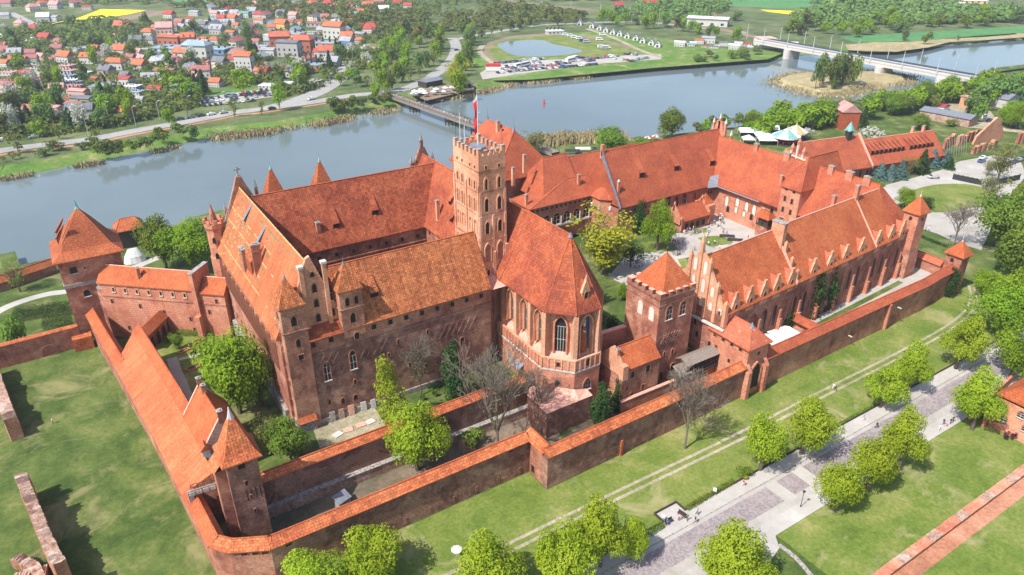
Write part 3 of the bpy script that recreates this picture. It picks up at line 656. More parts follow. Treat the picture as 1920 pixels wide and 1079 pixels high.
# ---- south wing
r = thing('castle_wing', 'left castle wing with bright sunlit roof banded in yellow and green glazed tiles', 'castle wing', (33, 152, 5))
rectwall(r, 26.0, 41.5, 126.0, 178.5, 3.0, 26.2, 'wall_red')
mb = MB(); gable(mb, (33.5, 126.6), (33.5, 178), 8.1, 7.9, 26.0, 41.3, m=0, cap=1); part(r, mb, 'roof', ['roof_south', 'yellowg'])
sl_ = (41.3-26.25)/7.9
def sroof(y, f): return (25.4+8.1*f, y, 26.25+15.05*f)
mb = MB(); nrm = Vector((-math.sin(math.atan(sl_)), 0, math.cos(math.atan(sl_))))*0.035
for f, w_, mt, seg, off in ((.955,.012,0,1,0),(.905,.012,1,2,0),(.80,.008,1,0,0),(.70,.008,0,2,1),(.64,.009,1,2,0),(.52,.008,0,2,2),(.46,.009,1,2,1),(.345,.008,0,0,0),(.29,.006,1,2,0),(.18,.008,0,1,0)):
    y = 130.0
    while y < 177.6 and f < .95:
        L = 1.7 if seg != 1 else 1.0
        on = {0: random.random() < .30, 1: random.random() < .85, 2: random.random() < .62}[seg]
        if y < 142 and f < .75 and random.random() < .75: on = False
        if on:
            q = [Vector(sroof(y, f-w_)), Vector(sroof(y+L*.93, f-w_)), Vector(sroof(y+L*.93, f+w_)), Vector(sroof(y, f+w_))]
            mb.p([v+nrm for v in q], mt)
        y += L
for k in range(130):
    y = random.uniform(160, 177); f = random.random()**1.0*.95; q = [sroof(y, f), sroof(y+random.uniform(.3,.9), f), sroof(y+.5, f+.02), sroof(y, f+.018)]
    mb.p([Vector(v)+nrm for v in q], random.choice((0,0,1)))
part(r, mb, 'glazed_tiles', ['yellowg', 'greeng'])
for y, f, L in ((165.5,.80,5.5),(152.5,.74,5.5)): slit_dormer(r, 25.6+7.9*f*.86, y, 26.1+15.05*f*.86, (1,0), math.atan(sl_), L, 1.0, 1.0, 'lead')
chimney(r, 28.8, 147.6, 31, 38.2, 1.9, .9, 'wall_red'); chimney(r, 27.4, 155.2, 28, 34.8, .8, 2.6, 'wall_mid')
mb = MB(); mb.p([(27.6,149.4,33.6),(27.6,153.8,33.6),(31.6,153.8,37.4),(31.6,149.4,37.4)][::-1]); mb.p([(27.6,149.4,33.6),(27.6,153.8,33.6),(27.6,153.8,29.5),(27.6,149.4,29.5)]); mb.p([(27.6,149.4,29.5),(31.6,149.4,37.4),(27.6,149.4,33.6)]); mb.p([(27.6,153.8,29.5),(27.6,153.8,33.6),(31.6,153.8,37.4)]); part(r, mb, 'roof_dormer', 'roof_dark')
for k in range(22):
    y = 174.5-2.1*k; mb = None
    win(r, (26, y, 17.2), (-1,0), .8, 7.2 if k % 2 else 6.2, 'pointed', fr=.2, fd=.3, mp='dark' if k % 3 == 0 else 'wall_mid')
wrow(r, (26,176), (26,132), 10.5, 10, .7, 1.8, 'round'); 
mb = MB(); mb.box(25.2, 26, 128.5, 178, 2.8, 8.0, 0, bottom=False); part(r, mb, 'buttress_base', 'stone')
# east gable of the south wing
def gab_y(mb, prof, y0, y1, m=0):
    """profile (x,z) polygon extruded between y0 and y1"""
    n = len(prof); b = len(mb.v); mb.v += [(x,y0,z) for x,z in prof]+[(x,y1,z) for x,z in prof]
    mb.f.append(tuple(b+i for i in range(n))); mb.m.append(m); mb.f.append(tuple(b+n+i for i in reversed(range(n)))); mb.m.append(m)
    for i in range(n):
        j = (i+1) % n; mb.f.append((b+j, b+i, b+n+i, b+n+j)); mb.m.append(m)
def gab_x(mb, prof, x0, x1, m=0):
    n = len(prof); b = len(mb.v); mb.v += [(x0,y,z) for y,z in prof]+[(x1,y,z) for y,z in prof]
    mb.f.append(tuple(b+i for i in reversed(range(n)))); mb.m.append(m); mb.f.append(tuple(b+n+i for i in range(n))); mb.m.append(m)
    for i in range(n):
        j = (i+1) % n; mb.f.append((b+i, b+j, b+n+j, b+n+i)); mb.m.append(m)
mb = MB(); gab_y(mb, [(26.2,25.0),(41.2,25.0),(38.0,31.5),(34.1,42.6),(33.3,42.2),(30.2,34.5)], 125.9, 126.7, 0); part(r, mb, 'gable', 'wall_light')
mb = MB()
for x in (32.0, 36.6): mb.box(x-.4, x+.4, 125.4, 126.3, 25.5, 40.6, 0); mb.box(x-.55, x+.55, 125.25, 126.45, 40.6, 41.1, 1)
part(r, mb, 'pilaster', ['wall_light', 'lime'])
for z, h in ((28.2,1.9),(31.5,1.9),(34.8,2.0),(38.2,1.1)): win(r, (34.2, 125.9, z), (0,-1), .85, h, 'pointed', fr=.15)
for z in (28.6, 32.2): win(r, (37.4, 125.9, z), (0,-1), .5, 1.6, 'rect', fr=.1)
win(r, (30.9, 125.9, 31.8), (0,-1), .5, 1.6, 'rect', fr=.1)
# west gable with finial and cross
mb = MB(); gab_y(mb, [(26.2,25.5),(41.2,25.5),(34.4,44.0),(33.2,44.0)], 177.7, 178.7, 0)
for xx in (25.9, 41.7): mb.tube((xx,178.2,25.8), (33.8,178.2,44.4), .42, .42, 4, 1)
part(r, mb, 'gable', ['wall_mid', 'stone'])
mb = MB()
for x, z in ((29.5,36),(37.6,40.5)): pinnacle(mb, x, 178.6, 28, z, .7, 0, 1, 2.2)
part(r, mb, 'pinnacle', ['wall_mid', 'stone'])
mb = MB(); mb.box(33.65,33.95,178.05,178.35,44,46.6,0); mb.box(32.9,34.7,178.1,178.3,45.6,45.9,0); mb.cone((33.8,178.2),43.9,45,.5,6,0); part(r, mb, 'cross', 'stone')

# ---- south-east corner turret and twin turret
def turret(name, label, x0, x1, y0, y1, zb, ze, zt, wall, roofm, tipmat='stone', ov=.35, wins=(), flare=0.0, cat='turret', ax=None, ay_=None):
    r = thing(name, label, cat, ((x0+x1)/2, (y0+y1)/2, zb)); rectwall(r, x0, x1, y0, y1, zb, ze+.1, wall)
    mb = MB(); mb.pyr(x0-ov, x1+ov, y0-ov, y1+ov, ze, zt, 0, flare=flare, ax=ax, ay_=ay_); part(r, mb, 'roof', roofm)
    cx = (x0+x1)/2 if ax is None else ax; cy = (y0+y1)/2 if ay_ is None else ay_
    mb = MB(); mb.cone((cx, cy), zt-.9, zt+.5, .45, 8, 0); mb.tube((cx,cy,zt+.4),(cx,cy,zt+1.5),.06,.03,5,0); part(r, mb, 'finial', tipmat)
    for (face, s, z, w, h, kd) in wins:
        if face == 'E': win(r, (x0+s, y0, z), (0,-1), w, h, kd, fr=.15)
        else: win(r, (x0, y0+s, z), (-1,0), w, h, kd, fr=.15)
    return r
r = turret('corner_turret', 'square corner turret with pyramid tile cap at the near left castle corner', 26.5, 31.2, 123.6, 128.4, 4.6, 34.0, 39.6, 'wall_mid', 'roof_east', 'lead',
  wins=(('E',2.3,30.0,1.1,2.2,'pointed'),('E',2.5,25.2,.9,1.9,'pointed'),('E',2.6,22.2,1.0,1.1,'rect'),('S',2.3,31,.8,1.8,'pointed'),('S',2.5,26.5,.7,1.5,'rect'),('S',2.6,22.2,.7,1.3,'rect'),('S',1.6,16,.6,1.2,'rect'),('S',2.2,11,.6,1.2,'rect')))
mb = MB(); mb.box(26.2,31.4,123.35,128.6,28.6,28.8,0); mb.box(26.3,30.0,122.9,127.6,3,7.5,1); mb.p([(26.2,122.7,7.5),(30.2,122.7,7.5),(30.2,123.6,8.6),(26.2,123.6,8.6)],2); part(r, mb, 'string_course', ['wall_dark','stone','roof_orange'])
r = turret('corner_turret', 'second square turret with pyramid cap, paired windows, right of the brick gable', 38.2, 42.9, 123.55, 128.2, 24.0, 34.4, 39.7, 'wall_mid', 'roof_east', 'lead',
  wins=(('E',1.5,31.2,.85,1.9,'pointed'),('E',3.4,31.2,.85,1.9,'pointed'),('E',2.3,27.2,1.15,2.3,'pointed'),('E',2.7,23.2,1.0,1.5,'round'),('S',2.2,31.2,.6,1.3,'rect')))
mb = MB(); mb.box(38.0,43.1,123.35,128.3,30.4,30.65,0); mb.box(38.4,42.7,123.75,124.3,21.8,24.1,0); part(r, mb, 'string_course', 'wall_dark')

# ---- west wing and north wing
r = thing('castle_wing', 'rear castle wing with wide deep red tile roof above the hidden courtyard', 'castle wing', (60, 173, 5))
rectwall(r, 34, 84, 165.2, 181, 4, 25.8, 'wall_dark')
mb = MB(); gable(mb, (35.0, 173), (85, 173), 8.4, 8.2, 25.5, 40.2, m=0, cap=1); part(r, mb, 'roof', ['roof_west', 'roof_orange'])
wrow(r, (45, 165.2), (77, 165.2), 22.9, 7, .9, 1.1, 'rect', fr=.12)
wrow(r, (45, 165.2), (77, 165.2), 17.6, 9, 1.1, 2.4, 'pointed', fr=.22, fd=.2)
for x in (50.3, 64.8): win(r, (x, 165.2, 19.8), (0,-1), .5, 1.3, 'rect', fr=.1)
slope = math.atan2(14.5, 8.2)
for x, t, L in ((53.2,.28,5.6),(64.2,.36,5.6)): slit_dormer(r, x, 164.8+8.2*t, 25.8+14.45*t, (0,1), slope, L, 1.7, 1.4, 'roof_west')
chimney(r, 48.6, 167.3, 28, 32.2, 1, 1, 'wall_red')
mb = MB(); mb.box(44, 78, 165.0, 165.2, 21.7, 22.0, 0); part(r, mb, 'cornice', 'wall_mid')
r = thing('castle_wing', 'short castle wing with smooth tile roof just left of the square tower', 'castle wing', (85, 160, 5))
rectwall(r, 77.4, 92.6, 139, 181, 4, 26.0, 'wall_red')
mb = MB(); gable(mb, (85, 126.0), (85, 181), 8.2, 8.2, 25.6, 40.8, m=0, cap=1); part(r, mb, 'roof', ['roof_church', 'roof_orange'])
slope = math.atan2(15, 8.2)
for y, t, L in ((157.5,.52,4.6),(153.8,.30,4.6)): slit_dormer(r, 76.8+8.2*t, y, 25.8+15*t, (1,0), slope, L, 1.5, 1.3, 'roof_church')
chimney(r, 78.8, 160.3, 27, 34.2, .9, .9, 'wall_light')
win(r, (77.4, 163, 24.0), (-1,0), .9, 1.1, 'rect', fr=.12)
mb = MB(); gab_y(mb, [(77,25.5),(93,25.5),(85.8,42.5),(84.2,42.5)], 180.8, 181.8, 0)
for x, z in ((85,44.6),(81.6,38.5),(88.4,38.5),(78.6,32),(91.4,32)): pinnacle(mb, x, 181.3, 27, z, .8, 0, 1, 2.3)
part(r, mb, 'gable', ['wall_dark', 'stone'])

# ---- towers west of the high castle (pyramid roofs over the far ridge)
for i, (px, py, y) in enumerate(((505,305,196),(597,291,196))):
    k = y/ (at(px, py, 50).y); q = at(px, py, 50); d = (q-Vector((0,0,CAMH))); t = (y)/d.y; apx = Vector((0,0,CAMH))+d*t
    x = apx.x; z = apx.z
    r = turret('stair_tower', ('steep pointed tile tower roof behind the wide ridge, nearer the left gable', 'steep pointed tile tower roof behind the wide ridge, nearer the square tower')[i], x-3.6, x+3.6, y-3.6, y+3.6, 0, z-13.5, z-1.2, 'wall_red', 'roof_dark', 'copper', cat='tower')

# ---- octagonal stair turret with crenels, far left corner
r = thing('stair_turret', 'slender octagonal stair turret with battlements and small spire at the far left corner', 'turret', (26.3, 179.2, 3))
def octa(cx, cy, rr, z, n=8): return [(cx+rr*math.cos(math.pi/8+2*math.pi*i/n), cy+rr*math.sin(math.pi/8+2*math.pi*i/n), z) for i in range(n)]
mb = MB(); mb.loft([octa(26.3,179.2,2.4,3), octa(26.3,179.2,2.4,24), octa(26.3,179.2,2.15,24.5), octa(26.3,179.2,2.15,31.5), octa(26.3,179.2,2.5,32.2), octa(26.3,179.2,2.5,33.2)], 0); part(r, mb, 'wall', 'wall_court')
mb = MB(); 
for k in range(8):
    a = math.pi/8+2*math.pi*(k+.5)/8; mb.obox((26.3+2.25*math.cos(a), 179.2+2.25*math.sin(a)), (-math.sin(a), math.cos(a)), .9, .4, 33.2, 34.3, 0)
mb.cone((26.3,179.2), 33.2, 38.2, 1.1, 8, 1); part(r, mb, 'battlement', ['wall_court', 'wall_red'])
for z in (28.4, 24.2): win(r, (26.3-1.0, 179.2-2.12, z), (-.38,-.92), .8, 1.6, 'pointed', fr=.12)

# ---- main tower
r = thing('main_tower', 'tall square brick keep tower with battlements and red and white flag', 'tower', (76.8, 134.4, 5))
X0, X1, Y0, Y1 = 73.7, 80.3, 129.0, 140.2
def rr_(e): return [(X0-e,Y0-e),(X1+e,Y0-e),(X1+e,Y1+e),(X0-e,Y1+e)]
mb = MB(); mb.loft([[(x,y,z) for x,y in rr_(e)] for e, z in ((.35,5),(.35,27.5),(.3,35.2),(.12,35.4),(.08,54.2))], 0, True, True); part(r, mb, 'wall', 'wall_light')
mb = MB()
for z, e in ((35.2,.42),(41.4,.2),(51.4,.16),(46.6,.13)): mb.prism(rr_(e), z, z+.22, 0)
part(r, mb, 'string_course', 'wall_mid')
mb = MB(); merlons(mb, X0-.08, X1+.08, Y0-.08, Y1+.08, 54.76, 56.0, .55, 3, 5, .9, 0, .5, 1); part(r, mb, 'merlon', ['wall_light','stone']); mb = MB()
for a in ((X0-.08,X1+.08,Y0-.08,Y0+.4),(X0-.08,X1+.08,Y1-.4,Y1+.08),(X0-.08,X0+.4,Y0+.4,Y1-.4),(X1-.4,X1+.08,Y0+.4,Y1-.4)): mb.box(*a, 54.19, 54.75, 0)
part(r, mb, 'parapet', ['wall_light', 'stone'])
mb = MB(); mb.prism([(77+1.7*math.cos(2*math.pi*i/10), 135+2.4*math.sin(2*math.pi*i/10)) for i in range(10)], 54.2, 55.6, 0); part(r, mb, 'roof_hatch', 'lead')
# buttresses and corner piers on the east and south faces
mb = MB()
for x in (X0-.1, 77.0, X1-.45): mb.box(x-.35, x+.45, Y0-.75, Y0-.05, 5, 30.6+1.5*(x>76), 0, bottom=False); mb.p([(x-.35,Y0-.75,30.6+1.5*(x>76)),(x+.45,Y0-.75,30.6+1.5*(x>76)),(x+.45,Y0-.1,31.6+1.5*(x>76)),(x-.35,Y0-.1,31.6+1.5*(x>76))],0)
for x in (X0, 77.0, X1-.15): mb.box(x-.22, x+.3, Y0-.45, Y0-.05, 30, 41.2, 0)
mb.box(X1-.5, X1+.4, Y0-.9, Y0, 5, 33.5, 0); mb.box(X0-.5, X0+.5, Y0-1.1, Y0, 5, 28.5, 0)
for y in (Y0+.2, 134.6, Y1-.2): mb.box(X0-.38, X0-.02, y-.3, y+.3, 5, 48.5, 0)
for x in (X0+.15, X1-.1): mb.box(x-.28, x+.28, Y0-.28, Y0-.02, 41.2, 46.8, 0)
part(r, mb, 'buttress', 'wall_light')
for x in (75.4, 78.7):
    win(r, (x, Y0-.1, 47.3), (0,-1), .62, 2.5, 'pointed', fr=.36, fd=.18, mf='wall_light', mp='dark'); win(r, (x, Y0-.12, 42.2), (0,-1), .95, 3.1, 'pointed', fr=.25, fd=.2, mf='wall_light'); win(r, (x, Y0-.28, 36.9), (0,-1), 1.0, 2.9, 'pointed', fr=.22, fd=.2, mf='wall_light')
    win(r, (x, Y0-.36, 30.0), (0,-1), 1.5, 4.5, 'pointed', fr=.25, fd=.3, mf='wall_light', mp='wall_mid'); win(r, (x, Y0-.36, 25.8), (0,-1), .7, 2.2, 'pointed', fr=.25, fd=.2, mf='wall_light')
    win(r, (x, Y0-.08, 52.0), (0,-1), .5, .7, 'rect', fr=.08, mf='wall_light')
for y in (130.6, 132.8, 136.2, 138.4):
    win(r, (X0-.08, y, 52.0), (-1,0), .5, .7, 'rect', fr=.08, mf='wall_light')
    win(r, (X0-.1, y, 47.4), (-1,0), .6, 2.0, 'pointed', fr=.34, fd=.18, mf='wall_light'); 
    for z in (42.2, 37.0): win(r, (X0-.1, y, z), (-1,0), .95, 3.0, 'round', fr=.25, fd=.22, mf='wall_light', mp='wall_mid')
    win(r, (X0-.32, y, 29.8), (-1,0), 1.1, 4.6, 'round', fr=.25, fd=.2, mf='wall_light', mp='wall_light')
mb = MB(); mb.p([(X0-1.2,126.4,25.6),(80.9,126.4,25.6),(80.9,129,26.6),(X0-1.2,129,26.6)]); mb.p([(X0-1.2,123.6,25.4),(77.0,123.6,25.4),(80.9,126.4,25.6),(X0-1.2,126.4,25.6)]); part(r, mb, 'metal_apron', 'cap')
mb = MB(); mb.tube((77.2,135.2,55.6),(77.2,135.2,67.4),.11,.05,8,0); part(r, mb, 'flagpole', 'white')
mb = MB(); nseg = 14; prev = None
for i in range(nseg+1):
    z = 66.6-i*.58; o = .22*math.sin(i*.9); a = (77.2-.05, 135.2, z); b_ = (77.2-.72-.12*math.sin(i*.7), 135.35+o, z-.75)
    if prev: mb.p([prev[0], a, b_, prev[1]], 0 if i <= 2 else 1)
    prev = (a, b_)
part(r, mb, 'flag', ['white', 'redcloth'])
mb = MB()
for x, y, h in ((74.6,138.6,62.2),(75.0,137.4,59.4),(75.9,138.9,59.4)): mb.tube((x,y,54.2),(x,y,h),.09,.05,6,0)
part(r, mb, 'antenna_mast', 'white')
mb = MB()
for x, y in ((X0+.4,Y1-.5),(X1-.4,Y0+.5)): mb.tube((x,y,55.9),(x,y,60.5),.05,.03,5,0); mb.box(x, x+.5, y-.02, y+.02, 59.5, 59.9, 0); mb.cone((x,y),56,56.8,.35,6,0)
part(r, mb, 'weather_vane', 'black')
# valley between tower and church: low transverse roof
# ---- church
r = thing('church', 'castle church with tall tiled roof, many-sided apse and arched buttressed windows', 'church', (85, 112, 0))
EAVE = [(77.0,127.5),(77.0,108.3),(81.8,103.0),(88.4,103.0),(93.2,108.3),(93.2,127.5)]
def inset(poly, d):
    c = Vector((85.1, 113)); out = []
    n = len(poly)
    for i in range(n):
        p0 = Vector(poly[i-1]); p1 = Vector(poly[i]); p2 = Vector(poly[(i+1) % n])
        d1 = (p1-p0).normalized(); d2 = (p2-p1).normalized(); n1 = Vector((-d1.y, d1.x)); n2 = Vector((-d2.y, d2.x)); m_ = (n1+n2).normalized(); k = d/max(.3, m_.dot(n1)); out.append((p1.x+m_.x*k, p1.y+m_.y*k))
    return out
BODY = inset(EAVE, 1.75); BODY[0] = (BODY[0][0], 139.0); BODY[-1] = (BODY[-1][0], 139.0)
mb = MB(); mb.prism(BODY, 12, 25.8, 0, top=False, bottom=False); part(r, mb, 'wall', 'wall_light')
mb = MB(); ze = 25.6; b = [(x,y,ze) for x,y in EAVE]; t = [(x,y,ze+.25) for x,y in EAVE]; ap = (85.1,110.6,41.0); bk = (85.1,127.5,41.0)
for i in range(5): mb.p([b[i], b[i+1], t[i+1], t[i]], 0)
mb.p([t[0], t[1], ap, bk]); mb.p([t[4], t[5], bk, ap])
for i in (1,2,3): mb.p([t[i], t[i+1], ap])
mb.p(b[::-1])
for i in (1,2,3,4): mb.tube(ap, t[i], .13, .13, 5, 1)
mb.tube(ap, bk, .17, .17, 6, 1); part(r, mb, 'roof', ['roof_church', 'roof_orange'])
mb = MB(); mb.cone((85.1,110.6), 40.4, 41.6, .6, 8, 0); part(r, mb, 'finial', 'lead')
# buttress piers at corners and between bays
POD = inset(EAVE, -.35); POD[0] = (POD[0][0], 126.5); POD[-1] = (POD[-1][0], 126.5)
mb = MB()
def pier(px_, py_, dx, dy, L=1.75, w=.9, z1=25.6): mb.obox((px_+dx*L/2, py_+dy*L/2), (dx, dy), L, w, 12, z1, 0)
for y in (125.6, 119.8, 114.1): pier(78.75, y, -1, 0, 1.6)
for i, (ex, ey) in enumerate(BODY[1:5]):
    v = (Vector(EAVE[1+i])-Vector((ex, ey))).normalized(); pier(ex, ey, v.x, v.y, 1.85, 1.0)
part(r, mb, 'buttress', 'wall_light')
for y in (122.7, 117.0, 111.3):
    win(r, (BODY[1][0], y, 16.5), (-1,0), 1.5, 7.9, 'pointed', fr=.35, fd=.45, mf='wall_light', mp='glass', mull=2)
    for k in range(3): win(r, (BODY[1][0], y, 16.3-k*.2), (-1,0), 2.2+.5*k, 8.2+.4*k, 'pointed', fr=.22, fd=.6+.28*k, mf='wall_court' if k % 2 else 'wall_light', mp=None, name='window_arch')
def fac(i): a = Vector(BODY[i]); b_ = Vector(BODY[i+1]); return a, b_, (b_-a).normalized()
for i in (1, 3):
    a, b_, d = fac(i); c = (a+b_)/2; nn = (-d.y, d.x)
    nn = (d.y*-1, d.x) if Vector((-d.y, d.x)).dot(c-Vector((85.1,113))) > 0 else (d.y, -d.x)
    win(r, (c.x+nn[0]*.02, c.y+nn[1]*.02, 15.4), nn, 2.5, 9.0, 'pointed', fr=.4, fd=.6, mf='wall_court', mp='glass', mull=3, sill=False)
a, b_, d = fac(2)
# niche with a standing statue on the east facet
r2 = r
win(r, ((a.x+b_.x)/2, a.y-.02, 14.6), (0,-1), 3.2, 10.2, 'pointed', fr=.35, fd=1.3, mf='wall_light', mp='blue', name='niche')
cx = (a.x+b_.x)/2
mb = MB(); rg = []
for z, rx, ry in ((15.6,1.0,.55),(17,1.05,.6),(19,.85,.5),(20.4,.72,.42),(21.4,.8,.4),(21.9,.35,.3)): rg.append([(cx-.35+rx*math.cos(t), a.y-.65+ry*math.sin(t), z) for t in [2*math.pi*k/12 for k in range(12)]])
mb.loft(rg[:5]+[rg[5]], 0); part(r, mb, 'statue_robe', 'roof_dark', smooth=True)
mb = MB(); rg = []
for z, q in ((21.8,.12),(22.1,.34),(22.5,.4),(22.9,.33),(23.1,.1)): rg.append([(cx-.35+q*math.cos(t), a.y-.68+q*math.sin(t), z) for t in [2*math.pi*k/10 for k in range(10)]])
mb.loft(rg, 0); mb.tube((cx-.2,a.y-1.05,20.6),(cx-.9,a.y-1.1,21.3),.22,.16,8,0); mb.cone((cx-.35,a.y-.68),23,23.7,.4,8,1,r1=.45); part(r, mb, 'statue_head', ['lime','yellowg'], smooth=True)
# sills (sloping pale shelves) between the piers, podium, parapet, white string
mb = MB(); SILL = inset(EAVE, .15)
for i in range(5):
    a0 = Vector(BODY[i]); a1 = Vector(BODY[i+1]); s0 = Vector(SILL[i]); s1 = Vector(SILL[i+1])
    if i in (0, 4): s0.y = a0.y = 126.5 if i == 0 else a0.y; 
    if i == 4: s1.y = 126.5; a1.y = 126.5
    mb.p([(s0.x,s0.y,13.0),(s1.x,s1.y,13.0),(a1.x,a1.y,15.6),(a0.x,a0.y,15.6)])
part(r, mb, 'window_sill', 'cap')
mb = MB(); mb.prism(POD, 0, 12.2, 0); part(r, mb, 'podium', 'wall_court')
E2 = inset(EAVE, -.5); E2[0] = (E2[0][0], 126.5); E2[-1] = (E2[-1][0], 126.5)
mb = MB(); mb.prism(E2, 11.6, 12.0, 0); part(r, mb, 'string_course', 'lime')
mb = MB(); sweep(mb, [tuple(p) for p in POD], [(0,12.1),(0,14.6),(.35,14.6),(.35,12.1)], 0)
sweep(mb, [tuple(p) for p in POD], [(-.1,14.6),(-.1,14.85),(.45,14.85),(.45,14.6)], 1)
for i in range(5):
    a0 = Vector(POD[i]); a1 = Vector(POD[i+1]); L = (a1-a0).length; n_ = max(2, int(L/1.25)); d = (a1-a0).normalized()
    for k in range(n_+1):
        q = a0.lerp(a1, k/n_); mb.obox((q.x+d.y*.06, q.y-d.x*.06), (d.x, d.y), .28, .28, 12.1, 14.6, 1)
part(r, mb, 'parapet', ['wall_court', 'wall_light'])
mb = MB(); WLK = inset(EAVE, .05); sweep(mb, [tuple(p) for p in POD], [(.36,12.3),(.36,12.95),(1.0,12.95),(1.0,12.3)], 0); part(r, mb, 'ledge', 'greeng')
# roof gable dormer
dx, dy = (EAVE[3][0]+EAVE[2][0])/2, 103.0
mb = MB(); mb.box(dx-.9, dx+.9, 104.6, 107.5, 26.4, 30.2, 0); gab_y(mb, [(dx-1.2,30.0),(dx+1.2,30.0),(dx,33.2)], 104.4, 105.0, 0); gable(mb, (dx,104.7),(dx,109.5), 1.0,1.0, 30.0, 32.6, m=1); pinnacle(mb, dx, 104.6, 32.6, 33.4, .3, 0, 2, 1.1); part(r, mb, 'dormer', ['wall_light','roof_church','stone'])
win(r, (dx, 104.38, 28.0), (0,-1), .9, 2.2, 'pointed', fr=.14)
# podium openings
win(r, (POD[1][0], 120.8, 5.4), (-1,0), 1.8, 4.8, 'pointed', fr=.3, fd=.2, mf='wall_light', mp='stone', name='door'); win(r, (POD[1][0], 116.4, 5.0), (-1,0), 1.7, 3.2, 'rect', fr=.3, fd=.3, mf='wall_light', mp='dark', name='door')
mb = MB(); mb.p([(POD[1][0]-1.5,115.1,7.9),(POD[1][0]-1.5,117.9,7.9),(POD[1][0],117.9,8.9),(POD[1][0],115.1,8.9)][::-1]); mb.p([(POD[1][0]-1.5,115.1,7.8),(POD[1][0]-1.5,117.9,7.8),(POD[1][0],117.9,8.8),(POD[1][0],115.1,8.8)]); part(r, mb, 'canopy', 'lead')
a = Vector(POD[1]); b_ = Vector(POD[2]); c = (a+b_)/2; d = (b_-a).normalized(); nn = (d.y, -d.x)
if Vector(nn).dot(c-Vector((85,113))) < 0: nn = (-d.y, d.x)
win(r, (c.x, c.y, 12.8), nn, .7, 1.1, 'rect', fr=.12); win(r, (c.x, c.y, 8.0), nn, 1.1, 1.4, 'round', fr=.2, fd=.15)
win(r, (85.2, POD[2][1], 6.2), (0,-1), 2.0, 2.9, 'pointed', fr=.3, fd=.25, mp='glass', mull=2, sill=True); win(r, (85.2, POD[2][1], 12.6), (0,-1), 1.0, 1.9, 'pointed', fr=.2, mp='glass')
# stepped lower bastion in front of the podium
mb = MB(); mb.prism([(72.2,99.6),(84.6,99.6),(84.6,101.8),(80.5,102.2),(76.4,107.5),(73.6,108.8),(72.2,107)], 0, 6.6, 0, top=False); part(r, mb, 'bastion', 'wall_dark')
mb = MB(); mb.p([(72.2,99.6,6.6),(80.8,99.6,6.6),(81.3,101.9,8.0),(76.6,107.2,8.0),(74.0,108.8,7.4),(72.2,107,6.8)]); mb.p([(80.8,99.6,6.6),(84.6,99.6,6.6),(84.6,101.9,7.0),(81.3,101.9,8.0)]); part(r, mb, 'bastion_top', 'cap')
mb = MB(); mb.box(76.0,78.0,104.8,109.5,0,9.6,0); part(r, mb, 'buttress', 'wall_court')

# ---- connecting passage to the river tower
r = thing('castle_passage', 'covered castle passage with low tile roof linking the left tower to the castle', 'castle wing', (12, 186, 0))
F0 = Vector((-1.7,197.3)); F1 = Vector((24.4,174.0)); fd_ = (F1-F0).normalized(); fn = Vector((-fd_.y, fd_.x))
def fp(s, o): q = F0+fd_*s+fn*o; return (q.x, q.y)
LF = (F1-F0).length
mb = MB(); mb.prism([fp(0,0), fp(LF,0), fp(LF,6.5), fp(0,6.5)], -1, 16.1, 0, top=False, bottom=False); part(r, mb, 'wall', 'wall_court')
mb = MB(); gable(mb, fp(-.3,3.2), fp(26.4,3.2), 3.7, 3.6, 16.0, 20.0, m=0, cap=1); gable(mb, fp(28.6,3.0), fp(LF+.2,3.0), 3.6, 3.4, 15.4, 18.9, m=0, cap=1); part(r, mb, 'roof', ['roof_orange','cap'])
mb = MB(); c = fp(27.5,2.6); mb.obox(c, (fd_.x,fd_.y), 1.1, 7.4, 0, 21.2, 0); c = fp(27.5,-1.4); mb.obox(c, (fd_.x,fd_.y), 1.3, 1.5, 0, 9.5, 0); part(r, mb, 'cross_wall', 'wall_court')
mb = MB(); c = fp(27.5,2.6); mb.obox(c, (fd_.x,fd_.y), 1.3, 7.6, 21.2, 21.45, 0); part(r, mb, 'coping', 'stone')
for k in range(7): q = fp(4.0+3.35*k, -.02); win(r, (q[0], q[1], 13.9), (-fn.x,-fn.y), .6, 1.2, 'rect', fr=.22, mf='wall_light', sill=True)
for s, z in ((2.6,10.4),(10.5,9.6),(17,8.4),(24.2,7.0),(24.6,3.8),(30,9.6),(32.6,12.9),(5.5,2.6)): q = fp(s,-.02); win(r, (q[0], q[1], z), (-fn.x,-fn.y), .55, 1.2, 'rect', fr=.12)
mb = MB(); q0, q1 = fp(-.2,-.15), fp(LF,-.15); mb.obox(fp(LF/2,-.08), (fd_.x,fd_.y), LF, .16, 12.4, 12.7, 0); part(r, mb, 'cornice', 'wall_mid')
mb = MB(); a = fp(-4.6,2.0); b_ = fp(0,0); c = fp(0,6.5); mb.prism([a, b_, c], -1, 14.2, 0, top=False, bottom=False); part(r, mb, 'spur_wall', 'wall_mid')
mb = MB(); mb.p([(a[0]-.2,a[1]-.2,14.2),(b_[0],b_[1]-.15,14.2),(fp(0,2.4)[0],fp(0,2.4)[1],17.6)]); mb.p([(a[0]-.2,a[1]-.2,14.2),(fp(0,2.4)[0],fp(0,2.4)[1],17.6),(c[0],c[1],14.2)]); part(r, mb, 'spur_roof', 'lead')
chimney(r, *fp(11.4,1.4), 17, 20.6, .7, .9, 'wall_red')

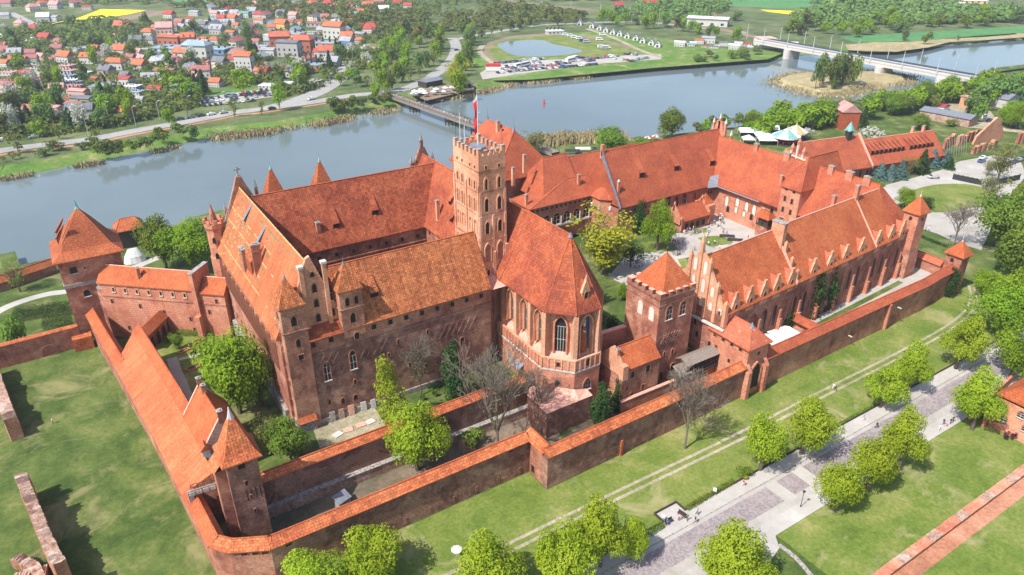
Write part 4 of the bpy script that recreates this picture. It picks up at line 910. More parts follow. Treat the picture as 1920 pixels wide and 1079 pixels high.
# ---- river tower, far left
r = thing('river_tower', 'massive brick tower with tall curved pyramid roof by the river, far left', 'tower', (-2, 206, 0))
rectwall(r, -9.2, 5.2, 199.0, 213.5, -2, 23.2, 'wall_red')
mb = MB(); mb.pyr(-10.2, 6.2, 198.0, 214.5, 22.9, 33.8, 0, ax=-1.6, ay_=207.5, flare=.3, th=.3); part(r, mb, 'roof', 'roof_dark')
mb = MB(); mb.cone((-1.6,207.5), 31.6, 34.0, 1.2, 6, 0, r1=.3); mb.tube((-1.6,207.5,33.8),(-1.8,207.5,35.9),.35,.12,6,0); part(r, mb, 'finial', 'copper')
mb = MB(); mb.box(-9.4, 5.3, 198.8, 213.5, 15.6, 16.6, 0); part(r, mb, 'string_course', 'stone')
for x, z, w, h in ((-6.2,19.4,1.6,1.8),(-3.6,20.0,.4,.4)): win(r, (x,199,z), (0,-1), w, h, 'rect', fr=.12, sill=True)
win(r, (-4.8,199,12.4), (0,-1), 1.5, 1.9, 'round', fr=.15, sill=True)
sl_t = math.atan2(12.5, 5.2)
for yy, t in ((203.2,.40),(206.5,.46)): slit_dormer(r, -9.3+6*t*.6, yy, 22.9+16*t*.62, (1,0), R(62), 5.5, .8, 1.1, 'roof_dark')

# ================= CURTAIN WALLS, SOUTH RANGE =================
def walkwall(name, label, pts, t, z0, ze, zr, mat, roofm, zi=None, ridge=.62, ov=.45, grp=None, cat='curtain wall'):
    """roofed wall: pts = outer face, thickness to the left of travel"""
    c = pts[len(pts)//2]; r = thing(name, label, cat, (c[0], c[1], z0), group=grp); zi = ze+.1 if zi is None else zi
    mb = MB(); sweep(mb, pts, [(0,z0),(0,ze+.12),(t,zi+.12),(t,z0)], 0); part(r, mb, 'wall', mat)
    mb = MB(); sweep(mb, pts, [(-ov,ze),(-ov,ze+.2),(t*ridge,zr),(t+ov*.7,zi+.2),(t+ov*.7,zi)], 0)
    L = [(p[0], p[1]) for p in pts]
    sweep(mb, [tuple(p) for p in pts], [(t*ridge-.14,zr-.04),(t*ridge-.14,zr+.1),(t*ridge+.14,zr+.1),(t*ridge+.14,zr-.04)], 1)
    part(r, mb, 'roof', [roofm, 'cap'] if False else [roofm, 'roof_orange']); return r
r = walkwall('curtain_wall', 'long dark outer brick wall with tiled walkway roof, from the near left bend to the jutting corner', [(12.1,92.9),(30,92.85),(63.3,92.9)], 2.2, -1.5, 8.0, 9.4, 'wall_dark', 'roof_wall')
for k in range(11): win(r, (15+4.4*k, 92.9, 7.0), (0,-1), 1.0, .5, 'rect', fr=.06)
for k in range(8): win(r, (26+5*k, 92.9, .7), (0,-1), .25, 1.3, 'rect', fr=.06)
r = walkwall('curtain_wall', 'angled corner stretch of tiled wall at the bottom left of the castle', [(3.9,98.6),(6.2,95.9),(12.1,92.9)], 2.2, -1.5, 8.0, 9.4, 'wall_red', 'roof_wall')
for s in (.35, .62, .85): q = Vector((6.2,95.9)).lerp(Vector((12.1,92.9)), s); win(r, (q.x, q.y, 6.9), (-.45,-.89), 1.0, .5, 'rect', fr=.06)
walkwall('curtain_wall', 'short tiled wall beside the wooden footbridge and the near corner tower', [(2.6,113.5),(3.9,98.6)], 2.2, -1, 8.0, 9.5, 'wall_red', 'roof_orange')
walkwall('curtain_wall', 'narrow tiled wall running up to the river tower above the left lawn', [(-6.2,197),(-4.4,181),(-2.5,165.5)], 2.6, -1, 8.0, 9.6, 'wall_red', 'roof_orange', zi=8.0)
r = walkwall('curtain_wall', 'jutting wall corner with small doorway facing the near lawn', [(63.4,94.9),(63.4,87.9)], 2.2, -.5, 8.0, 9.4, 'wall_red', 'roof_wall')
win(r, (63.4, 91.6, 0.6), (-1,0), 1.1, 2.0, 'rect', fr=.12, name='doorway')
r = walkwall('curtain_wall', 'outer brick wall with bright tile roof from the jutting corner to the gatehouse', [(63.4,86.7),(95,86.9),(119.5,87.3)], 2.2, -.5, 8.0, 9.4, 'wall_dark', 'roof_wall')
for k in range(6): win(r, (70+8.2*k, 86.95, 1.2), (0,-1), .22, 1.2, 'rect', fr=.06)
mb = MB(); mb.box(82,82.5,86.4,87,-.5,4.0,0); part(r, mb, 'drain', 'roof_orange')
r = walkwall('curtain_wall', 'longest outer brick wall with tiled roof, right of the gatehouse', [(126.2,87.4),(165,88.0),(196,88.4),(203,89.2),(212.6,89.6)], 2.4, -.5, 8.0, 9.7, 'wall_mid', 'roof_mid')
for x, mt, z in ((160,'lime',3.4),(181,'lime',5.6)):
    mb = MB(); mb.box(x, x+.35, 86.8, 87.9, z, z+.2, 0); part(r, mb, 'spout', mt)
mb = MB(); mb.box(176.6,177.3,87.4,88.3,-.5,7.8,0,top=True); part(r, mb, 'buttress', 'wall_court')
walkwall('curtain_wall', 'inner brick wall with tile coping between the castle terrace and the moat', [(14.6,109.2),(45,109.6),(75.9,110.2)], 1.6, 0, 8.2, 9.6, 'wall_dark', 'roof_wall')
mb = MB(); mb.box(14.6, 74, 108.2, 109.2, 0, 2.3, 0); mb.box(14.6,74,108.1,109.3,2.3,2.5,1); o = mb.build('wall_plinth', [M['ruin'], M['stone']]); reg(o, 'pale weathered stone plinth along the foot of the inner moat wall', 'plinth')
walkwall('curtain_wall', 'short tiled cross wall left of the far right corner tower', [(213.8,105.3),(213.2,94.4)], 1.8, 0, 7.2, 8.9, 'wall_red', 'roof_snowy')
# pyramid corner towers of the outer wall
r = turret('corner_tower', 'slim square tower with tile pyramid roof at the far right wall corner', 212.6, 216.8, 89.0, 93.6, -.5, 12.2, 16.4, 'wall_red', 'roof_orange', 'lime', ov=.7, wins=(('S',2.6,9.9,1.0,1.3,'round'),('E',2.2,9.9,.9,1.2,'round')), cat='tower')
r = thing('corner_tower', 'near left corner tower with steep flared tile roof and dark brick body', 'tower', (11.8, 106.2, 0))
rectwall(r, 9.3, 14.4, 103.4, 108.9, -1, 19.4, 'wall_dark'); rectwall(r, 7.6, 9.3, 105.0, 108.6, -1, 17.2, 'wall_red', 'stair_wall')
mb = MB(); mb.pyr(8.5, 15.2, 102.6, 109.7, 19.0, 27.2, 0, flare=.28, th=.2, ax=12.0, ay_=106.3); mb.p([(7.3,104.7,17.1),(9.3,104.7,19.3),(9.3,108.9,19.3),(7.3,108.9,17.1)][::-1]); part(r, mb, 'roof', 'roof_wall')
mb = MB(); mb.cone((12.0,106.3), 26.0, 28.0, .62, 8, 0, r1=.1); mb.cone((12.0,106.3),28.0,28.4,.16,6,0); part(r, mb, 'finial', 'steel')
for s, z, w, h in ((2.4,17.4,1.2,1.3),(2.6,13.6,.5,1.0),(2.9,10.6,.3,.7),(3.0,7.2,.3,.8)): win(r, (9.3+s,103.4,z), (0,-1), w, h, 'rect', fr=.1)
mb = MB(); 
for k in range(4):
    for sgn in (1,-1): mb.obox((11.6+k*.75, 103.37), (1,0), .10, .06, 10.2, 12.6, 0)
mb.box(10.2,13.4,103.3,103.4,16.1,16.4,0); part(r, mb, 'cornice', 'wall_dark')
# wide sloping roof range
r = thing('south_range', 'long low building with wide bright mono-pitch tile roof beside the left lawn', 'building', (3, 140, 0))
OUT = [(-2.6,166.0),(0.1,141.9),(1.9,122),(2.6,113.5)]; INN = [(2.6,173.5),(5.9,140),(7.3,119.5),(8.0,112.0)]
mb = MB(); mb.prism(OUT+INN[::-1], -1, 8.1, 0, top=False, bottom=False); part(r, mb, 'wall', 'wall_red')
mb = MB(); n = 14
def lerpl(L, t):
    k = min(int(t*(len(L)-1)), len(L)-2); f = t*(len(L)-1)-k; return Vector(L[k]).lerp(Vector(L[k+1]), f)
for i in range(n):
    a = lerpl(OUT, i/n); b_ = lerpl(OUT, (i+1)/n); c = lerpl(INN, (i+1)/n); d = lerpl(INN, i/n); o = Vector((-.5,-.03))
    za = 8.0; zc = 12.0
    mb.p([(a.x+o.x,a.y+o.y,za+.2), (b_.x+o.x,b_.y+o.y,za+.2), (c.x,c.y,zc), (d.x,d.y,zc)][::1]); mb.p([(a.x+o.x,a.y+o.y,za),(b_.x+o.x,b_.y+o.y,za),(b_.x+o.x,b_.y+o.y,za+.2),(a.x+o.x,a.y+o.y,za+.2)])
    mb.p([(a.x+o.x,a.y+o.y,za),(a.x+.3,a.y,za),(b_.x+.3,b_.y,za),(b_.x+o.x,b_.y+o.y,za)])
a = OUT[-1]; d = INN[-1]; mb.p([(a[0]-.5,a[1],8.0),(d[0],d[1],8.0),(d[0],d[1],12.0),(a[0]-.5,a[1],8.2)]); a = OUT[0]; d = INN[0]; mb.p([(a[0]-.5,a[1],8.0),(a[0]-.5,a[1],8.2),(d[0],d[1],12.0),(d[0],d[1],8.0)])
part(r, mb, 'roof', 'roof_south')
walkwall('curtain_wall', 'inner tiled wall along the top edge of the wide mono-pitch roof', [(2.7,173.6),(6.0,140),(7.2,124.5)], 2.0, 0, 12.15, 13.6, 'wall_red', 'roof_orange', zi=12.0, ridge=.75, ov=.2)
# garden house
r = thing('garden_house', 'gabled brick house with bright roof slope behind the near corner tower', 'house', (11.3, 125.5, 0))
hd = Vector((1.1,-13.7)).normalized()
mb = MB(); 
def hp(s, o): q = Vector((10.6,132.3))+hd*s+Vector((-hd.y, hd.x))*o; return (q.x, q.y)
mb.prism([hp(0,-3.9),hp(13.6,-3.9),hp(13.6,3.9),hp(0,3.9)], 0, 12.2, 0, top=False, bottom=False); part(r, mb, 'wall', 'wall_red')
mb = MB(); gable(mb, hp(.3,0), hp(13.3,0), 4.3, 4.3, 12.0, 18.0, m=0, cap=0); part(r, mb, 'roof', 'roof_orange')
mb = MB()
for s in (0.0, 13.2):
    q = [hp(s,-4.1), hp(s,0), hp(s,4.1)]; q2 = [hp(s+.45,-4.1), hp(s+.45,0), hp(s+.45,4.1)]; zs = (12.6, 18.5, 12.6)
    P = [(a[0],a[1],z) for a, z in zip(q, zs)]+[(q[2][0],q[2][1],10.5),(q[0][0],q[0][1],10.5)]; Q = [(a[0],a[1],z) for a, z in zip(q2, zs)]+[(q2[2][0],q2[2][1],10.5),(q2[0][0],q2[0][1],10.5)]
    mb.loft([P, Q], 0)
part(r, mb, 'gable', 'cap'); 
for s, w in ((0.2,.8),(13.4,.9),(3.2,.8)): q = hp(s, .1); chimney(r, q[0], q[1], 17, 19.5, w, w, 'wall_red')
mb = MB(); mb.box(7.2,8.6,117.2,118.4,8,13.2,0); gable(mb,(7.9,117.1),(7.9,119.2),.9,.9,13.1,14.3,m=1); part(r, mb, 'porch', ['lime','roof_wall'])
# arcaded passage with two little roofs in the garden
r = thing('arcade', 'arched brick garden arcade with dark tile roof under the long passage', 'arcade', (9, 184, 0))
A0 = Vector((5.2,177.8)); A1 = Vector((12.4,187.6)); ad = (A1-A0).normalized(); an = Vector((ad.y,-ad.x)); LA = (A1-A0).length
def apt(s, o): q = A0+ad*s+an*o; return (q.x, q.y)
mb = MB(); mb.prism([apt(0,0), apt(LA,0), apt(LA,-3.0), apt(0,-3.0)], 2.5, 7.6, 0, top=False); mb.obox(apt(LA+1.4,-1), (ad.x,ad.y), 3.4, 5.2, 2.5, 10.8, 0); part(r, mb, 'wall', 'wall_red')
mb = MB(); gable(mb, apt(-.4,-1.2), apt(LA,-1.2), 2.4, 1.9, 7.6, 9.6, m=0); gable(mb, apt(LA-.4,-1), apt(LA+3.2,-1), 3.0, 3.0, 10.6, 12.8, m=0); part(r, mb, 'roof', 'roof_dark')
mb = MB(); mb.obox(apt(LA-.5,-1), (ad.x,ad.y), .35, 6.4, 8, 13.0, 0); part(r, mb, 'coping', 'stone')
for k in range(4): q = apt(1.8+2.8*k, .02); win(r, (q[0], q[1], 3.0), (an.x, an.y), 1.7, 3.4, 'round', fr=.25, fd=.12, mf='wall_red', name='arch')
# wooden footbridge at the corner tower
r = thing('timber_footbridge', 'grey railed timber footbridge joining the wide roof to the near corner tower', 'footbridge', (5.6, 110.5, 8))
b0 = Vector((3.4,110.8,10.2)); b1 = Vector((9.0,108.6,11.6)); mb = MB(); bd = (b1-b0).normalized(); bn = Vector((-bd.y, bd.x, 0)).normalized()
for k in range(22):
    c = b0.lerp(b1, (k+.5)/22); a = bd*.11; mb.p([c-a-bn*.9, c+a-bn*.9, c+a+bn*.9, c-a+bn*.9])
part(r, mb, 'deck', 'wood')
mb = MB()
for s in (-.9,.9):
    for h in (.5,1.0): mb.tube(b0+bn*s+Vector((0,0,h)), b1+bn*s+Vector((0,0,h)), .06,.06,5)
    for k in range(6): c = b0.lerp(b1, k/5)+bn*s; mb.tube(c-Vector((0,0,.3)), c+Vector((0,0,1.05)), .06,.06,5)
part(r, mb, 'railing', 'black'); mb = MB(); mb.box(3.0,3.9,110.0,111.8,6,10.1,0); part(r, mb, 'footing', 'stone')
# wall left of the river tower, and red-roofed shore wall behind it
r = thing('enclosing_wall', 'plain dark brick wall with bricked-up arch closing the far end of the left lawn', 'wall', (-25, 195, 0))
mb = MB(); mb.prism([(-9.2,196.0),(-32,194.6),(-60,192),(-60,193.4),(-32,196),(-9.2,197.4)], -1, 6.0, 0); part(r, mb, 'wall', 'wall_red')
mb = MB(); sweep(mb, [(-9.0,196.0),(-32,194.6),(-60,192)], [(.2,6.0),(.1,6.2),(-.7,6.5),(-1.6,6.2),(-1.6,6.0)]); mb.box(-11,-6.5,193.6,196.5,-1,3.6,0); part(r, mb, 'coping', 'roof_wall')
win(r, (-16.5,195.52,.2), (0.06,-1), 3.0, 2.6, 'round', fr=.3, mf='wall_mid', mp='wall_red', name='blocked_arch')
r = walkwall('shore_wall', 'low tile-roofed wall along the river bank left of the river tower', [(-80,236),(-26.8,244.6),(-12,250.7)], 2.0, -1, 2.6, 4.6, 'wall_red', 'roof_dark', cat='wall'); 
r = walkwall('shore_wall', 'dark tile-roofed wall piece beside the timber bastion and white tent', [(-9,256),(10,262)], 2.0, -1, 3, 5.0, 'wall_red', 'roof_dark', cat='wall')
r = thing('timber_bastion', 'small square black timber bastion with orange tile roof by the river', 'bastion', (11.5, 263, 0))
rectwall(r, 7.6, 15.4, 259.5, 266, 0, 6.4, 'woodd'); mb = MB(); gable(mb, (6.8,262.8), (16.2,262.8), 4.2, 4.2, 6.2, 9.6, 2.5, 2.5, m=0, cap=0); part(r, mb, 'roof', 'roof_orange')
# ruined walls on the left lawn
def ruin(label, pts, w, h, seed):
    rnd = random.Random(seed); L = smooth_line(pts, 22); mb = MB(); rings = []; st = 1.0
    for i, c in enumerate(L):
        d = (L[min(i+1,len(L)-1)]-L[max(i-1,0)]).normalized(); n = Vector((-d.y,d.x)); st = rnd.uniform(.62,1.08) if i % 6 == 0 else st; hh = h*(st+.10*rnd.random()); ww = w*(.8+.45*rnd.random())
        ww = w*(.9+.22*rnd.random()); e1 = rnd.uniform(-.15,.15)*w; hb = hh*rnd.uniform(.93,1.03)
        rings.append([(c.x-n.x*ww*.5,c.y-n.y*ww*.5,-.3),(c.x-n.x*ww*.5,c.y-n.y*ww*.5,hh),(c.x+n.x*e1,c.y+n.y*e1,(hh+hb)/2+rnd.uniform(-.25,.3)),(c.x+n.x*ww*.5,c.y+n.y*ww*.5,hb),(c.x+n.x*ww*.5,c.y+n.y*ww*.5,-.3)])
    mb.loft(rings, 0)
    for f in range(len(mb.f)): mb.m[f] = 1 if f % 5 in (1, 2) and f < (len(rings)-1)*5 else 0
    o = mb.build('ruined_wall', [M['wall_mid'], M['ruin']]); reg(o, label, 'ruin'); return o
ruin('tall broken brick wall ruin standing alone on the lower left lawn', [(-22.6,139.5),(-22.0,134),(-20.6,125.6),(-19.2,117.0),(-17.4,108.5)], 1.9, 7.0, 3)
ruin('jagged spur of the broken ruin at the lower left edge', [(-25.5,116.0),(-20.5,115.0)], 3.0, 2.0, 4)
ruin('low crumbling footing below the tall ruin at the bottom left corner', [(-25,121),(-22.5,117.5),(-21,112),(-19.5,108)], 1.6, 2.2, 5)
ruin('broken brick wall end at the left edge beside the enclosing wall', [(-29.5,192),(-27.6,184),(-26.0,172),(-24.3,160.5)], 2.4, 5.2, 6)
# canvas pavilion tent
r = thing('pavilion_tent', 'white canvas medieval tent on the grass behind the river tower', 'tent', (10, 246.5, 0))
mb = MB(); rg = []
for z, a, b_ in ((0,3.4,2.4),(1.8,2.9,1.9),(2.0,2.9,1.9),(4.6,1.4,.12)):
    rg.append([(10+a*math.copysign(abs(math.cos(t))**.8, math.cos(t)), 246.5+b_*math.copysign(abs(math.sin(t))**.9, math.sin(t)), z) for t in [2*math.pi*k/16 for k in range(16)]])
mb.loft(rg, 0); part(r, mb, 'canvas', 'canvas')

# ================= GATE GROUP RIGHT OF THE APSE =================
r = thing('gate_tower', 'broad square brick tower with battlements and pyramid roof right of the apse', 'tower', (109, 106.5, 0))
X0, X1, Y0, Y1 = 103.4, 114.2, 100.7, 111.8
rectwall(r, X0, X1, Y0, Y1, -.5, 25.0, 'wall_red'); mb = MB(); mb.box(X0-.15, X1+.15, Y0-.15, Y1+.15, 22.6, 22.85, 0); mb.box(X0-.2,X1+.2,Y0-.2,Y1+.2,24.2,24.6,0); part(r, mb, 'string_course', 'wall_dark')
mb = MB(); merlons(mb, X0-.1, X1+.1, Y0-.1, Y1+.1, 24.6, 25.8, .8, 3, 3, 1.6, 0, 0, 1); part(r, mb, 'merlon', ['wall_red', 'cap'])
mb = MB(); mb.pyr(X0+.9, X1-.1, Y0+.1, Y1-1.0, 25.2, 32.9, 0); part(r, mb, 'roof', 'roof_orange')
mb = MB(); mb.cone(((X0+X1)/2+.4,(Y0+Y1)/2-.5), 31.6, 33.2, .5, 8, 0); mb.tube((109.2,105.75,33),(109.2,105.75,35.5),.06,.04,5,0); mb.cone((109.2,105.75),34,34.5,.3,6,0); part(r, mb, 'finial', 'black')
for x, mpn in ((106.6,'glass'),(110.8,'glass')): win(r, (x, Y0, 18.6), (0,-1), 1.7, 3.5, 'round', fr=.28, fd=.2, mf='wall_mid', mp=mpn, mull=1, sill=True)
for y in (103.0, 106.8): win(r, (X0, y, 18.2), (-1,0), 1.7, 3.6, 'round', fr=.18, fd=.1, mf='wall_court', mp='blind')
for x, z, w, h in ((106.2,12.9,.6,1.4),(109.8,12.9,.6,1.3),(106.6,8.6,.6,1.2),(109.2,8.4,.7,1.3),(109.9,3.2,1.3,2.3),(106.3,2.2,.8,2.2)): win(r, (x, Y0, z), (0,-1), w, h, 'round', fr=.2, fd=.1, mf='wall_court', mp='glass' if w > 1 else 'dark')
mb = MB()
for k in range(6):
    for sg in (1,-1):
        cx_, cz = 107.9, 13.4; L = 2.2-abs(k-2.5)*.35; x = cx_+(k-2.5)*.95
        mb.tube((x-L*.5,Y0-.08,cz-sg*L*.75),(x+L*.5,Y0-.08,cz+sg*L*.75),.12,.12,4)
part(r, mb, 'diamond_pattern', 'wall_dark')
r = thing('guard_house', 'small brick house with orange roof against the foot of the gate tower', 'house', (97.5, 102, 0))
rectwall(r, 92.4, 103.2, 98.6, 106.5, -.5, 10.6, 'wall_mid'); mb = MB(); gable(mb, (92.9,102.6), (103.3,102.6), 4.2, 4.2, 10.5, 14.6, m=0, cap=0); part(r, mb, 'roof', 'roof_orange')
mb = MB(); gab_x(mb, [(98.4,9),(106.7,9),(106.7,11.2),(102.6,15.3),(98.4,11.2)], 91.9, 92.8); mb.box(91.6,93.1,98.0,99.4,8.5,12.2,0); part(r, mb, 'gable', 'wall_light'); chimney(r, 92.4, 101.2, 12, 14.9, .8, .8, 'wall_light')
for x, z, w, h in ((95.0,8.0,.9,1.7),(99.6,8.0,1.3,1.8),(95.3,2.6,.9,1.2),(98.6,3.6,.9,1.2),(93.6,5.2,.5,.9)): win(r, (x, 98.6, z), (0,-1), w, h, 'rect', fr=.12, mp='glass')
rectwall(r, 88.5, 92.4, 99.5, 106, -.5, 3.5, 'wall_red', 'yard_wall', top=True)
r = thing('yard_wall', 'low brick yard wall below the gate tower behind the tiled wall', 'wall', (103, 97.4, 0)); mb = MB(); mb.prism([(91.5,97.6),(112,97.4),(112,98.1),(91.5,98.3)], -.5, 3.0, 0); mb.prism([(91.4,97.5),(112,97.3),(112,98.2),(91.4,98.4)], 3.0, 3.2, 1); part(r, mb, 'wall', ['wall_red','cap'])
# gatehouse block
r = thing('gatehouse', 'brick gatehouse block with white-flecked tile roof bridging the outer wall', 'gatehouse', (123, 93.5, 0))
rectwall(r, 119.4, 126.2, 87.2, 99.2, -.5, 13.2, 'wall_court'); mb = MB(); gable(mb, (122.8,86.7), (122.8,99.4), 4.0, 4.0, 13.0, 17.2, 3.4, .1, m=0, cap=0); part(r, mb, 'roof', 'roof_snowy')
wrow(r, (119.4,98.6), (119.4,88.2), 11.6, 4, .8, .8, 'rect', fr=.15); 
for y, z in ((96.5,8.6),(92.2,7.0),(90.2,5.0)): win(r, (119.4, y, z), (-1,0), .6, 1.0, 'rect', fr=.1)
for k in range(46): pass
win(r, (123.0, 87.2, 10.6), (0,-1), .7, .9, 'rect', fr=.1)
mb = MB(); mb.box(119.2,120.3,85.9,87.2,-.5,7.4,0); mb.box(125.0,126.1,85.9,87.2,-.5,7.4,0); mb.p([(119.2,85.9,7.4),(120.3,85.9,7.4),(120.3,87.2,9.2),(119.2,87.2,9.2)]); mb.p([(125,85.9,7.4),(126.1,85.9,7.4),(126.1,87.2,9.2),(125,87.2,9.2)]); part(r, mb, 'buttress', 'wall_court')
win(r, (122.7, 87.15, 1.5), (0,-1), 3.4, 7.2, 'pointed', fr=.4, fd=.5, mf='wall_mid', mp='dark', name='gate_arch')
mb = MB(); mb.cone((122.8,90.1),16.6,18.0,.7,8,0); part(r, mb, 'finial', 'lead')
r = thing('timber_gallery', 'grey timber roofed bridge gallery between gate tower and gatehouse', 'covered bridge', (114, 96.8, 0))
mb = MB(); mb.box(109.5, 119.3, 95.6, 98.6, 5.5, 5.8, 0); mb.p([(108.6,95.0,8.0),(119.4,95.0,8.0),(119.4,97.2,9.2),(108.6,97.2,9.2)]); mb.p([(108.6,99.2,8.1),(108.6,97.2,9.2),(119.4,97.2,9.2),(119.4,99.2,8.1)]); mb.p([(106.4,94.8,6.0),(110.4,94.8,6.0),(110.4,97.6,7.6),(106.4,97.6,7.6)]); part(r, mb, 'roof', 'wood')
mb = MB(); 
for k in range(12): mb.box(109.0+.92*k, 109.15+.92*k, 95.2, 95.35, 5.2, 8.1, 0)
mb.box(108.6,119.4,95.15,95.3,6.6,6.8,0); mb.box(106.6,119.4,95.1,98.8,5.0,5.3,0); part(r, mb, 'rail', 'woodd')
mb = MB(); mb.box(110.5,119.3,95.9,98.4,-.5,5.0,0); part(r, mb, 'wall', 'wall_red'); win(r, (115.3,95.9,.6), (0,-1), 1.8, 2.8, 'round', fr=.3, name='arch')
# short pale wall behind the church apse
r = thing('court_wall', 'low brick wall edging the courtyard between apse and gate tower', 'wall', (99, 112, 0)); mb = MB(); mb.prism([(93.5,111.6),(103.4,111.0),(103.4,111.8),(93.5,112.4)], 0, 12.5, 0); mb.prism([(93.4,111.4),(103.4,110.8),(103.4,112.0),(93.4,112.6)], 12.5, 12.8, 1); mb.prism([(93.5,104.5),(103.4,104.5),(103.4,105.3),(93.5,105.3)], 0, 5.0, 0); part(r, mb, 'wall', ['wall_court','cap'])
# white sail canopies and cross wall on the east terrace
for i, (x, lb) in enumerate(((136.3,'nearest of three joined white canopies beside the gatehouse'),(139.9,'middle of three joined white canopies beside the gatehouse'),(143.5,'farthest of three joined white canopies beside the gatehouse'))):
    r = thing('garden_canopy', lb, 'canopy', (x, 94.2, 4), group='white canopies on the east terrace'); mb = MB(); c = (x,94.2,8.3); P = [(x-1.7,91.2,6.6),(x+1.7,91.3,6.9),(x+1.7,97.2,6.7),(x-1.7,97.2,7.0)]
    for k in range(4):
        a, b_ = Vector(P[k]), Vector(P[(k+1)%4]); m_ = (a+b_)/2+(Vector(c)-(a+b_)/2)*.12; mb.p([a, m_, c]); mb.p([m_, b_, c])
    part(r, mb, 'canvas', 'canvas'); mb = MB()
    for q in P+[c]: mb.tube((q[0],q[1],4),q,.06,.06,5)
    part(r, mb, 'pole', 'black')
r = thing('cross_wall', 'short brick cross wall with tile roof and arch beside the white canopies', 'wall', (150.5, 94, 4))
mb = MB(); mb.prism([(148.6,89.5),(149.9,89.5),(149.9,97.5),(148.6,97.5)], 4, 7.6, 0, top=False); part(r, mb, 'wall', 'wall_court'); mb = MB(); gable(mb, (149.3,89.3), (149.3,98.0), 1.7, 1.7, 7.5, 9.0, m=0, cap=0); part(r, mb, 'roof', 'roof_mid'); win(r, (148.6,92.4,4.0), (-1,0), 2.6, 2.3, 'round', fr=.3, mf='wall_mid', name='arch')

# ================= MIDDLE CASTLE =================
# east wing (slightly rotated)
r = thing('castle_wing', 'long right-hand castle wing with stepped dormer gables above the garden terrace', 'castle wing', (160, 106, 4))
e0 = Vector((119.6,95.6)); ed = Vector((.9977,.0683)); en = Vector((-ed.y, ed.x))
def ep(s, o): q = e0+ed*s+en*o; return (q.x, q.y)
mb = MB(); mb.prism([ep(0,0), ep(83,0), ep(83,17.4), ep(0,17.4)], 0, 18.2, 0, top=False, bottom=False); part(r, mb, 'wall', 'wall_red')
mb = MB(); gable(mb, ep(.5,8.7), ep(27.5,8.7), 9.4, 9.3, 18.0, 30.0, m=0, cap=1); gable(mb, ep(27.5,8.7), ep(77,8.7), 9.5, 9.4, 18.15, 30.6, m=0, cap=1); part(r, mb, 'roof', ['roof_orange','cap'])
esl = math.atan2(12, 9.3)
# valley-line fire walls on the roof
mb = MB()
for s, z in ((27.3, 0), (64.5, 0)):
    P = [ep(s,-.7), ep(s,8.7)]; P2 = [ep(s+.35,-.7), ep(s+.35,8.7)]
    mb.loft([[(P[0][0],P[0][1],18.0),(P[0][0],P[0][1],18.9),(P[1][0],P[1][1],31.0),(P[1][0],P[1][1],28)], [(P2[0][0],P2[0][1],18.0),(P2[0][0],P2[0][1],18.9),(P2[1][0],P2[1][1],31.0),(P2[1][0],P2[1][1],28)]], 0)
part(r, mb, 'fire_wall', 'cap')
mb = MB()
for s, z in ((27.6,28.6),): c = ep(s, 7.2); mb.obox(c, (ed.x,ed.y), 1.4, 3.6, 24, 32.4, 0); mb.obox(c, (ed.x,ed.y), 1.7, 3.9, 32.4, 32.7, 1)
for s, o, z0, z1 in ((27.8,4.6,23,27.6),(27.8,2.2,20,24.2),(27.8,.1,17,21.6)): c = ep(s, o); mb.obox(c, (ed.x,ed.y), .7, .7, z0, z1, 0); mb.cone(c, z1, z1+.7, .5, 4, 0, R(45))
part(r, mb, 'chimney', ['wall_light','stone'])
for s, o, z in ((64.8,8.4,34),(60,12,31)): c = ep(s,o); chimney(r, c[0], c[1], 27, z, 1.2, 1.0, 'wall_court')
DORM = [129.3,132.9,136.6,141.6,146.4]  # filled from the photo below
dpx = [(1375,566),(1401,553),(1426,541),(1450,530),(1473,517),(1513,498),(1541,483),(1568,470),(1595,456),(1625,442),(1650,432),(1674,423)]
dm = MB(); dm2 = MB()
for px_, py_ in dpx:
    q = at(px_, py_, 20.3); s = (Vector((q.x,q.y))-e0).dot(ed)
    mb = MB(); w = 1.5
    def D(ds, o, z): c = ep(s+ds, o); return (c[0], c[1], z)
    # gable front (stepped outline)
    prof = [(-w,16.6),(w,16.6),(w,19.6),(w*.72,20.5),(w*.62,21.2),(w*.34,22.0),(w*.3,23.0),(-w*.3,23.0),(-w*.34,22.0),(-w*.62,21.2),(-w*.72,20.5),(-w,19.6)]
    n = len(prof); b = len(mb.v); mb.v += [D(a,-.15,z) for a, z in prof]+[D(a,.35,z) for a, z in prof]
    mb.f.append(tuple(b+i for i in range(n))); mb.m.append(0); mb.f.append(tuple(b+n+i for i in reversed(range(n)))); mb.m.append(0)
    for i in range(n): j = (i+1)%n; mb.f.append((b+j,b+i,b+n+i,b+n+j)); mb.m.append(0)
    # saddle roof behind
    zt = 22.3; o1 = (zt-18.25)/1.29-.3
    mb.p([D(-1.75,.3,19.5), D(0,.3,zt), D(0,o1,zt), D(-1.75,.9,19.5)][::-1], 1); mb.p([D(1.75,.3,19.5), D(1.75,.9,19.5), D(0,o1,zt), D(0,.3,zt)][::-1], 1)
    mb.p([D(-1.5,.3,17.8), D(-1.5,.3,19.9), D(-1.5,1.6,19.9)],0); mb.p([D(1.5,.3,17.8), D(1.5,1.6,19.9), D(1.5,.3,19.9)],0)
    adopt(mb.build('dormer', [M['wall_light'], M['roof_snowy']]), r)
    c = ep(s, -.17); win(r, (c[0], c[1], 18.4), (ed.y,-ed.x), .9, 1.6, 'pointed', fr=.1)
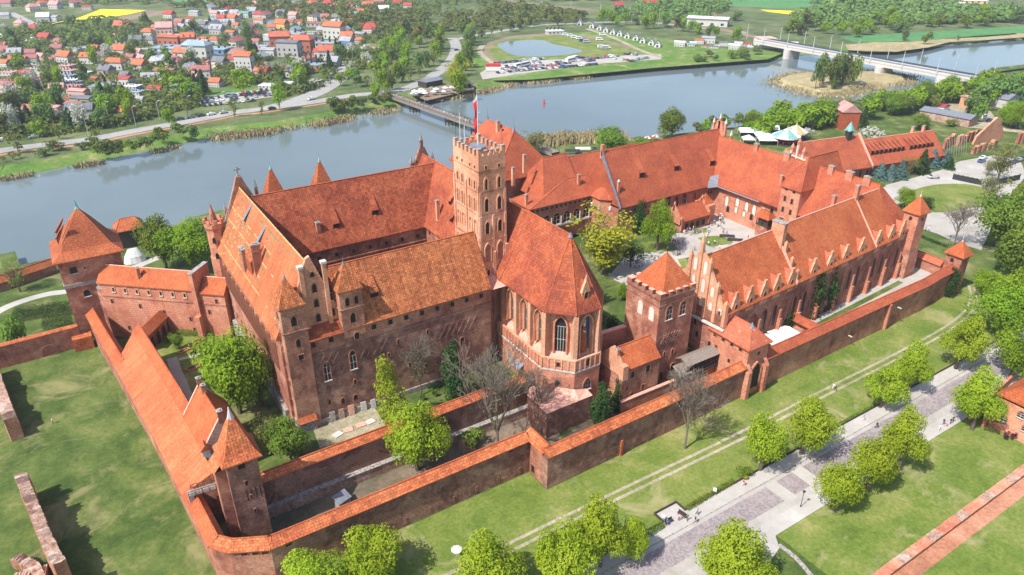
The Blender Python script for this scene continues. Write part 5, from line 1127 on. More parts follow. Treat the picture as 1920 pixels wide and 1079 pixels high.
for k in range(17):
    c = ep(12+4.2*k, 0); win(r, (c[0], c[1], 8.2), (ed.y,-ed.x), 1.7, 6.3, 'pointed', fr=.25, fd=.25, mf='wall_red', mp='glass' if k % 3 else 'wall_dark')
    c = ep(14.1+4.2*k, -.5); mb = MB(); 
    if k % 2 == 0: mb.obox(c, (ed.x,ed.y), .9, 1.2, 3.5, 8.0+(k % 3), 0); mb.obox(ep(14.1+4.2*k,-.3), (ed.x,ed.y), .7, .7, 8, 12.5, 0); part(r, mb, 'buttress', 'wall_court')
for k in range(12): c = ep(10+5.8*k, 0); win(r, (c[0], c[1], 4.6), (ed.y,-ed.x), .8, 1.5, 'round', fr=.2)
# south gable with lancets
mb = MB(); gp = [(ep(0,o)[0], ep(0,o)[1], z) for o, z in ((-.4,14.5),(17.8,14.5),(17.8,17.5),(13.6,24.5),(10.6,29.5),(8.7,31.5),(6.8,29.5),(3.8,24.5),(-.4,17.5))]; g2_ = [(p[0]+.8,p[1],p[2]) for p in gp]; mb.loft([gp, g2_], 0)
for o, z, t in ((0,21,1.0),(2.9,24.6,1.2),(5.8,29.4,1.6),(8.7,33.6,2.2),(11.6,29.4,1.6),(14.5,24.6,1.2),(17.4,21,1.0)): c = ep(0,o); pinnacle(mb, c[0], c[1], 15, z, .85, 0, 0, t)
mb.obox((ep(0,8.7)[0]-.3, ep(0,8.7)[1]), (-ed.y,ed.x), 18.6, .7, 14.0, 14.5, 1); part(r, mb, 'gable', ['wall_light','lime'])
for o, z, h in ((1.5,17.6,1.8),(4.35,17.6,2.2),(7.2,17.6,2.4),(10.2,17.6,2.4),(13.1,17.6,2.2),(16,17.6,1.8),(4.35,21.2,2.6),(7.2,21.2,3.6),(10.2,21.2,3.6),(13.1,21.2,2.6),(7.2,26,3.4),(10.2,26,3.4)):
    c = ep(-.02,o); win(r, (c[0], c[1], z), (-1,0), 1.15, h, 'round', fr=.2, fd=.1, mf='wall_light', mp='blind')
    if h < 2: win(r, (c[0]-.05, c[1], z), (-1,0), .5, .9, 'rect', fr=.06)
for o, z in ((3,8),(7,9),(11,8),(6,4),(2.2,12),(8,12)): c = ep(-.02,o); win(r, (c[0], c[1], z), (-1,0), .9, 1.6, 'round', fr=.2)
# north-east corner turret
r = turret('corner_turret', 'tall brick corner turret with pyramid cap at the right end of the dormered wing', 202.6, 207.0, 99.4, 103.8, 3.0, 24.2, 29.2, 'wall_court', 'roof_orange', 'lime', ov=.6, wins=(('S',2.2,22,.8,1.1,'round'),('E',2.2,22,.7,1.0,'round')))
mb = MB(); mb.loft([[(202.2,98.9,3),(207.2,98.9,3),(207.2,104,3),(202.2,104,3)],[(202.3,99.0,9),(207.2,99.0,9),(207.2,104,9),(202.3,104,9)],[(202.6,99.35,13),(207.0,99.35,13),(207,103.8,13),(202.6,103.8,13)]],0,False,False); part(r, mb, 'battered_base', 'wall_red')
# north wing
def _dir(px, py): r = (px-960)/FPX; u = -(py-540)/FPX; f = _ct+u*_st; return (r*_sa+f*_ca, -r*_ca+f*_sa, -_st+u*_ct)
def onx(px, py, x): d = _dir(px, py); t = x/d[0]; return Vector((x, d[1]*t, CAMH+d[2]*t))
def ony(px, py, y): d = _dir(px, py); t = y/d[1]; return Vector((d[0]*t, y, CAMH+d[2]*t))
NX = 193.0
r = thing('castle_wing', 'far castle wing closing the courtyard, long smooth tile roof with chimneys', 'castle wing', (201, 140, 5))
rectwall(r, NX, 210.4, 105.5, 180, 4, 16.6, 'wall_court')
mb = MB(); gable(mb, (201.6,103.6), (201.6,181), 10.2, 10.0, 16.0, 30.0, 9.0, 0, m=0, cap=1); part(r, mb, 'roof', ['roof_mid','roof_orange'])
fa, fb, fc = onx(1362,352,191.3), onx(1423,377,191.3), onx(1408,371,191.3)
mb = MB(); mb.p([(191.2,fb.y,15.7),(191.2,164.5,15.7),(194.2,166.5,19.4),(193.4,fb.y,18.6)][::-1]); mb.p([(188.0,166.2,15.4),(191.2,164.5,15.75),(194.2,166.6,19.5),(190.6,168.6,18.4)][::-1]); part(r, mb, 'metal_flashing', 'lead')
for px_, py_ in ((1363,377),(1383,379),(1400,388),(1414,394),(1431,398)): q = onx(px_, py_, NX); win(r, (NX, q.y, q.z-2.0), (-1,0), 1.4, 3.8, 'pointed', fr=.25, mf='wall_mid', mp='blind')
for i, (px_, py_) in enumerate(((1380,394),(1395,401),(1409,408),(1447,398),(1446,411),(1365,393))): q = onx(px_, py_, NX); win(r, (NX, q.y, q.z-1.1), (-1,0), 1.2, 2.2, 'round', fr=.22, mf='wall_mid', mp='blind' if i in (0,1) else 'dark')
for px_, w in ((1418,1.6),(1475,2.2),(1558,1.8),(1592,2.4),(1625,2.2)):
    py_ = {1418:279,1475:300,1558:322,1592:336,1625:346}[px_]; q = onx(px_, py_, 201.0); chimney(r, 201.0, q.y, 27.5, max(31.2, q.z), 1.1, w, 'wall_court')
chimney(r, 196, 142.5, 21, 25.2, .9, .9, 'wall_court')
# stair tower of the north wing
r = thing('stair_tower', 'square stair tower with red ridged roof at the far end of the courtyard', 'tower', (196, 134.5, 5))
TX = 191.0; ta, tb = onx(1464,348,TX), onx(1504,361,TX)
rectwall(r, TX, 199.5, tb.y+.4, ta.y-.4, 4, 24.0, 'wall_court'); mb = MB(); yc = (ta.y+tb.y)/2; hw = abs(ta.y-tb.y)/2
gable(mb, (TX-.5,yc), (213,yc), hw, hw, 23.8, 33.2, 6.5, 1.5, m=0, cap=0); part(r, mb, 'roof', 'roof_mid')
rectwall(r, 199.5, 212.3, tb.y+.4, ta.y-.4, 18, 24.0, 'wall_court', 'rear_wall')
for px_, py_, w, h in ((1475,355,.9,1.0),(1489,361,.9,1.0),(1472,373,.8,1.8),(1485,379,.8,1.8),(1468,393,.8,1.8),(1482,399,.8,1.8),(1479,419,.7,1.4)): q = onx(px_, py_, TX); win(r, (TX, q.y, q.z-h/2), (-1,0), w, h, 'round', fr=.15)
q = onx(1465,414,TX); win(r, (TX, q.y, q.z-1), (-1,0), 1.7, 2.0, 'rect', fr=.2, mf='wall_light', mp='glass', mull=1)
# timber porch
r = thing('porch', 'small timber porch with orange roof against the far courtyard wall', 'porch', (191, 143, 5))
q0 = onx(1417,406,189.4); q1 = onx(1441,416,189.4); ya, yb = q1.y, q0.y; ze_ = (q0.z+q1.z)/2
mb = MB(); gable(mb, (191.2,ya), (191.2,yb), 1.9, 2.2, ze_, ze_+2.6, 1.6, .8, m=0, cap=0); part(r, mb, 'roof', 'roof_orange')
mb = MB(); mb.box(189.8,193,ya+.4,yb-.4,4.5,ze_-2.6,0); mb.box(189.6,193,ya+.2,yb-.2,ze_-2.6,ze_-2.35,1); mb.box(190.2,193,ya+.6,yb-.6,ze_-2.35,ze_,1)
for y in (ya+.3,(ya+yb)/2,yb-.5): mb.box(189.65,189.85,y,y+.2,ze_-2.4,ze_+.1,1)
part(r, mb, 'frame', ['wall_red','woodd'])
# west wing (great hall)
HY = 167.2
r = thing('castle_wing', 'great hall wing with huge plain tile roof and tall pointed windows facing the court', 'castle wing', (166, 176, 5))
rectwall(r, 148.0, 196, HY, 187, 4, 16.0, 'wall_red')
mb = MB(); gable(mb, (148,177.4), (202.6,177.4), 10.8, 10.8, 15.5, 32.2, m=0, cap=1); part(r, mb, 'roof', ['roof_mid','roof_orange'])
sl3 = math.atan2(16.45, 10.8)
for px_, py_ in ((1203,335),(1268,322),(1335,312)):
    for it in range(30):
        z = 17+it*.4; q = at(px_, py_, z)
        if z >= 15.75+(q.y-(177.4-10.8))*16.45/10.8: pass
        else: break
    zz = min(((abs(z_-(15.75+(at(px_,py_,z_).y-166.6)*1.523)), z_) for z_ in [16+.1*k for k in range(150)]))[1]; q = at(px_, py_, zz)
    slit_dormer(r, q.x, q.y, zz, (0,1), sl3, 6.4, 2.2, 2.1, 'roof_mid')
for px_, py_ in ((1172,398),(1190,394),(1210,389),(1256,379),(1271,376),(1287,373),(1303,370),(1318,365),(1333,361)): q = ony(px_, py_, HY); win(r, (q.x, HY, q.z-.5), (0,-1), .8, .9, 'rect', fr=.12)
for px_, py_ in ((1252,382),(1267,384),(1282,378),(1237,388)): q = ony(px_, py_, HY); win(r, (q.x, HY, q.z-3.2), (0,-1), 2.1, 6.2, 'pointed', fr=.3, fd=.3, mf='wall_mid', mp='glass', mull=1)
for px_, py_ in ((1303,367),(1328,361)): q = ony(px_, py_, HY); win(r, (q.x, HY, q.z-.9), (0,-1), .7, 1.8, 'rect', fr=.12)
mb = MB(); mb.loft([[(147.7,165.9,15.5),(147.7,165.9,16.4),(147.7,177.4,33.0),(147.7,177.4,31)],[(148.1,165.9,15.5),(148.1,165.9,16.4),(148.1,177.4,33.0),(148.1,177.4,31)]],0); part(r, mb, 'fire_wall', 'lead')
mb = MB(); mb.obox((149.4,169.6),(1,0),.7,.7,20,24,0); mb.cone((149.4,169.6),24,24.8,.55,6,1); mb.obox((148.2,177.4),(1,0),1,1,30,34.6,0); part(r, mb, 'chimney', ['wall_court','lime'])
q = ony(1357,247,177.4); chimney(r, q.x, 177.4, 31, 34, 1.2, 1.6, 'wall_court')
mb = MB(); gab_x(mb, [(166.6,14.5),(188.2,14.5),(181,27.5),(179.6,31.5),(178.6,35),(176.2,35),(175.2,31.5),(173.8,27.5)], 202.4, 203.2)
for y, z in ((174.6,34.6),(180.2,34.0),(177.4,36),(171.5,31)): pinnacle(mb, 202.8, y, 24, z, .8, 0, 1, 2.0)
part(r, mb, 'gable', ['wall_court','lime'])
# polygonal stair tower
s0, s1 = ony(1123,371,173.4), ony(1167,371,173.4); sc = ((s0.x+s1.x)/2, 175.6); sr = (s1.x-s0.x)/2+.3; sz = (s0.z+s1.z)/2; sa = ony(1149,326,175.6)
r = thing('stair_tower', 'polygonal stair tower with pointed tile roof behind the yellow courtyard tree', 'tower', (sc[0], sc[1], 5))
mb = MB(); mb.loft([octa(sc[0],sc[1],sr-.6,4), octa(sc[0],sc[1],sr-.6,sz+.1)], 0, False, False); part(r, mb, 'wall', 'wall_court')
mb = MB(); mb.loft([octa(sc[0],sc[1],sr,sz), octa(sc[0],sc[1],sr,sz+.2), octa(sa.x,sc[1],.05,sa.z-1)], 0); part(r, mb, 'roof', 'roof_mid')
mb = MB(); mb.cone((sa.x,sc[1]), sa.z-1.8, sa.z, .6, 8, 0); part(r, mb, 'finial', 'lead')
mb = MB()
for k in range(8): q = octa(sc[0],sc[1],sr-.5,0)[k]; mb.box(q[0]-.4,q[0]+.4,q[1]-.4,q[1]+.4,sz-3.4,sz-2.2,0)
part(r, mb, 'corbel', 'white')
# front arcade building of the small refectory
FY = 179.4; f0, f1 = ony(993,390,FY-.6), ony(1124,371,FY-.6)
r = thing('castle_wing', 'small castle wing with tiled hip roof and pale arcaded gallery behind the church roof', 'castle wing', (137, 184, 5))
zE = (f0.z+f1.z)/2; rr0 = ony(1062,338,184.6); rr1 = ony(1127,320,184.6); zR = (rr0.z+rr1.z)/2
rectwall(r, f0.x+.6, f1.x+2, FY, 192, 4, zE+.2, 'wall_red')
mb = MB(); gable(mb, (f0.x,184.6), (f1.x+6,184.6), 5.8, 5.8, zE, zR, max(1, rr0.x-f0.x), 0, m=0, cap=1); part(r, mb, 'roof', ['roof_mid','roof_orange'])
for k in range(15): x = f0.x+1.6+(f1.x-f0.x-2)*k/14; win(r, (x, FY, zE-1.5), (0,-1), .7, .9, 'rect', fr=.12)
for k in range(7): x = f0.x+3+(f1.x-f0.x-4)*k/6; win(r, (x, FY, zE-7.2), (0,-1), 2.6, 3.8, 'round', fr=.2, fd=.2, mf='wall_court', mp='dark', sill=True, mull=1, name='arch')
mb = MB()
for k in range(8): x = f0.x+1.2+(f1.x-f0.x-4)*k/6.3; mb.tube((x,FY-.35,zE-7.4),(x,FY-.35,zE-4.6),.22,.22,6)
mb.box(f0.x+.6,f1.x,FY-.6,FY,zE-7.9,zE-7.4,0); part(r, mb, 'column', 'lime')
for px_, py_ in ((987,372),(1085,335)):
    q = ony(px_, py_, 182.5); chimney(r, q.x, 182.5, zE, q.z+1, .9, .9, 'wall_court')
mb = MB(); g0 = ony(948,362,186); mb.box(f0.x-6, f0.x-.5, FY+4, FY+4.6, 4, zE-.5, 0); part(r, mb, 'gallery_wall', 'wall_light')
# middle block and grand palace
MY = 190.5; m0, m1, m2 = ony(1018,300,MY), ony(1063,288,MY), ony(1140,279,MY)
r = thing('castle_wing', 'stepped tile-roofed castle block between the palace roof and the great hall', 'castle wing', (140, 190, 5))
rectwall(r, m0.x-3, m2.x+12, 183, 199, 4, 18.2, 'wall_red')
mb = MB(); gable(mb, (m0.x-6,MY), (m1.x,MY), 9.5, 9.5, 17.5, (m0.z+m1.z)/2+.4, 6, 0, m=0, cap=1); gable(mb, (m1.x,MY), (m2.x+14,MY), 9.3, 9.3, 17.5, (m1.z+m2.z)/2-.8, 0, 0, m=0, cap=1); part(r, mb, 'roof', ['roof_mid','roof_orange'])
for px_, py_ in ((962,316),(983,292)): q = ony(px_, py_, 190); chimney(r, q.x, 190, q.z-6, q.z, .9, .9, 'wall_light')
r = thing('palace', 'grand palace with tall hipped tile roof directly behind the flag tower', 'palace', (128, 210, 0))
p0, p1 = ony(917,224,221), ony(960,244,203)
zr_ = 36.5; a_ = at(917,224,zr_); b_ = at(960,245,zr_); xr = (a_.x+b_.x)/2
rectwall(r, xr-12, xr+12, b_.y-6, a_.y+5, 0, 22.2, 'wall_red')
mb = MB(); gable(mb, (xr,b_.y-8), (xr,a_.y+6), 13, 13, 22, zr_, 7.5, 5.5, m=0, cap=1); part(r, mb, 'roof', ['roof_mid','roof_orange'])
q = at(938,236,zr_); chimney(r, xr-1.6, q.y, 32, 38, 1.2, 1.2, 'wall_light'); 
mb = MB()
for q in (a_, b_): mb.cone((xr,q.y), zr_-.6, zr_+2.4, .7, 6, 0); mb.tube((xr,q.y,zr_+2),(xr,q.y,zr_+4.5),.07,.04,5,0)
part(r, mb, 'finial', 'lead')
mb = MB()
for sx_, sy_ in ((-12,b_.y-6),):
    q = at(858,345,20); mb.cone((xr-12.5,a_.y+1), 22, 27, 2.2, 8, 0)
part(r, mb, 'turret_cap', 'roof_mid')
# low court building before the great hall
r = thing('court_building', 'low courtyard building with orange gabled roof before the great hall', 'building', (178, 163, 5))
ya = 158.6; g0_, g1_ = ony(1279,419,ya), ony(1331,405,ya); zc = (g0_.z+g1_.z)/2
rectwall(r, g0_.x+.6, g1_.x-.3, ya+.6, HY, 4, zc+.2, 'wall_mid')
mb = MB(); gable(mb, (g0_.x,162.9), (g1_.x,162.9), 4.4, 4.3, zc, zc+4.3, m=0, cap=0); part(r, mb, 'roof', 'roof_mid')
mb = MB()
for x in (g0_.x-.2, g1_.x-.3): gab_x(mb, [(158.8,zc-1),(167.0,zc-1),(167.0,zc+.6),(162.9,zc+5.2),(158.8,zc+.6)], x, x+.6, 0); pinnacle(mb, x+.3, 162.9, zc+3, zc+5.6, .6, 0, 0, 1.0); pinnacle(mb, x+.3, 159, zc-3, zc+1.4, .6, 0, 0, .8)
mb.box(g1_.x+.3, g1_.x+3.4, 159.6, 166.5, 4, zc+3.0, 0); mb.cone((g1_.x+1.8,163.2), zc+3, zc+6.5, 3.2, 4, 1, R(45)); part(r, mb, 'gable', ['wall_court','roof_orange'])
wrow(r, (g0_.x+1.5,ya+.6), (g1_.x-1,ya+.6), 5.6, 4, 1.6, 2.2, 'rect', fr=.15)

# ---------- outer ward building with row of dormers ----------
r = thing('outer_ward_building', 'long outbuilding with orange roof, row of long dormers and small green-capped ridge turret', 'building', (325, 165, 0))
b0_ = at(1578,331,0); b1_ = at(1763,292,0); W0 = Vector((b0_.x-4, b0_.y-1)); 
R0 = at(1545,281,15.0); R1 = at(1607,262,15.0); R2 = at(1750,243,15.0)
od = (Vector((R2.x,R2.y))-Vector((R1.x,R1.y))).normalized(); on = Vector((-od.y, od.x))
r0 = Vector((R0.x,R0.y)); r1_ = Vector((R1.x,R1.y)); r2_ = Vector((R2.x,R2.y)); L2 = (r2_-r1_).length; r0 = r1_-od*32
def oo(s, o): q = r1_+od*s+on*o; return (q.x, q.y)
mb = MB(); mb.prism([oo(-31,-10.2),oo(0,-10.2),oo(0,9),oo(-31,9)], 0, 6.0, 0, top=False); mb.prism([oo(0,-8.8),oo(L2,-8.8),oo(L2,8),oo(0,8)], 0, 5.5, 0, top=False); part(r, mb, 'wall', 'wall_red')
mb = MB(); gable(mb, oo(-31.5,0), oo(0,0), 10, 11.2, 5.6, 17.0, m=0, cap=1); gable(mb, oo(0,0), oo(L2,0), 9, 9.8, 5.3, 14.6, m=0, cap=1); part(r, mb, 'roof', ['roof_mid','cap'])
mb = MB(); A, B = oo(0,-11), oo(0,0); A2, B2 = oo(.8,-11), oo(.8,0); mb.loft([[(A[0],A[1],5),(A[0],A[1],6.4),(B[0],B[1],18),(B[0],B[1],14)],[(A2[0],A2[1],5),(A2[0],A2[1],6.4),(B2[0],B2[1],18),(B2[0],B2[1],14)]],0); part(r, mb, 'fire_wall', 'cap')
osl = math.atan2(9.1, 9.8)
for k in range(14):
    s = (4+k*(L2-11)/13.5)+(2.2 if k > 7 else 0)
    q = oo(s, -9.8*.62); slit_dormer(r, q[0], q[1], 5.5+9.1*.38, (on.x,on.y), osl, 7.0, 1.5, 2.3, 'roof_mid')
mb = MB(); c = oo(-6,-.5); mb.obox(c, (od.x,od.y), 2.2, 2.2, 14, 19.4, 0); mb.obox(c, (od.x,od.y), 3.0, 3.0, 19.4, 19.8, 1); mb.cone(c, 19.8, 23.4, 1.9, 6, 1); part(r, mb, 'ridge_turret', ['black','copper'])
for s, o in ((1.5,1),(33,.5),(L2-6,.3)): c = oo(s,o); chimney(r, c[0], c[1], 12, 17, 1.3, 1.1, 'wall_light')
mb = MB()
for o, z, w in ((-10.2,8,1.4),(-6.8,11,1.5),(-3.4,14,1.5),(0,17,1.5),(3.4,14,1.5),(6.8,11,1.5)):
    c = oo(-31.8, o); mb.obox(c, (on.x,on.y), w, 1.0, 4, z, 0); mb.cone(c, z, z+2, 1.0, 4, 0, R(45)); c = oo(-32.4, o); mb.obox(c, (on.x,on.y), w*.5, .3, 7, z-1.5, 1)
c = oo(-31.6,-1.5); mb.obox(c, (on.x,on.y), 16, .8, 0, 12, 0); c = oo(-32.3,-1.5); mb.obox(c, (on.x,on.y), 16, .4, 10.5, 11, 1); part(r, mb, 'gable', ['wall_court','blind'])
for k in range(8): c = oo(-28+3.8*k, -10.25); win(r, (c[0],c[1],1.5), (-on.x,-on.y), 1.6, 3.2, 'rect', fr=.2, mf='wall_court'); 
# ruined store walls
def ruinwall(label, p, q, h, w=1.6, seed=1):
    a = at(*p, 0); b_ = at(*q, 0); rnd = random.Random(seed); d = Vector((b_.x-a.x, b_.y-a.y)); L = d.length; d.normalize(); mb = MB(); k = int(L/2.4)
    for i in range(k): c = Vector((a.x,a.y))+d*(i+.5)*L/k; mb.obox((c.x,c.y), (d.x,d.y), L/k*(.9 if i % 2 else 1.02), w*(1 if i % 2 else .8), 0, h*rnd.uniform(.75,1.05), i % 2)
    o = mb.build('ruined_wall', [M['wall_red'], M['wall_light']]); reg(o, label, 'ruin'); return o
ruinwall('ruined buttressed brick wall left of the triangular brick ruin gable', (1793,275), (1830,260), 5, seed=2)
ruinwall('ruined brick wall nearer the car park than the ruin gable', (1822,290), (1866,276), 4, seed=3)
ruinwall('scaffolded ruined wall beside the end of the long outbuilding', (1768,281), (1785,270), 6, seed=4)
ruinwall('ruined brick wall at the right edge beyond the yellow-green trees', (1905,272), (1940,262), 6, seed=5)
g = at(1825,272,0); h_ = at(1880,262,0); d = (h_-g).normalized(); mb = MB(); L = (h_-g).length
P = [(g+d*s+Vector((0,0,z))) for s, z in ((0,0),(L,0),(L*.95,4),(L*.66,12),(L*.58,12.3),(L*.05,4))]; nn = Vector((-d.y,d.x,0))*1.0; mb.loft([[tuple(p) for p in P],[tuple(p+nn) for p in P]],0); reg(mb.build('ruined_gable', M['wall_light']), 'tall triangular brick ruin gable near the right edge', 'ruin')
mb = MB()
for k in range(9):
    q = at(1775+k*4.6, 300-k*1.6, 0); mb.tube((q.x,q.y,0),(q.x+2,q.y+3,8),.12,.12,4)
reg(mb.build('timber_props', M['wood']), 'timber props shoring the ruined walls by the blue spruces', 'props')
for i, (pp, lab) in enumerate(((((1786,337),(1838,348)),'dark slatted enclosure screen right of the blue spruces'),(((1848,352),(1910,338)),'dark slatted enclosure screen beneath the yellow-green tree at the right'))):
    a, b_ = at(*pp[0],0), at(*pp[1],0); d = (b_-a).normalized(); mb = MB(); mb.obox(((a.x+b_.x)/2,(a.y+b_.y)/2), (d.x,d.y), (b_-a).length, .15, 0, 2.4, 0); 
    for k in range(7): q = a.lerp(b_, k/6); mb.obox((q.x,q.y),(d.x,d.y),.3,.4,0,2.6,0)
    reg(mb.build('screen_fence', M['black']), lab, 'fence')

# ================= VEGETATION =================
def rnd_dir(): 
    while True:
        v = Vector((random.uniform(-1,1), random.uniform(-1,1), random.uniform(-1,1)))
        if .05 < v.length < 1: return v.normalized()
def leaf_quad(V, F, c, n, s):
    u = n.orthogonal().normalized(); a = random.random()*6.283; w = n.cross(u); d1 = (u*math.cos(a)+w*math.sin(a))*s; d2 = (w*math.cos(a)-u*math.sin(a))*s*.75
    b = len(V); V += [tuple(c-d1*.9), tuple(c-d2*.8), tuple(c+d1*1.1), tuple(c+d2*.8)]; F.append((b,b+1,b+2,b+3))
def crown_mesh(name, mat, seed, r=1.0, h=1.4, z0=.35, lobes=11, leaves=3600, ls=.05, fill=.25, gap=.18, droop=0.0, lobr=(.34,.52), shape='round'):
    """unit crown: radius r, from z0 to z0+h"""
    random.seed(seed); V = []; F = []; L = []
    for i in range(lobes):
        if shape == 'round':
            d = rnd_dir(); k = random.uniform(.35,.68); k *= random.uniform(.85,1.3); c = Vector((d.x*r*k, d.y*r*k, z0+h/2+d.z*h/2*k)); q = random.uniform(*lobr)*r*random.uniform(.7,1.1)
        elif shape == 'column':
            t = (i+.5)/lobes; c = Vector((random.gauss(0,.13), random.gauss(0,.13), z0+h*t)); q = r*(.62-.38*abs(t-.38)*1.6)*random.uniform(.8,1.1)
        elif shape == 'vase':
            t = random.random(); a = random.random()*6.283; rad = (.2+.8*t)*random.uniform(.3,.85); c = Vector((math.cos(a)*rad*r, math.sin(a)*rad*r, z0+h*(.15+.75*t*random.uniform(.75,1)))); q = random.uniform(.18,.34)*r
        L.append((c, q, random.uniform(.75,1.2)))
    tot = sum(q*q*w for _, q, w in L)
    for c, q, w in L:
        m_ = int(leaves*q*q*w/tot); off = Vector((seed*.7, c.x*3, c.y*3))
        for _ in range(m_):
            d = rnd_dir()
            if d.z < -.5 and random.random() < .6: continue
            if mnoise.noise(d*2.6+off) < -gap-.0: continue
            k = random.uniform(.80,1.08) if random.random() > fill else random.uniform(.2,.8)
            k *= 1+.16*mnoise.noise(d*4+off)
            p = c+Vector((d.x*q*k, d.y*q*k, d.z*q*k*(h/(2*r)*.9+.2)))
            if droop: p.z -= droop*(p.x*p.x+p.y*p.y)
            if p.z < .04: continue
            n = (d+rnd_dir()*.75+Vector((0,0,.45))).normalized(); leaf_quad(V, F, p, n, ls*random.uniform(.7,1.35))
    me = bpy.data.meshes.new(name); me.from_pydata(V, [], F); me.materials.append(M[mat]); me.update(); return me
def conifer_mesh(name, mat, seed, leaves=1500, ls=.045, w=.34, tiers=11):
    random.seed(seed); V = []; F = []
    for i in range(leaves):
        t = random.random()**.75; t = 1-t; z = .08+.9*t; tier = .5+.5*abs(math.sin(t*tiers*math.pi)); rad = w*(1-t)**.85*(.62+.38*tier)*random.uniform(.3,1.2)+.01; a = random.random()*6.283
        rad *= 1+.2*math.sin(a*5+seed); p = Vector((math.cos(a)*rad, math.sin(a)*rad, z-.25*rad)); n = Vector((math.cos(a)*.6, math.sin(a)*.6, .8))+rnd_dir()*.4; leaf_quad(V, F, p, n.normalized(), ls*random.uniform(.6,1.3))
    me = bpy.data.meshes.new(name); me.from_pydata(V, [], F); me.materials.append(M[mat]); me.update(); return me
def trunk_mesh(name, seed, r=.035, h=.8, limbs=6, spread=.35, mat='bark', depth=1, twig=0):
    random.seed(seed); mb = MB()
    def br(p, d, L, rad, lev):
        q = p+d*L; mb.tube(p, q, rad, rad*.62, 7 if lev == 0 else 5, 0, caps=False)
        if lev >= depth+1: return
        n = limbs if lev == 0 else (3 if not twig else twig)
        for i in range(n):
            a = 2*math.pi*(i+random.random()*.7)/n; nd = (d*(.75 if lev else .8)+Vector((math.cos(a), math.sin(a), .25))*spread*(1.6 if lev else 1.9)).normalized()
            nd = (nd+rnd_dir()*.18).normalized(); st = p.lerp(q, random.uniform(.55,1.0)); br(st, nd, L*random.uniform(.45,.8), rad*.5, lev+1)
        if lev == 0: br(q, (d+rnd_dir()*.15).normalized(), L*.7, rad*.6, 1)
    br(Vector((0,0,-.02)), Vector((random.uniform(-.04,.04), random.uniform(-.04,.04), 1)).normalized(), h*.5, r, 0)
    me = bpy.data.meshes.new(name); me.from_pydata(mb.v, [], mb.f); me.materials.append(M[mat]); me.update(); return me
CR = {}; TRK = {}
def mk(kind, variants, fn): CR[kind] = [fn(s) for s in range(variants)]
mk('maple', 3, lambda s: crown_mesh('crown', 'lf_lime', 11+s, h=1.7, z0=.2, lobes=26, leaves=20000, ls=.031, fill=.22, gap=.2, lobr=(.24,.46)))
mk('green', 3, lambda s: crown_mesh('crown', 'lf_maple', 31+s, h=1.8, z0=.2, lobes=24, leaves=16000, ls=.034, gap=.18, lobr=(.24,.46)))
mk('dark', 2, lambda s: crown_mesh('crown', 'lf_dark', 51+s, h=1.8, z0=.1, lobes=12, leaves=3500, ls=.05))
mk('willow', 2, lambda s: crown_mesh('crown', 'lf_green', 61+s, h=1.6, z0=.2, lobes=18, leaves=9500, ls=.042, gap=.16))
mk('oak', 2, lambda s: crown_mesh('crown', 'lf_yellow', 71+s, h=1.7, z0=.3, lobes=44, leaves=9000, ls=.038, gap=-.02, shape='vase', fill=.4))
mk('olive', 2, lambda s: crown_mesh('crown', 'lf_olive', 81+s, h=1.6, z0=.15, lobes=28, leaves=3800, ls=.036, gap=-.05, shape='vase', fill=.5))
mk('bare', 2, lambda s: crown_mesh('crown', 'lf_olive', 91+s, h=1.6, z0=.35, lobes=22, leaves=620, ls=.022, gap=0, shape='vase', fill=.6))
mk('column', 2, lambda s: crown_mesh('crown', 'lf_lime', 101+s, h=3.3, z0=.2, lobes=9, leaves=5000, ls=.055, gap=.1, shape='column'))
mk('hedgecolumn', 2, lambda s: crown_mesh('crown', 'lf_dark', 111+s, h=2.6, z0=.02, lobes=8, leaves=4200, ls=.06, gap=.3, shape='column'))
mk('far_green', 3, lambda s: crown_mesh('crown', 'lf_mid', 121+s, h=1.6, z0=.15, lobes=9, leaves=900, ls=.12, gap=.3))
mk('far_lime', 3, lambda s: crown_mesh('crown', 'lf_maple', 131+s, h=1.6, z0=.2, lobes=9, leaves=950, ls=.11, gap=.28))
mk('far_olive', 2, lambda s: crown_mesh('crown', 'lf_olive', 141+s, h=1.6, z0=.15, lobes=14, leaves=520, ls=.09, gap=0, shape='vase', fill=.5))
mk('far_dark', 2, lambda s: crown_mesh('crown', 'lf_green', 151+s, h=1.7, z0=.1, lobes=8, leaves=600, ls=.13))
mk('blossom', 2, lambda s: crown_mesh('crown', 'lf_white', 161+s, h=1.2, z0=.15, lobes=10, leaves=900, ls=.10, gap=.12))
mk('purple', 1, lambda s: crown_mesh('crown', 'lf_purple', 171+s, h=1.5, z0=.02, lobes=7, leaves=900, ls=.10))
mk('bush', 2, lambda s: crown_mesh('crown', 'lf_green', 181+s, h=1.1, z0=.02, lobes=9, leaves=1500, ls=.08))
mk('spruce', 2, lambda s: conifer_mesh('crown', 'lf_blue', 191+s, 1500, .05))
mk('fir', 2, lambda s: conifer_mesh('crown', 'lf_dark', 201+s, 1000, .06))
TK = {'thick': trunk_mesh('trunk', 1, .05, 1.1, 6, .35), 'bare': trunk_mesh('trunk', 5, .030, 1.5, 6, .32, 'barkg', 4, 4), 'vase': trunk_mesh('trunk', 3, .05, 1.2, 7, .4, 'bark', 3, 3), 'pole': trunk_mesh('trunk', 2, .03, 1.6, 0, .1)}
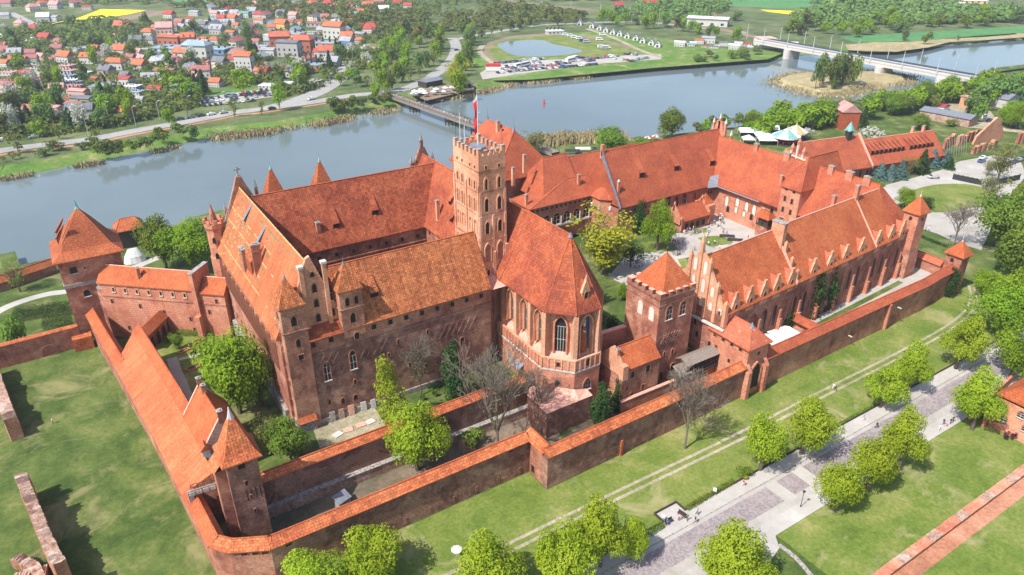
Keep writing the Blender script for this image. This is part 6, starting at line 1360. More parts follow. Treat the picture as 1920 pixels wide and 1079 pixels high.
TNAME = {'maple':('deciduous_tree','thick'),'green':('deciduous_tree','thick'),'dark':('evergreen_tree','thick'),'willow':('willow_tree','thick'),'oak':('oak_tree','vase'),'olive':('budding_tree','vase'),'bare':('bare_tree','bare'),'column':('poplar_tree','pole'),'hedgecolumn':('columnar_evergreen','pole'),
 'far_green':('tree','pole'),'far_lime':('tree','pole'),'far_olive':('tree','pole'),'far_dark':('tree','pole'),'blossom':('blossoming_tree','pole'),'purple':('purple_shrub','pole'),'bush':('bush','pole'),'spruce':('spruce_tree','pole'),'fir':('fir_tree','pole')}
def tree(kind, base, r, h, label, group=None, cat='tree'):
    random.seed(int(base[0]*13.7+base[1]*7.3) & 0xffff)
    nm, tk = TNAME[kind]; t = link(bpy.data.objects.new(nm, None)); t.empty_display_size = .5; t.location = base; t.rotation_euler = (0, 0, random.random()*6.283)
    me = random.choice(CR[kind]); zs = [1.6+.2, 1]; 
    c = link(bpy.data.objects.new('crown', me)); c.parent = t
    top = {'column':3.5,'hedgecolumn':2.6,'spruce':1.0,'fir':1.0,'maple':2.0,'green':2.05,'dark':1.9,'oak':2.0,'olive':1.75,'bare':1.95,'willow':1.8,'blossom':1.35,'bush':1.12,'purple':1.5}.get(kind, 1.75)
    rr = r/.34 if kind in ('spruce','fir') else r*{'column':1.4,'hedgecolumn':1.5,'oak':1.25,'olive':1.15,'bare':1.1}.get(kind, 1.0)
    c.scale = (rr, rr*random.uniform(.9,1.1), h/top)
    k = link(bpy.data.objects.new('trunk', TK[tk])); k.parent = t; tt = {'thick':1.05,'bare':1.65,'vase':1.55,'pole':1.35}[tk]
    hh = h*{'thick':.72,'bare':1.0,'vase':.95,'pole':.6}[tk]
    if kind in ('bush','purple','hedgecolumn','spruce','fir','blossom'): hh = h*.5
    k.scale = (max(r*1.15, h*.45) if tk in ('bare','vase') else max(h*.55,1), max(r*1.15, h*.45) if tk in ('bare','vase') else max(h*.55,1), hh/tt)
    return reg(t, label, cat, group)
def treepx(kind, px, pb, pt, w, label, z=0, group=None, cat='tree'):
    b = at(px, pb, z); dist = pix(b)[2]; h = hgt(b.x, b.y, pt)-z; r = w/2*dist/FPX
    return tree(kind, b, r, max(h, 1.2), label, group, cat)
ROADG = 'lime trees along the paved street'
NEAR = [
 ('maple',783,882,745,118,'large bright maple between the two tiled walls before the castle',0.02,None),
 ('column',735,806,672,62,'yellow-green upright tree behind the inner wall beside the large maple',5,None),
 ('green',452,786,612,138,'tall leafy tree in the walled garden before the bright roofed wing',3.5,None),
 ('green',493,770,640,70,'smaller leafy tree touching the tall garden tree on its right',3.5,None),
 ('willow',547,868,785,88,'round yellowish bushy tree beside the near corner tower',5,None),
 ('olive',507,852,778,66,'greyish budding bush tree between corner tower and garden tree',5,None),
 ('hedgecolumn',852,748,646,46,'dark green cone-shaped evergreen against the castle wall',5,None),
 ('bare',790,742,640,96,'leafless spreading tree against the long castle wall',5,None),
 ('bare',934,862,660,118,'leafless tree in the moat left of the apse',0,None),
 ('bare',1008,800,705,54,'thin leafless tree in front of the lower apse bastion',0,None),
 ('willow',312,505,400,88,'leafy tree by the river between tent and castle, the farther one',0,None),
 ('green',366,512,410,104,'bright leafy tree by the river just left of the octagonal turret',0,None),
 ('olive',38,548,488,60,'budding tree on the grass left of the river tower',0,None),
 ('bush',35,650,585,62,'round green bush below the path at the left edge',0,None),
 ('maple',700,1096,988,140,'bright tree at the bottom edge under the left outer wall, right one of two',0,ROADG),
 ('maple',585,1150,1040,150,'bright tree at the bottom edge under the left outer wall, left one of two',0,ROADG),
 ('maple',905,1128,1003,150,'bright street tree at the bottom edge near the white umbrella',0,ROADG),
 ('maple',1052,1104,973,142,'bright street tree left in the bottom cluster of three',0,ROADG),
 ('maple',1125,1062,934,128,'tallest bright street tree in the bottom cluster of three',0,ROADG),
 ('maple',1182,1048,965,76,'small bright street tree right in the bottom cluster of three',0,ROADG),
 ('maple',1378,1110,993,178,'bright street tree at the bottom edge in front of the paved street',0,ROADG),
 ('maple',1425,882,763,92,'bright round tree left of a touching pair above the cobbled road',0,ROADG),
 ('maple',1502,852,737,106,'bright round tree right of a touching pair above the cobbled road',0,ROADG),
 ('maple',1566,958,858,94,'nearest of three street trees in a row beside the park lawn',0,ROADG),
 ('maple',1627,920,808,96,'middle of three street trees in a row beside the park lawn',0,ROADG),
 ('maple',1685,880,766,88,'farthest of three street trees in a row beside the park lawn',0,ROADG),
 ('maple',1650,765,680,88,'round street tree below the long outer wall, nearer the gatehouse',0,ROADG),
 ('maple',1702,738,638,74,'round street tree touching its neighbour below the long outer wall',0,ROADG),
 ('maple',1791,692,590,94,'round street tree beyond the pavement below the long outer wall',0,ROADG),
 ('green',1893,712,600,112,'dark green dense tree at the right edge above the brick house',0,ROADG),
 ('maple',1822,806,692,94,'street tree beside the brick house at the right edge',0,ROADG),
 ('green',1868,635,525,120,'large leafy tree right of the far right corner tower',0,None),
 ('green',1915,600,500,110,'large leafy tree at the right edge above the dense tree',0,None),
 ('willow',1868,470,360,112,'big pale leafy tree right of the gravel forecourt',0,None),
 ('willow',1912,430,330,90,'pale leafy tree at the right edge beside the forecourt',0,None),
 ('willow',1905,520,400,110,'mid green tree at the right edge beyond the corner tower',0,None),
 ('green',1840,560,505,60,'leafy tree between corner tower and right edge',0,None),
 ('olive',1848,395,322,62,'airy pale tree on the forecourt edge',0,None),
 ('bare',1788,462,383,72,'leafless tree on the forecourt above the far right corner tower',0,None),
 ('bare',1284,842,700,78,'tall bare-limbed tree on the lawn before the gatehouse wall',0,None),
 ('oak',1128,515,392,138,'large yellow-green budding oak in the courtyard',4.9,None),
 ('green',1232,470,368,62,'bright green tree in the courtyard beside the great hall',4.9,None),
 ('hedgecolumn',1197,440,378,24,'ivy-clad column left of the bright courtyard tree',4.9,None),
 ('dark',1182,502,452,50,'dark rounded yew bush beneath the courtyard oak',4.9,None),
 ('column',1518,408,336,40,'narrow yellow-green tree rising behind the dormered roof',4.9,None),
 ('hedgecolumn',1128,796,722,48,'dense dark ivy cone at the foot of the apse',0,None),
 ('hedgecolumn',1154,775,712,18,'tall ivy strip on the small guard house wall',0,None),
 ('dark',1141,660,570,34,'dark evergreen in the shade right of the apse',0,None),
 ('green',1167,565,528,26,'bright climbing shrub on the courtyard wall behind the gate tower',4.9,None),
 ('hedgecolumn',1516,592,495,54,'tall dark ivy mass on the dormered wing, left part',4,'ivy on the dormered wing'),
 ('hedgecolumn',1542,580,484,44,'tall dark ivy mass on the dormered wing, right part',4,'ivy on the dormered wing'),
 ('hedgecolumn',1412,612,574,40,'low ivy mass on the dormered wing next to the gatehouse',4,'ivy on the dormered wing'),
 ('hedgecolumn',1464,618,560,42,'ivy mass on the dormered wing behind the white canopies',4,'ivy on the dormered wing'),
 ('hedgecolumn',1776,556,505,28,'ivy strip on the long outer wall beside the far corner tower',0,None),
 ('bush',322,640,625,26,'low green bush in the walled garden near the arcade',3,None),
 ('willow',337,655,628,28,'grey-green shrub in the walled garden beside the arcade',3,None),
 ('purple',371,672,650,26,'dark purple shrub among the garden beds',3,None),
 ('bush',815,745,728,14,'small clipped bush on the terrace left of the evergreen cone',5,None),
 ('bush',792,752,738,12,'smaller clipped bush on the terrace left of the evergreen cone',5,None),
 ('bush',890,838,806,60,'dark undergrowth at the foot of the bare tree in the moat',0,None),
 ('bush',1392,892,876,34,'low flowering bush on the street edge beside the red flower planter',0,None),
 ('purple',1884,826,810,13,'dark round clipped shrub before the brick house, left one',0,'dark shrubs before the brick house'),
 ('purple',1898,828,812,13,'dark round clipped shrub before the brick house, right one',0,'dark shrubs before the brick house'),
 ('willow',1145,292,236,76,'round pale willow behind the great hall roof',0,None),
 ('willow',1259,262,203,68,'taller willow on the near river bank behind the great hall roof',0,None),
 ('bush',1205,275,255,46,'bush by the river between the two willows',0,None),
 ('olive',1003,292,242,60,'sparse budding tree beside the palace roof and reeds',0,None),
 ('maple',1500,300,275,70,'leafy garden trees behind the far castle wing, left clump',0,None),
 ('maple',1555,322,292,40,'leafy tree between far wing and long outbuilding',0,None),
 ('green',1693,392,348,44,'leafy tree behind the corner turret',0,None),
 ('dark',1738,392,369,32,'dark clipped round bush on the forecourt lawn',0,None),
 ('blossom',1631,268,238,48,'large white blossoming tree beside the long outbuilding',0,None),
 ('blossom',1519,243,224,20,'small white blossoming tree behind the carousel',0,None),
 ('blossom',1512,262,240,30,'pale blossoming tree right of the carousel',0,None),
 ('fir',1615,244,198,24,'tall dark fir beside the red brick tower house',0,None),
 ('olive',1868,345,262,72,'airy yellow-green tree above the dark screen',0,None),
 ('willow',1722,245,214,46,'broad bush tree on the meadow left of the long shed',0,None),
 ('bush',1785,238,224,28,'bush beside the long dark shed',0,None),
 ('olive',1852,330,300,30,'small budding tree beside the ruined walls',0,None),
]
for k in NEAR: treepx(k[0], k[1], k[2], k[3], k[4], k[5], k[6], k[7])
for i, (px, pb, pt, w, kd) in enumerate(((1648,338,305,30,'spruce'),(1668,338,308,26,'spruce'),(1686,335,300,30,'spruce'),(1676,322,290,26,'fir'),(1705,330,292,34,'olive'),(1726,325,280,30,'fir'),(1745,315,279,30,'spruce'),(1760,312,280,28,'spruce'),(1774,310,283,24,'spruce'),(1780,318,297,20,'fir'),(1690,315,285,24,'fir'))):
    treepx(kd, px, pb, pt, w, {'spruce':'blue spruce','fir':'dark green fir','olive':'brownish thuja'}[kd]+' in the row before the long outbuilding', 0, 'conifers before the long outbuilding')
# leaning trunks + tree pair over the dark screens
# ---- background trees, individually
random.seed(99)
def inpoly(x, y, P):
    c = False; n = len(P)
    for i in range(n):
        x1, y1 = P[i]; x2, y2 = P[(i+1) % n]
        if (y1 > y) != (y2 > y) and x < (x2-x1)*(y-y1)/(y2-y1)+x1: c = not c
    return c
def row(pts, n, kinds, wr, hr, label, group, jx=4, jy=2):
    L = smooth_line(pts, 8); out = []
    for i in range(n):
        rs = random.getstate(); k = (i+random.random()*.6)/n*(len(L)-1.01); a = L[int(k)].lerp(L[int(k)+1], k-int(k)); px, py = a.x+random.gauss(0, jx), a.y+random.gauss(0, jy)
        kd = random.choice(kinds); w = random.uniform(*wr); h = w*random.uniform(*hr); v = random.random()
        b = at(px, py, 0); dist = pix(b)[2]; tree(kd, b, w/2*dist/FPX, h*dist/FPX, label, group); random.setstate(rs); 
        for _ in range(9): random.random()
# near-bank strip and riverside belts
row([(1405,252),(1450,247),(1500,242),(1560,233),(1620,222),(1690,210),(1760,200),(1830,190),(1905,176)], 50, ['far_green','far_lime','far_lime','far_olive','willow'], (34,50), (.8,1.05), 'leafy tree in the dense belt along the near river bank', 'trees along the near river bank', 5, 5)
row([(1300,255),(1330,248),(1370,240),(1395,236)], 6, ['far_lime','far_olive','far_green'], (26,36), (.8,1.0), 'leafy tree behind the great hall roof on the near bank', 'trees along the near river bank', 3, 3)
row([(1440,240),(1500,232),(1560,224),(1640,210),(1720,196),(1800,182),(1880,170)], 30, ['far_green','far_lime'], (28,42), (.75,.95), 'leafy tree at the water edge of the near bank belt', 'trees along the near river bank', 4, 3)
row([(1815,215),(1850,200),(1880,190),(1915,180)], 7, ['far_green','far_lime','willow'], (34,50), (.9,1.2), 'full leafy tree near the shabby sheds at the right edge', 'trees along the near river bank', 6, 5)
row([(1880,235),(1900,250),(1915,225)], 4, ['green','willow'], (34,50), (1.0,1.2), 'large leafy tree at the right edge above the ruined walls', None, 6, 5)
row([(1530,165),(1550,160),(1580,160),(1590,163)], 13, ['far_dark','far_green','far_olive'], (20,30), (1.6,2.4), 'slender tree on the reed island before the rail bridge', 'trees on the reed island', 6, 3)
row([(185,296),(240,284),(280,277)], 6, ['far_dark','far_green'], (26,38), (.7,.9), 'dark shrub on the far bank right of the left edge', 'shrubs on the far bank', 4, 2)
row([(285,276),(330,262),(370,256)], 4, ['far_dark','far_green'], (28,40), (.6,.8), 'dark shrub on the far bank above the dry reeds', 'shrubs on the far bank', 4, 2)
row([(620,215),(660,205),(700,198),(735,192)], 8, ['far_dark','far_green'], (22,34), (.7,.95), 'dense shrub on the far bank beside the footbridge landing', 'shrubs on the far bank', 4, 3)
row([(5,300),(60,296),(120,284),(175,276)], 9, ['far_green','far_olive'], (20,30), (.6,.9), 'shrub on the far bank slope at the left edge', 'shrubs on the far bank', 5, 3)
for px, pb, pt, w, kd in ((35,288,242,46,'far_olive'),(110,262,228,30,'far_olive'),(30,243,210,32,'far_lime'),(100,285,255,36,'far_olive'),(190,282,232,34,'far_olive'),(205,222,178,42,'far_lime'),(235,214,168,36,'far_lime'),(323,240,205,26,'far_lime'),(345,190,146,52,'far_lime'),(352,218,172,34,'far_olive'),(440,220,176,28,'far_olive'),(457,180,133,46,'far_lime'),(491,218,185,22,'far_olive'),(525,208,160,30,'far_lime'),(567,168,130,38,'far_lime'),(522,162,142,20,'far_green'),(384,178,130,24,'fir'),(375,185,166,18,'far_dark'),(437,205,182,18,'far_olive'),(205,140,108,32,'far_olive'),(60,208,178,30,'far_green'),(318,130,98,24,'far_green'),(348,132,112,16,'far_green')):
    treepx(kd, px, pb, pt, w, 'single tree beside the riverside road and car park' if kd != 'fir' else 'dark fir behind the grassy car park', 0, 'trees beside the riverside road')
row([(700,190),(740,165),(790,140),(815,110),(830,92)], 18, ['far_lime','far_green','far_olive'], (18,30), (1.2,1.7), 'avenue tree on the left side of the main road beyond the river', 'avenue trees along the main road', 3, 3)
row([(850,165),(868,140),(878,120),(880,95),(872,78)], 15, ['far_lime','far_green'], (18,28), (1.2,1.7), 'avenue tree between the main road and the camp site', 'avenue trees along the main road', 3, 3)
row([(850,180),(875,165)], 3, ['oak','far_lime'], (40,52), (1.1,1.4), 'tall yellowish tree by the riverside cafe', 'trees by the riverside cafe', 6, 3)
row([(885,75),(950,62),(1020,50),(1080,48)], 12, ['far_green','far_olive'], (11,18), (1.2,1.7), 'tree along the road above the pond', 'trees above the pond', 2, 1)
row([(1130,48),(1180,50),(1240,56),(1290,62),(1330,70),(1400,82)], 18, ['far_lime','far_green'], (16,26), (.9,1.3), 'tree behind the row of white camp cottages', 'trees behind the camp cottages', 4, 2)
row([(640,160),(700,150),(740,140),(770,128)], 12, ['far_lime','far_green','far_olive'], (20,34), (1.0,1.5), 'tree in the park between main road and roundabout', 'trees between road and town', 10, 6)
row([(640,120),(700,110),(760,95),(810,80)], 20, ['far_lime','far_green','far_dark'], (18,30), (.9,1.4), 'tree in the green belt left of the main road', 'trees between road and town', 14, 8)
row([(1470,60),(1530,60),(1600,64),(1660,60),(1700,66)], 16, ['far_green','far_dark','far_lime'], (20,34), (.8,1.2), 'tree on the far side of the rail bridge', 'trees beyond the rail bridge', 8, 4)
row([(1285,120),(1320,115),(1380,110),(1425,104)], 9, ['far_dark','far_green'], (12,24), (.6,.9), 'shrub on the far bank slope left of the rail bridge', 'shrubs on the far bank', 8, 3)
row([(1620,45),(1700,52),(1760,50),(1850,48),(1915,45)], 16, ['far_green','far_lime','far_dark'], (20,34), (.8,1.1), 'tree in the belt behind the green field at upper right', 'trees beyond the rail bridge', 10, 3)
for px, pb, pt, w, kd in ((1380,40,20,22,'far_green'),(1735,84,58,22,'far_dark'),(1695,77,56,14,'far_green'),(1795,80,62,12,'far_olive'),(1830,230,178,30,'far_dark'),(1045,100,68,0,'x')):
    if kd != 'x': treepx(kd, px, pb, pt, w, 'tree standing near the green field beyond the river', 0, 'trees beyond the rail bridge')
# far-off woods: one mass each
def wood(name, bands, label=None):
    random.seed(5); V = []; F = []
    for P, n, wpx, hf in bands:
        xs = [p[0] for p in P]; ys = [p[1] for p in P]; k = 0
        while k < n:
            x, y = random.uniform(min(xs), max(xs)), random.uniform(min(ys), max(ys))
            if not inpoly(x, y, P): continue
            k += 1; b = at(x, y, 0); d = pix(b)[2]; r = wpx*random.uniform(.6,1.3)/2*d/FPX; h = r*2*hf*random.uniform(.7,1.2)
            for _ in range(62):
                v = rnd_dir(); v.z = abs(v.z)*1.1-.15; p = b+Vector((v.x*r, v.y*r, h*(.42+.5*v.z)))*1.0
                if p.z < .2: continue
                leaf_quad(V, F, p, (v+rnd_dir()*.7+Vector((0,0,.4))).normalized(), r*random.uniform(.2,.38))
    me = bpy.data.meshes.new(name); me.from_pydata(V, [], F); me.materials.append(M['lf_mid']); me.update(); o = link(bpy.data.objects.new(name, me)); return tagk(o, 'stuff')
wood('far_off_wood', [([(330,4),(420,14),(640,22),(780,30),(900,36),(1010,40),(1010,52),(880,58),(780,66),(640,60),(600,40),(420,26),(325,18)], 260, 20, .8), ([(900,10),(1100,34),(1090,44),(900,40)], 70, 20, .8)])
wood('far_off_wood', [([(1200,6),(1360,10),(1370,26),(1200,28)], 130, 18, .8), ([(1130,26),(1210,20),(1330,36),(1310,44),(1140,40)], 60, 18, .8), ([(1480,34),(1700,24),(1920,24),(1920,44),(1700,48),(1500,52)], 300, 22, .8), ([(1500,10),(1560,2),(1760,4),(1790,20),(1640,26),(1560,22)], 90, 26, .9), ([(1790,36),(1920,30),(1920,40),(1800,46)], 60, 18, .7)])
wood('far_off_wood', [([(340,-2),(900,-6),(930,6),(800,14),(560,10),(460,8)], 260, 12, .8), ([(930,-8),(1400,-8),(1400,2),(1000,4)], 160, 14, .8), ([(1350,-10),(1930,-14),(1930,0),(1500,-3)], 130, 16, .8), ([(-30,-6),(330,-6),(320,8),(200,14),(90,14),(-20,14)], 170, 13, .8)])
wood('orchard_and_gardens', [([(630,2),(800,10),(900,28),(860,36),(640,18),(560,12),(430,14),(420,8)], 260, 10, .7), ([(0,95),(60,110),(90,100),(180,92),(190,62),(120,56),(60,60),(0,56)], 110, 18, .9), ([(110,60),(200,46),(230,52),(260,70),(260,88),(130,88)], 60, 20, 1.0)])

# ================= TOWN =================
hcol = {'O':('orange',(0.44,0.135,0.065)),'R':('bright red',(0.37,0.06,0.05)),'M':('dull maroon',(0.33,0.13,0.12)),'P':('faded pink',(0.50,0.27,0.25)),'D':('dark grey',(0.15,0.155,0.18)),'G':('grey',(0.30,0.31,0.34)),'W':('pale flat',(0.62,0.64,0.66)),'B':('blue-grey',(0.25,0.33,0.42)),'T':('green',(0.10,0.30,0.24)),'K':('brick red',(0.42,0.12,0.07))}
wcol = {'w':('white',(0.47,0.46,0.43)),'c':('cream',(0.62,0.54,0.42)),'b':('brick',(0.36,0.13,0.085)),'g':('grey',(0.36,0.35,0.34)),'n':('green',(0.22,0.33,0.18)),'u':('blue',(0.13,0.25,0.42)),'p':('pinkish',(0.55,0.36,0.31)),'y':('ochre',(0.62,0.42,0.14))}
for k, (n_, c) in hcol.items(): M['h_'+k] = roof_mat('town_roof_'+n_.replace(' ', '_'), c, tuple(x*.7 for x in c), tuple(min(1,x*1.3) for x in c), rib=.6, row=.6, contrast=.3, streak=.3, grain=.3)
for k, (n_, c) in wcol.items(): M['w_'+k] = plain('town_wall_'+n_, c, .85, var=.1, scale=.4)
HM = {}
def house_meshes(roof, wall, ty, asp, st):
    key = (roof, wall, ty, asp, st)
    if key in HM: return HM[key]
    L, Wd = 1.0, asp; H = .28*st+.10 if ty != 'L' else .2
    parts = []; mb = MB(); mb.box(-L/2, L/2, -Wd/2, Wd/2, -.05, H, 0, bottom=False); parts.append(('wall', mb, ['w_'+wall]))
    mb = MB()
    if ty in 'GC': gable(mb, (-L/2-(.03),0), (L/2+.03,0), Wd/2+.04, Wd/2+.04, H-.01, H+Wd*.48, m=0, th=.02)
    elif ty == 'H': gable(mb, (-L/2-.03,0), (L/2+.03,0), Wd/2+.04, Wd/2+.04, H-.01, H+Wd*.42, Wd*.4, Wd*.4, m=0, th=.02)
    elif ty == 'S': gable(mb, (-L/2-.02,0), (L/2+.02,0), Wd/2+.03, Wd/2+.03, H-.01, H+Wd*.2, m=0, th=.02)
    else: mb.box(-L/2-.015, L/2+.015, -Wd/2-.015, Wd/2+.015, H-.01, H+.035, 0); mb.box(-L*.2, -L*.08, -.05, .08, H+.03, H+.09, 0)
    parts.append(('roof', mb, ['h_'+roof]))
    if ty in 'GHCS':
        mb = MB(); z = H+Wd*.3; mb.box(.12, .19, -.03, .05, z-.08, H+Wd*(.62 if ty != 'S' else .4), 0); parts.append(('chimney', mb, ['wall_mid']))
    if ty == 'C':
        mb = MB(); 
        for x in (-.25, .22): gable(mb, (x,-Wd/2-.02), (x,0), .07,.07, H+Wd*.12, H+Wd*.3, m=0, th=.01); mb.box(x-.05,x+.05,-Wd/2+.02,-Wd*.2,H,H+Wd*.14,1)
        parts.append(('dormer', mb, ['h_'+roof,'w_'+wall]))
    mb = MB(); n = 4 if L > Wd else 3
    for f in range(max(1, int(st))):
        z = .07+.22*f
        for i in range(n):
            x = -L/2+L*(i+.5)/n; mb.box(x-.035, x+.035, -Wd/2-.006, -Wd/2+.002, z, z+.10, 0); mb.box(x-.035, x+.035, Wd/2-.002, Wd/2+.006, z, z+.10, 0)
        for i in range(2):
            y = -Wd/2+Wd*(i+.5)/2; mb.box(-L/2-.006, -L/2+.002, y-.035, y+.035, z, z+.10, 0); mb.box(L/2-.002, L/2+.006, y-.035, y+.035, z, z+.10, 0)
    parts.append(('window_row', mb, ['glass']))
    out = []
    for nm, m_, mt in parts:
        me = bpy.data.meshes.new(nm); me.from_pydata(m_.v, [], m_.f)
        for x in mt: me.materials.append(M[x])
        me.polygons.foreach_set('material_index', m_.m); me.update(); autouv(me); out.append((nm, me))
    HM[key] = out; return out
HOUSES = []
def house(px, py, wpx, roof, wall='w', ty='G', rot=0.0, asp=.7, st=1, zone='', extra=''):
    b = at(px, py, 0); d = pix(b)[2]; L = wpx*d/FPX; L *= 1.03
    asp = round(asp, 1); b = b+Vector((_ca,_sa,0))*L*asp*.4
    kinds = {'G':'house','H':'hip-roofed house','C':'dormered house','S':'low building','L':'flat-roofed block'}[ty]
    big = 'large ' if L > 24 else ('small ' if L < 9 else '')
    rn = hcol[roof][0]+' roof'
    lab = extra or f"{big}{wcol[wall][0]} {kinds} with {rn} {zone}"
    t = link(bpy.data.objects.new('house' if ty in 'GHC' else 'town_building', None)); t.location = b; t.rotation_euler = (0, 0, VIEWA+R(rot)); t.scale = (L, L, min(L, 15+.12*L)); t.empty_display_size = .2
    for nm, me in house_meshes(roof, wall, ty, asp, st):
        c = link(bpy.data.objects.new(nm, me)); c.parent = t
    HOUSES.append((px, py, wpx)); return reg(t, lab, 'house' if ty in 'GHC' else 'building', 'buildings of the town across the river')
Z1 = [(45,565,92,'O','w','G'),(150,535,112,'O','w','G'),(235,525,90,'O','w','G'),(315,520,100,'M','w','G'),(405,500,92,'P','w','G'),(470,545,92,'M','w','G'),(560,505,72,'M','w','G'),(645,520,145,'O','w','G'),(890,535,165,'O','w','C'),(1010,500,90,'O','w','G'),(1150,595,185,'O','w','H'),(1395,600,140,'O','g','G'),(1415,515,90,'P','p','G'),
 (80,655,150,'P','w','L'),(80,735,150,'M','w','L'),(70,800,150,'M','p','S'),(95,865,180,'P','w','S'),(60,940,200,'M','g','L'),(650,590,150,'P','w','L'),(665,640,150,'P','w','L'),(665,690,165,'B','w','L'),(690,740,190,'W','w','L'),(715,755,150,'B','w','L'),(730,790,160,'P','p','L'),(755,835,175,'M','p','L'),(785,880,185,'P','p','S'),(665,905,115,'O','w','L'),(830,965,215,'D','n','S'),(760,1015,200,'M','y','S'),(530,1040,180,'P','p','S'),(300,1060,150,'M','c','G'),(800,1090,240,'D','g','G'),
 (1240,745,150,'R','w','S'),(1315,795,150,'W','w','L'),(1345,850,150,'B','w','L'),(1250,690,100,'D','w','G'),(1080,745,62,'M','p','H'),(1655,690,210,'M','w','S'),(1400,930,90,'G','g','G'),(1265,1075,150,'O','g','G'),(945,705,70,'K','b','S'),(850,645,110,'W','w','L'),
 (330,225,110,'R','w','H'),(445,330,130,'R','w','G'),(430,115,115,'W','w','G'),(535,112,110,'G','w','S'),(1230,225,210,'K','w','G'),(1180,335,200,'D','w','L'),(1475,265,115,'O','w','H'),(1640,235,150,'P','p','G'),(1715,205,95,'M','w','G'),(1700,290,150,'W','w','L'),(1700,345,230,'K','b','S'),(1875,355,105,'O','b','C'),(1690,80,100,'R','w','G'),(1190,400,170,'D','g','L'),(1720,430,380,'B','w','L'),(1840,505,200,'O','w','G'),(210,230,130,'W','w','L')]
Z2 = [(70,470,130,'O','b','C'),(330,440,92,'O','w','H'),(220,430,72,'O','w','G'),(355,350,130,'G','g','C'),(545,470,125,'M','w','G'),(640,340,120,'D','g','G'),(300,545,320,'B','u','L'),(160,610,260,'B','w','H'),(640,735,170,'O','w','G'),
 (1000,290,120,'O','y','G'),(900,310,80,'O','w','G'),(680,285,140,'R','w','L'),(780,245,100,'O','w','S'),(630,180,110,'T','w','S'),(910,280,90,'G','w','G'),(1120,195,92,'P','w','G'),(1000,180,100,'D','w','G'),(830,130,80,'R','w','G'),(770,190,100,'R','w','H'),(840,195,100,'M','w','G'),(940,125,82,'K','w','G'),(470,125,72,'R','w','G'),(300,120,100,'G','w','G'),(385,145,120,'W','w','L'),(545,200,105,'P','w','S'),(510,225,100,'O','w','G'),(400,225,92,'R','w','G'),(330,170,80,'P','w','G'),(130,165,100,'G','w','S'),(85,230,70,'R','w','G'),(200,245,120,'W','w','L'),
 (1265,155,150,'D','w','L'),(1190,120,100,'W','w','L'),(1385,145,100,'M','w','S'),(1490,130,92,'W','w','L'),(1350,215,100,'D','w','G'),(1440,215,92,'M','w','G'),(1640,225,100,'R','w','G'),(1610,170,72,'W','w','G'),(1730,195,92,'B','w','G'),(1790,165,92,'O','w','G'),(1640,105,120,'R','w','S'),(1850,45,100,'W','w','L'),(1850,85,80,'M','w','G'),(1650,290,110,'G','w','L'),(1350,275,180,'M','g','L'),(1870,335,100,'R','w','H'),
 (1060,385,300,'G','w','L'),(880,385,120,'W','w','L'),(990,505,190,'K','b','G'),(1210,545,215,'K','b','H'),(1100,440,82,'M','w','G'),(780,505,170,'G','p','L'),(870,565,150,'G','w','S'),(1080,575,220,'D','g','S'),(1410,480,280,'G','w','L'),(1530,395,200,'O','w','G'),(1660,400,110,'O','w','G'),(1650,465,120,'G','u','G'),(1370,565,95,'R','w','G'),(1445,575,150,'K','w','G'),(1300,345,92,'G','w','L'),
 (1300,700,215,'B','b','L'),(1050,695,135,'M','b','L'),(1160,710,80,'M','b','L'),(945,685,130,'D','w','L'),(1345,835,110,'G','w','L'),(860,895,155,'W','w','L'),(1060,860,112,'W','w','L'),(340,875,120,'O','w','G'),(190,780,180,'M','w','G'),(95,785,80,'R','w','G'),(1880,520,82,'M','p','L'),(1560,100,80,'K','w','G'),(1720,110,90,'R','w','G'),(720,120,80,'P','w','G')]
ZN1 = 'in the left half of the town across the river'; ZN2 = 'in the right half of the town across the river'
random.seed(21)
for a in Z1:
    x, y = a[0]/5.333, 20+a[1]/5.333; zone = 'in the left housing rows' if x < 160 and y > 95 else ('in the upper left town' if y < 95 else 'near the riverside car park')
    st = 2 if a[5] == 'L' and a[2] < 220 and y > 100 else 1; rt = {'G':random.choice((-18,12,-25)),'L':-14,'S':-14}.get(a[5], -10); house(x, y, a[2]/5.333, a[3], a[4], a[5], rt, .7 if a[2] < 160 else .5, st, zone)
for a in Z2:
    x, y = 340+a[0]/5.333, a[1]/5.333; zone = 'in the distant town' if y < 48 else ('in the town centre' if y < 100 else 'between car park and curved street')
    st = 3 if (a[0], a[1]) in ((640,735),(1300,700)) else (2 if a[4] == 'b' or a[2] > 180 else 1); rt = random.choice((-15,10,-22,70)) if a[5] in 'GC' else -12
    if (a[0], a[1]) == (640,735): rt = -12
    house(x, y, a[2]/5.333, a[3], a[4], a[5], rt, .7 if a[2] < 160 else .5, st, zone)
for a in ((695,62,26,'R','w','H'),(780,64,15,'R','b','G'),(651,78,24,'O','w','G'),(700,98,28,'P','p','L'),(720,26,20,'W','w','G'),(765,18,16,'R','w','G'),(745,12,16,'R','w','G'),(660,30,20,'W','w','L'),(690,16,18,'O','w','G'),(712,12,20,'M','w','G'),(1795,14,40,'W','w','L'),(1860,26,60,'W','c','L'),(1830,8,40,'W','y','L'),(1160,18,18,'R','w','G'),(1220,16,24,'R','w','G'),(1040,66,30,'W','w','L'),(1490,86,12,'W','w','S')):
    house(a[0], a[1], a[2], a[3], a[4], a[5], random.choice((-12,15)), .6, 2 if a[0] == 1040 else 1, 'at the top edge beyond the river')
random.seed(31)
def clear(x, y): return all(abs(x-hx) > hw*.62+2 or not (-14 < y-hy < 5) for hx, hy, hw in HOUSES)
TP = [(0,60),(330,42),(700,30),(800,60),(740,110),(650,150),(600,170),(520,185),(380,200),(240,235),(60,262),(0,268)]
RD = [smooth_line(p, 3) for _, p, _, _ in ROADS[:7]]
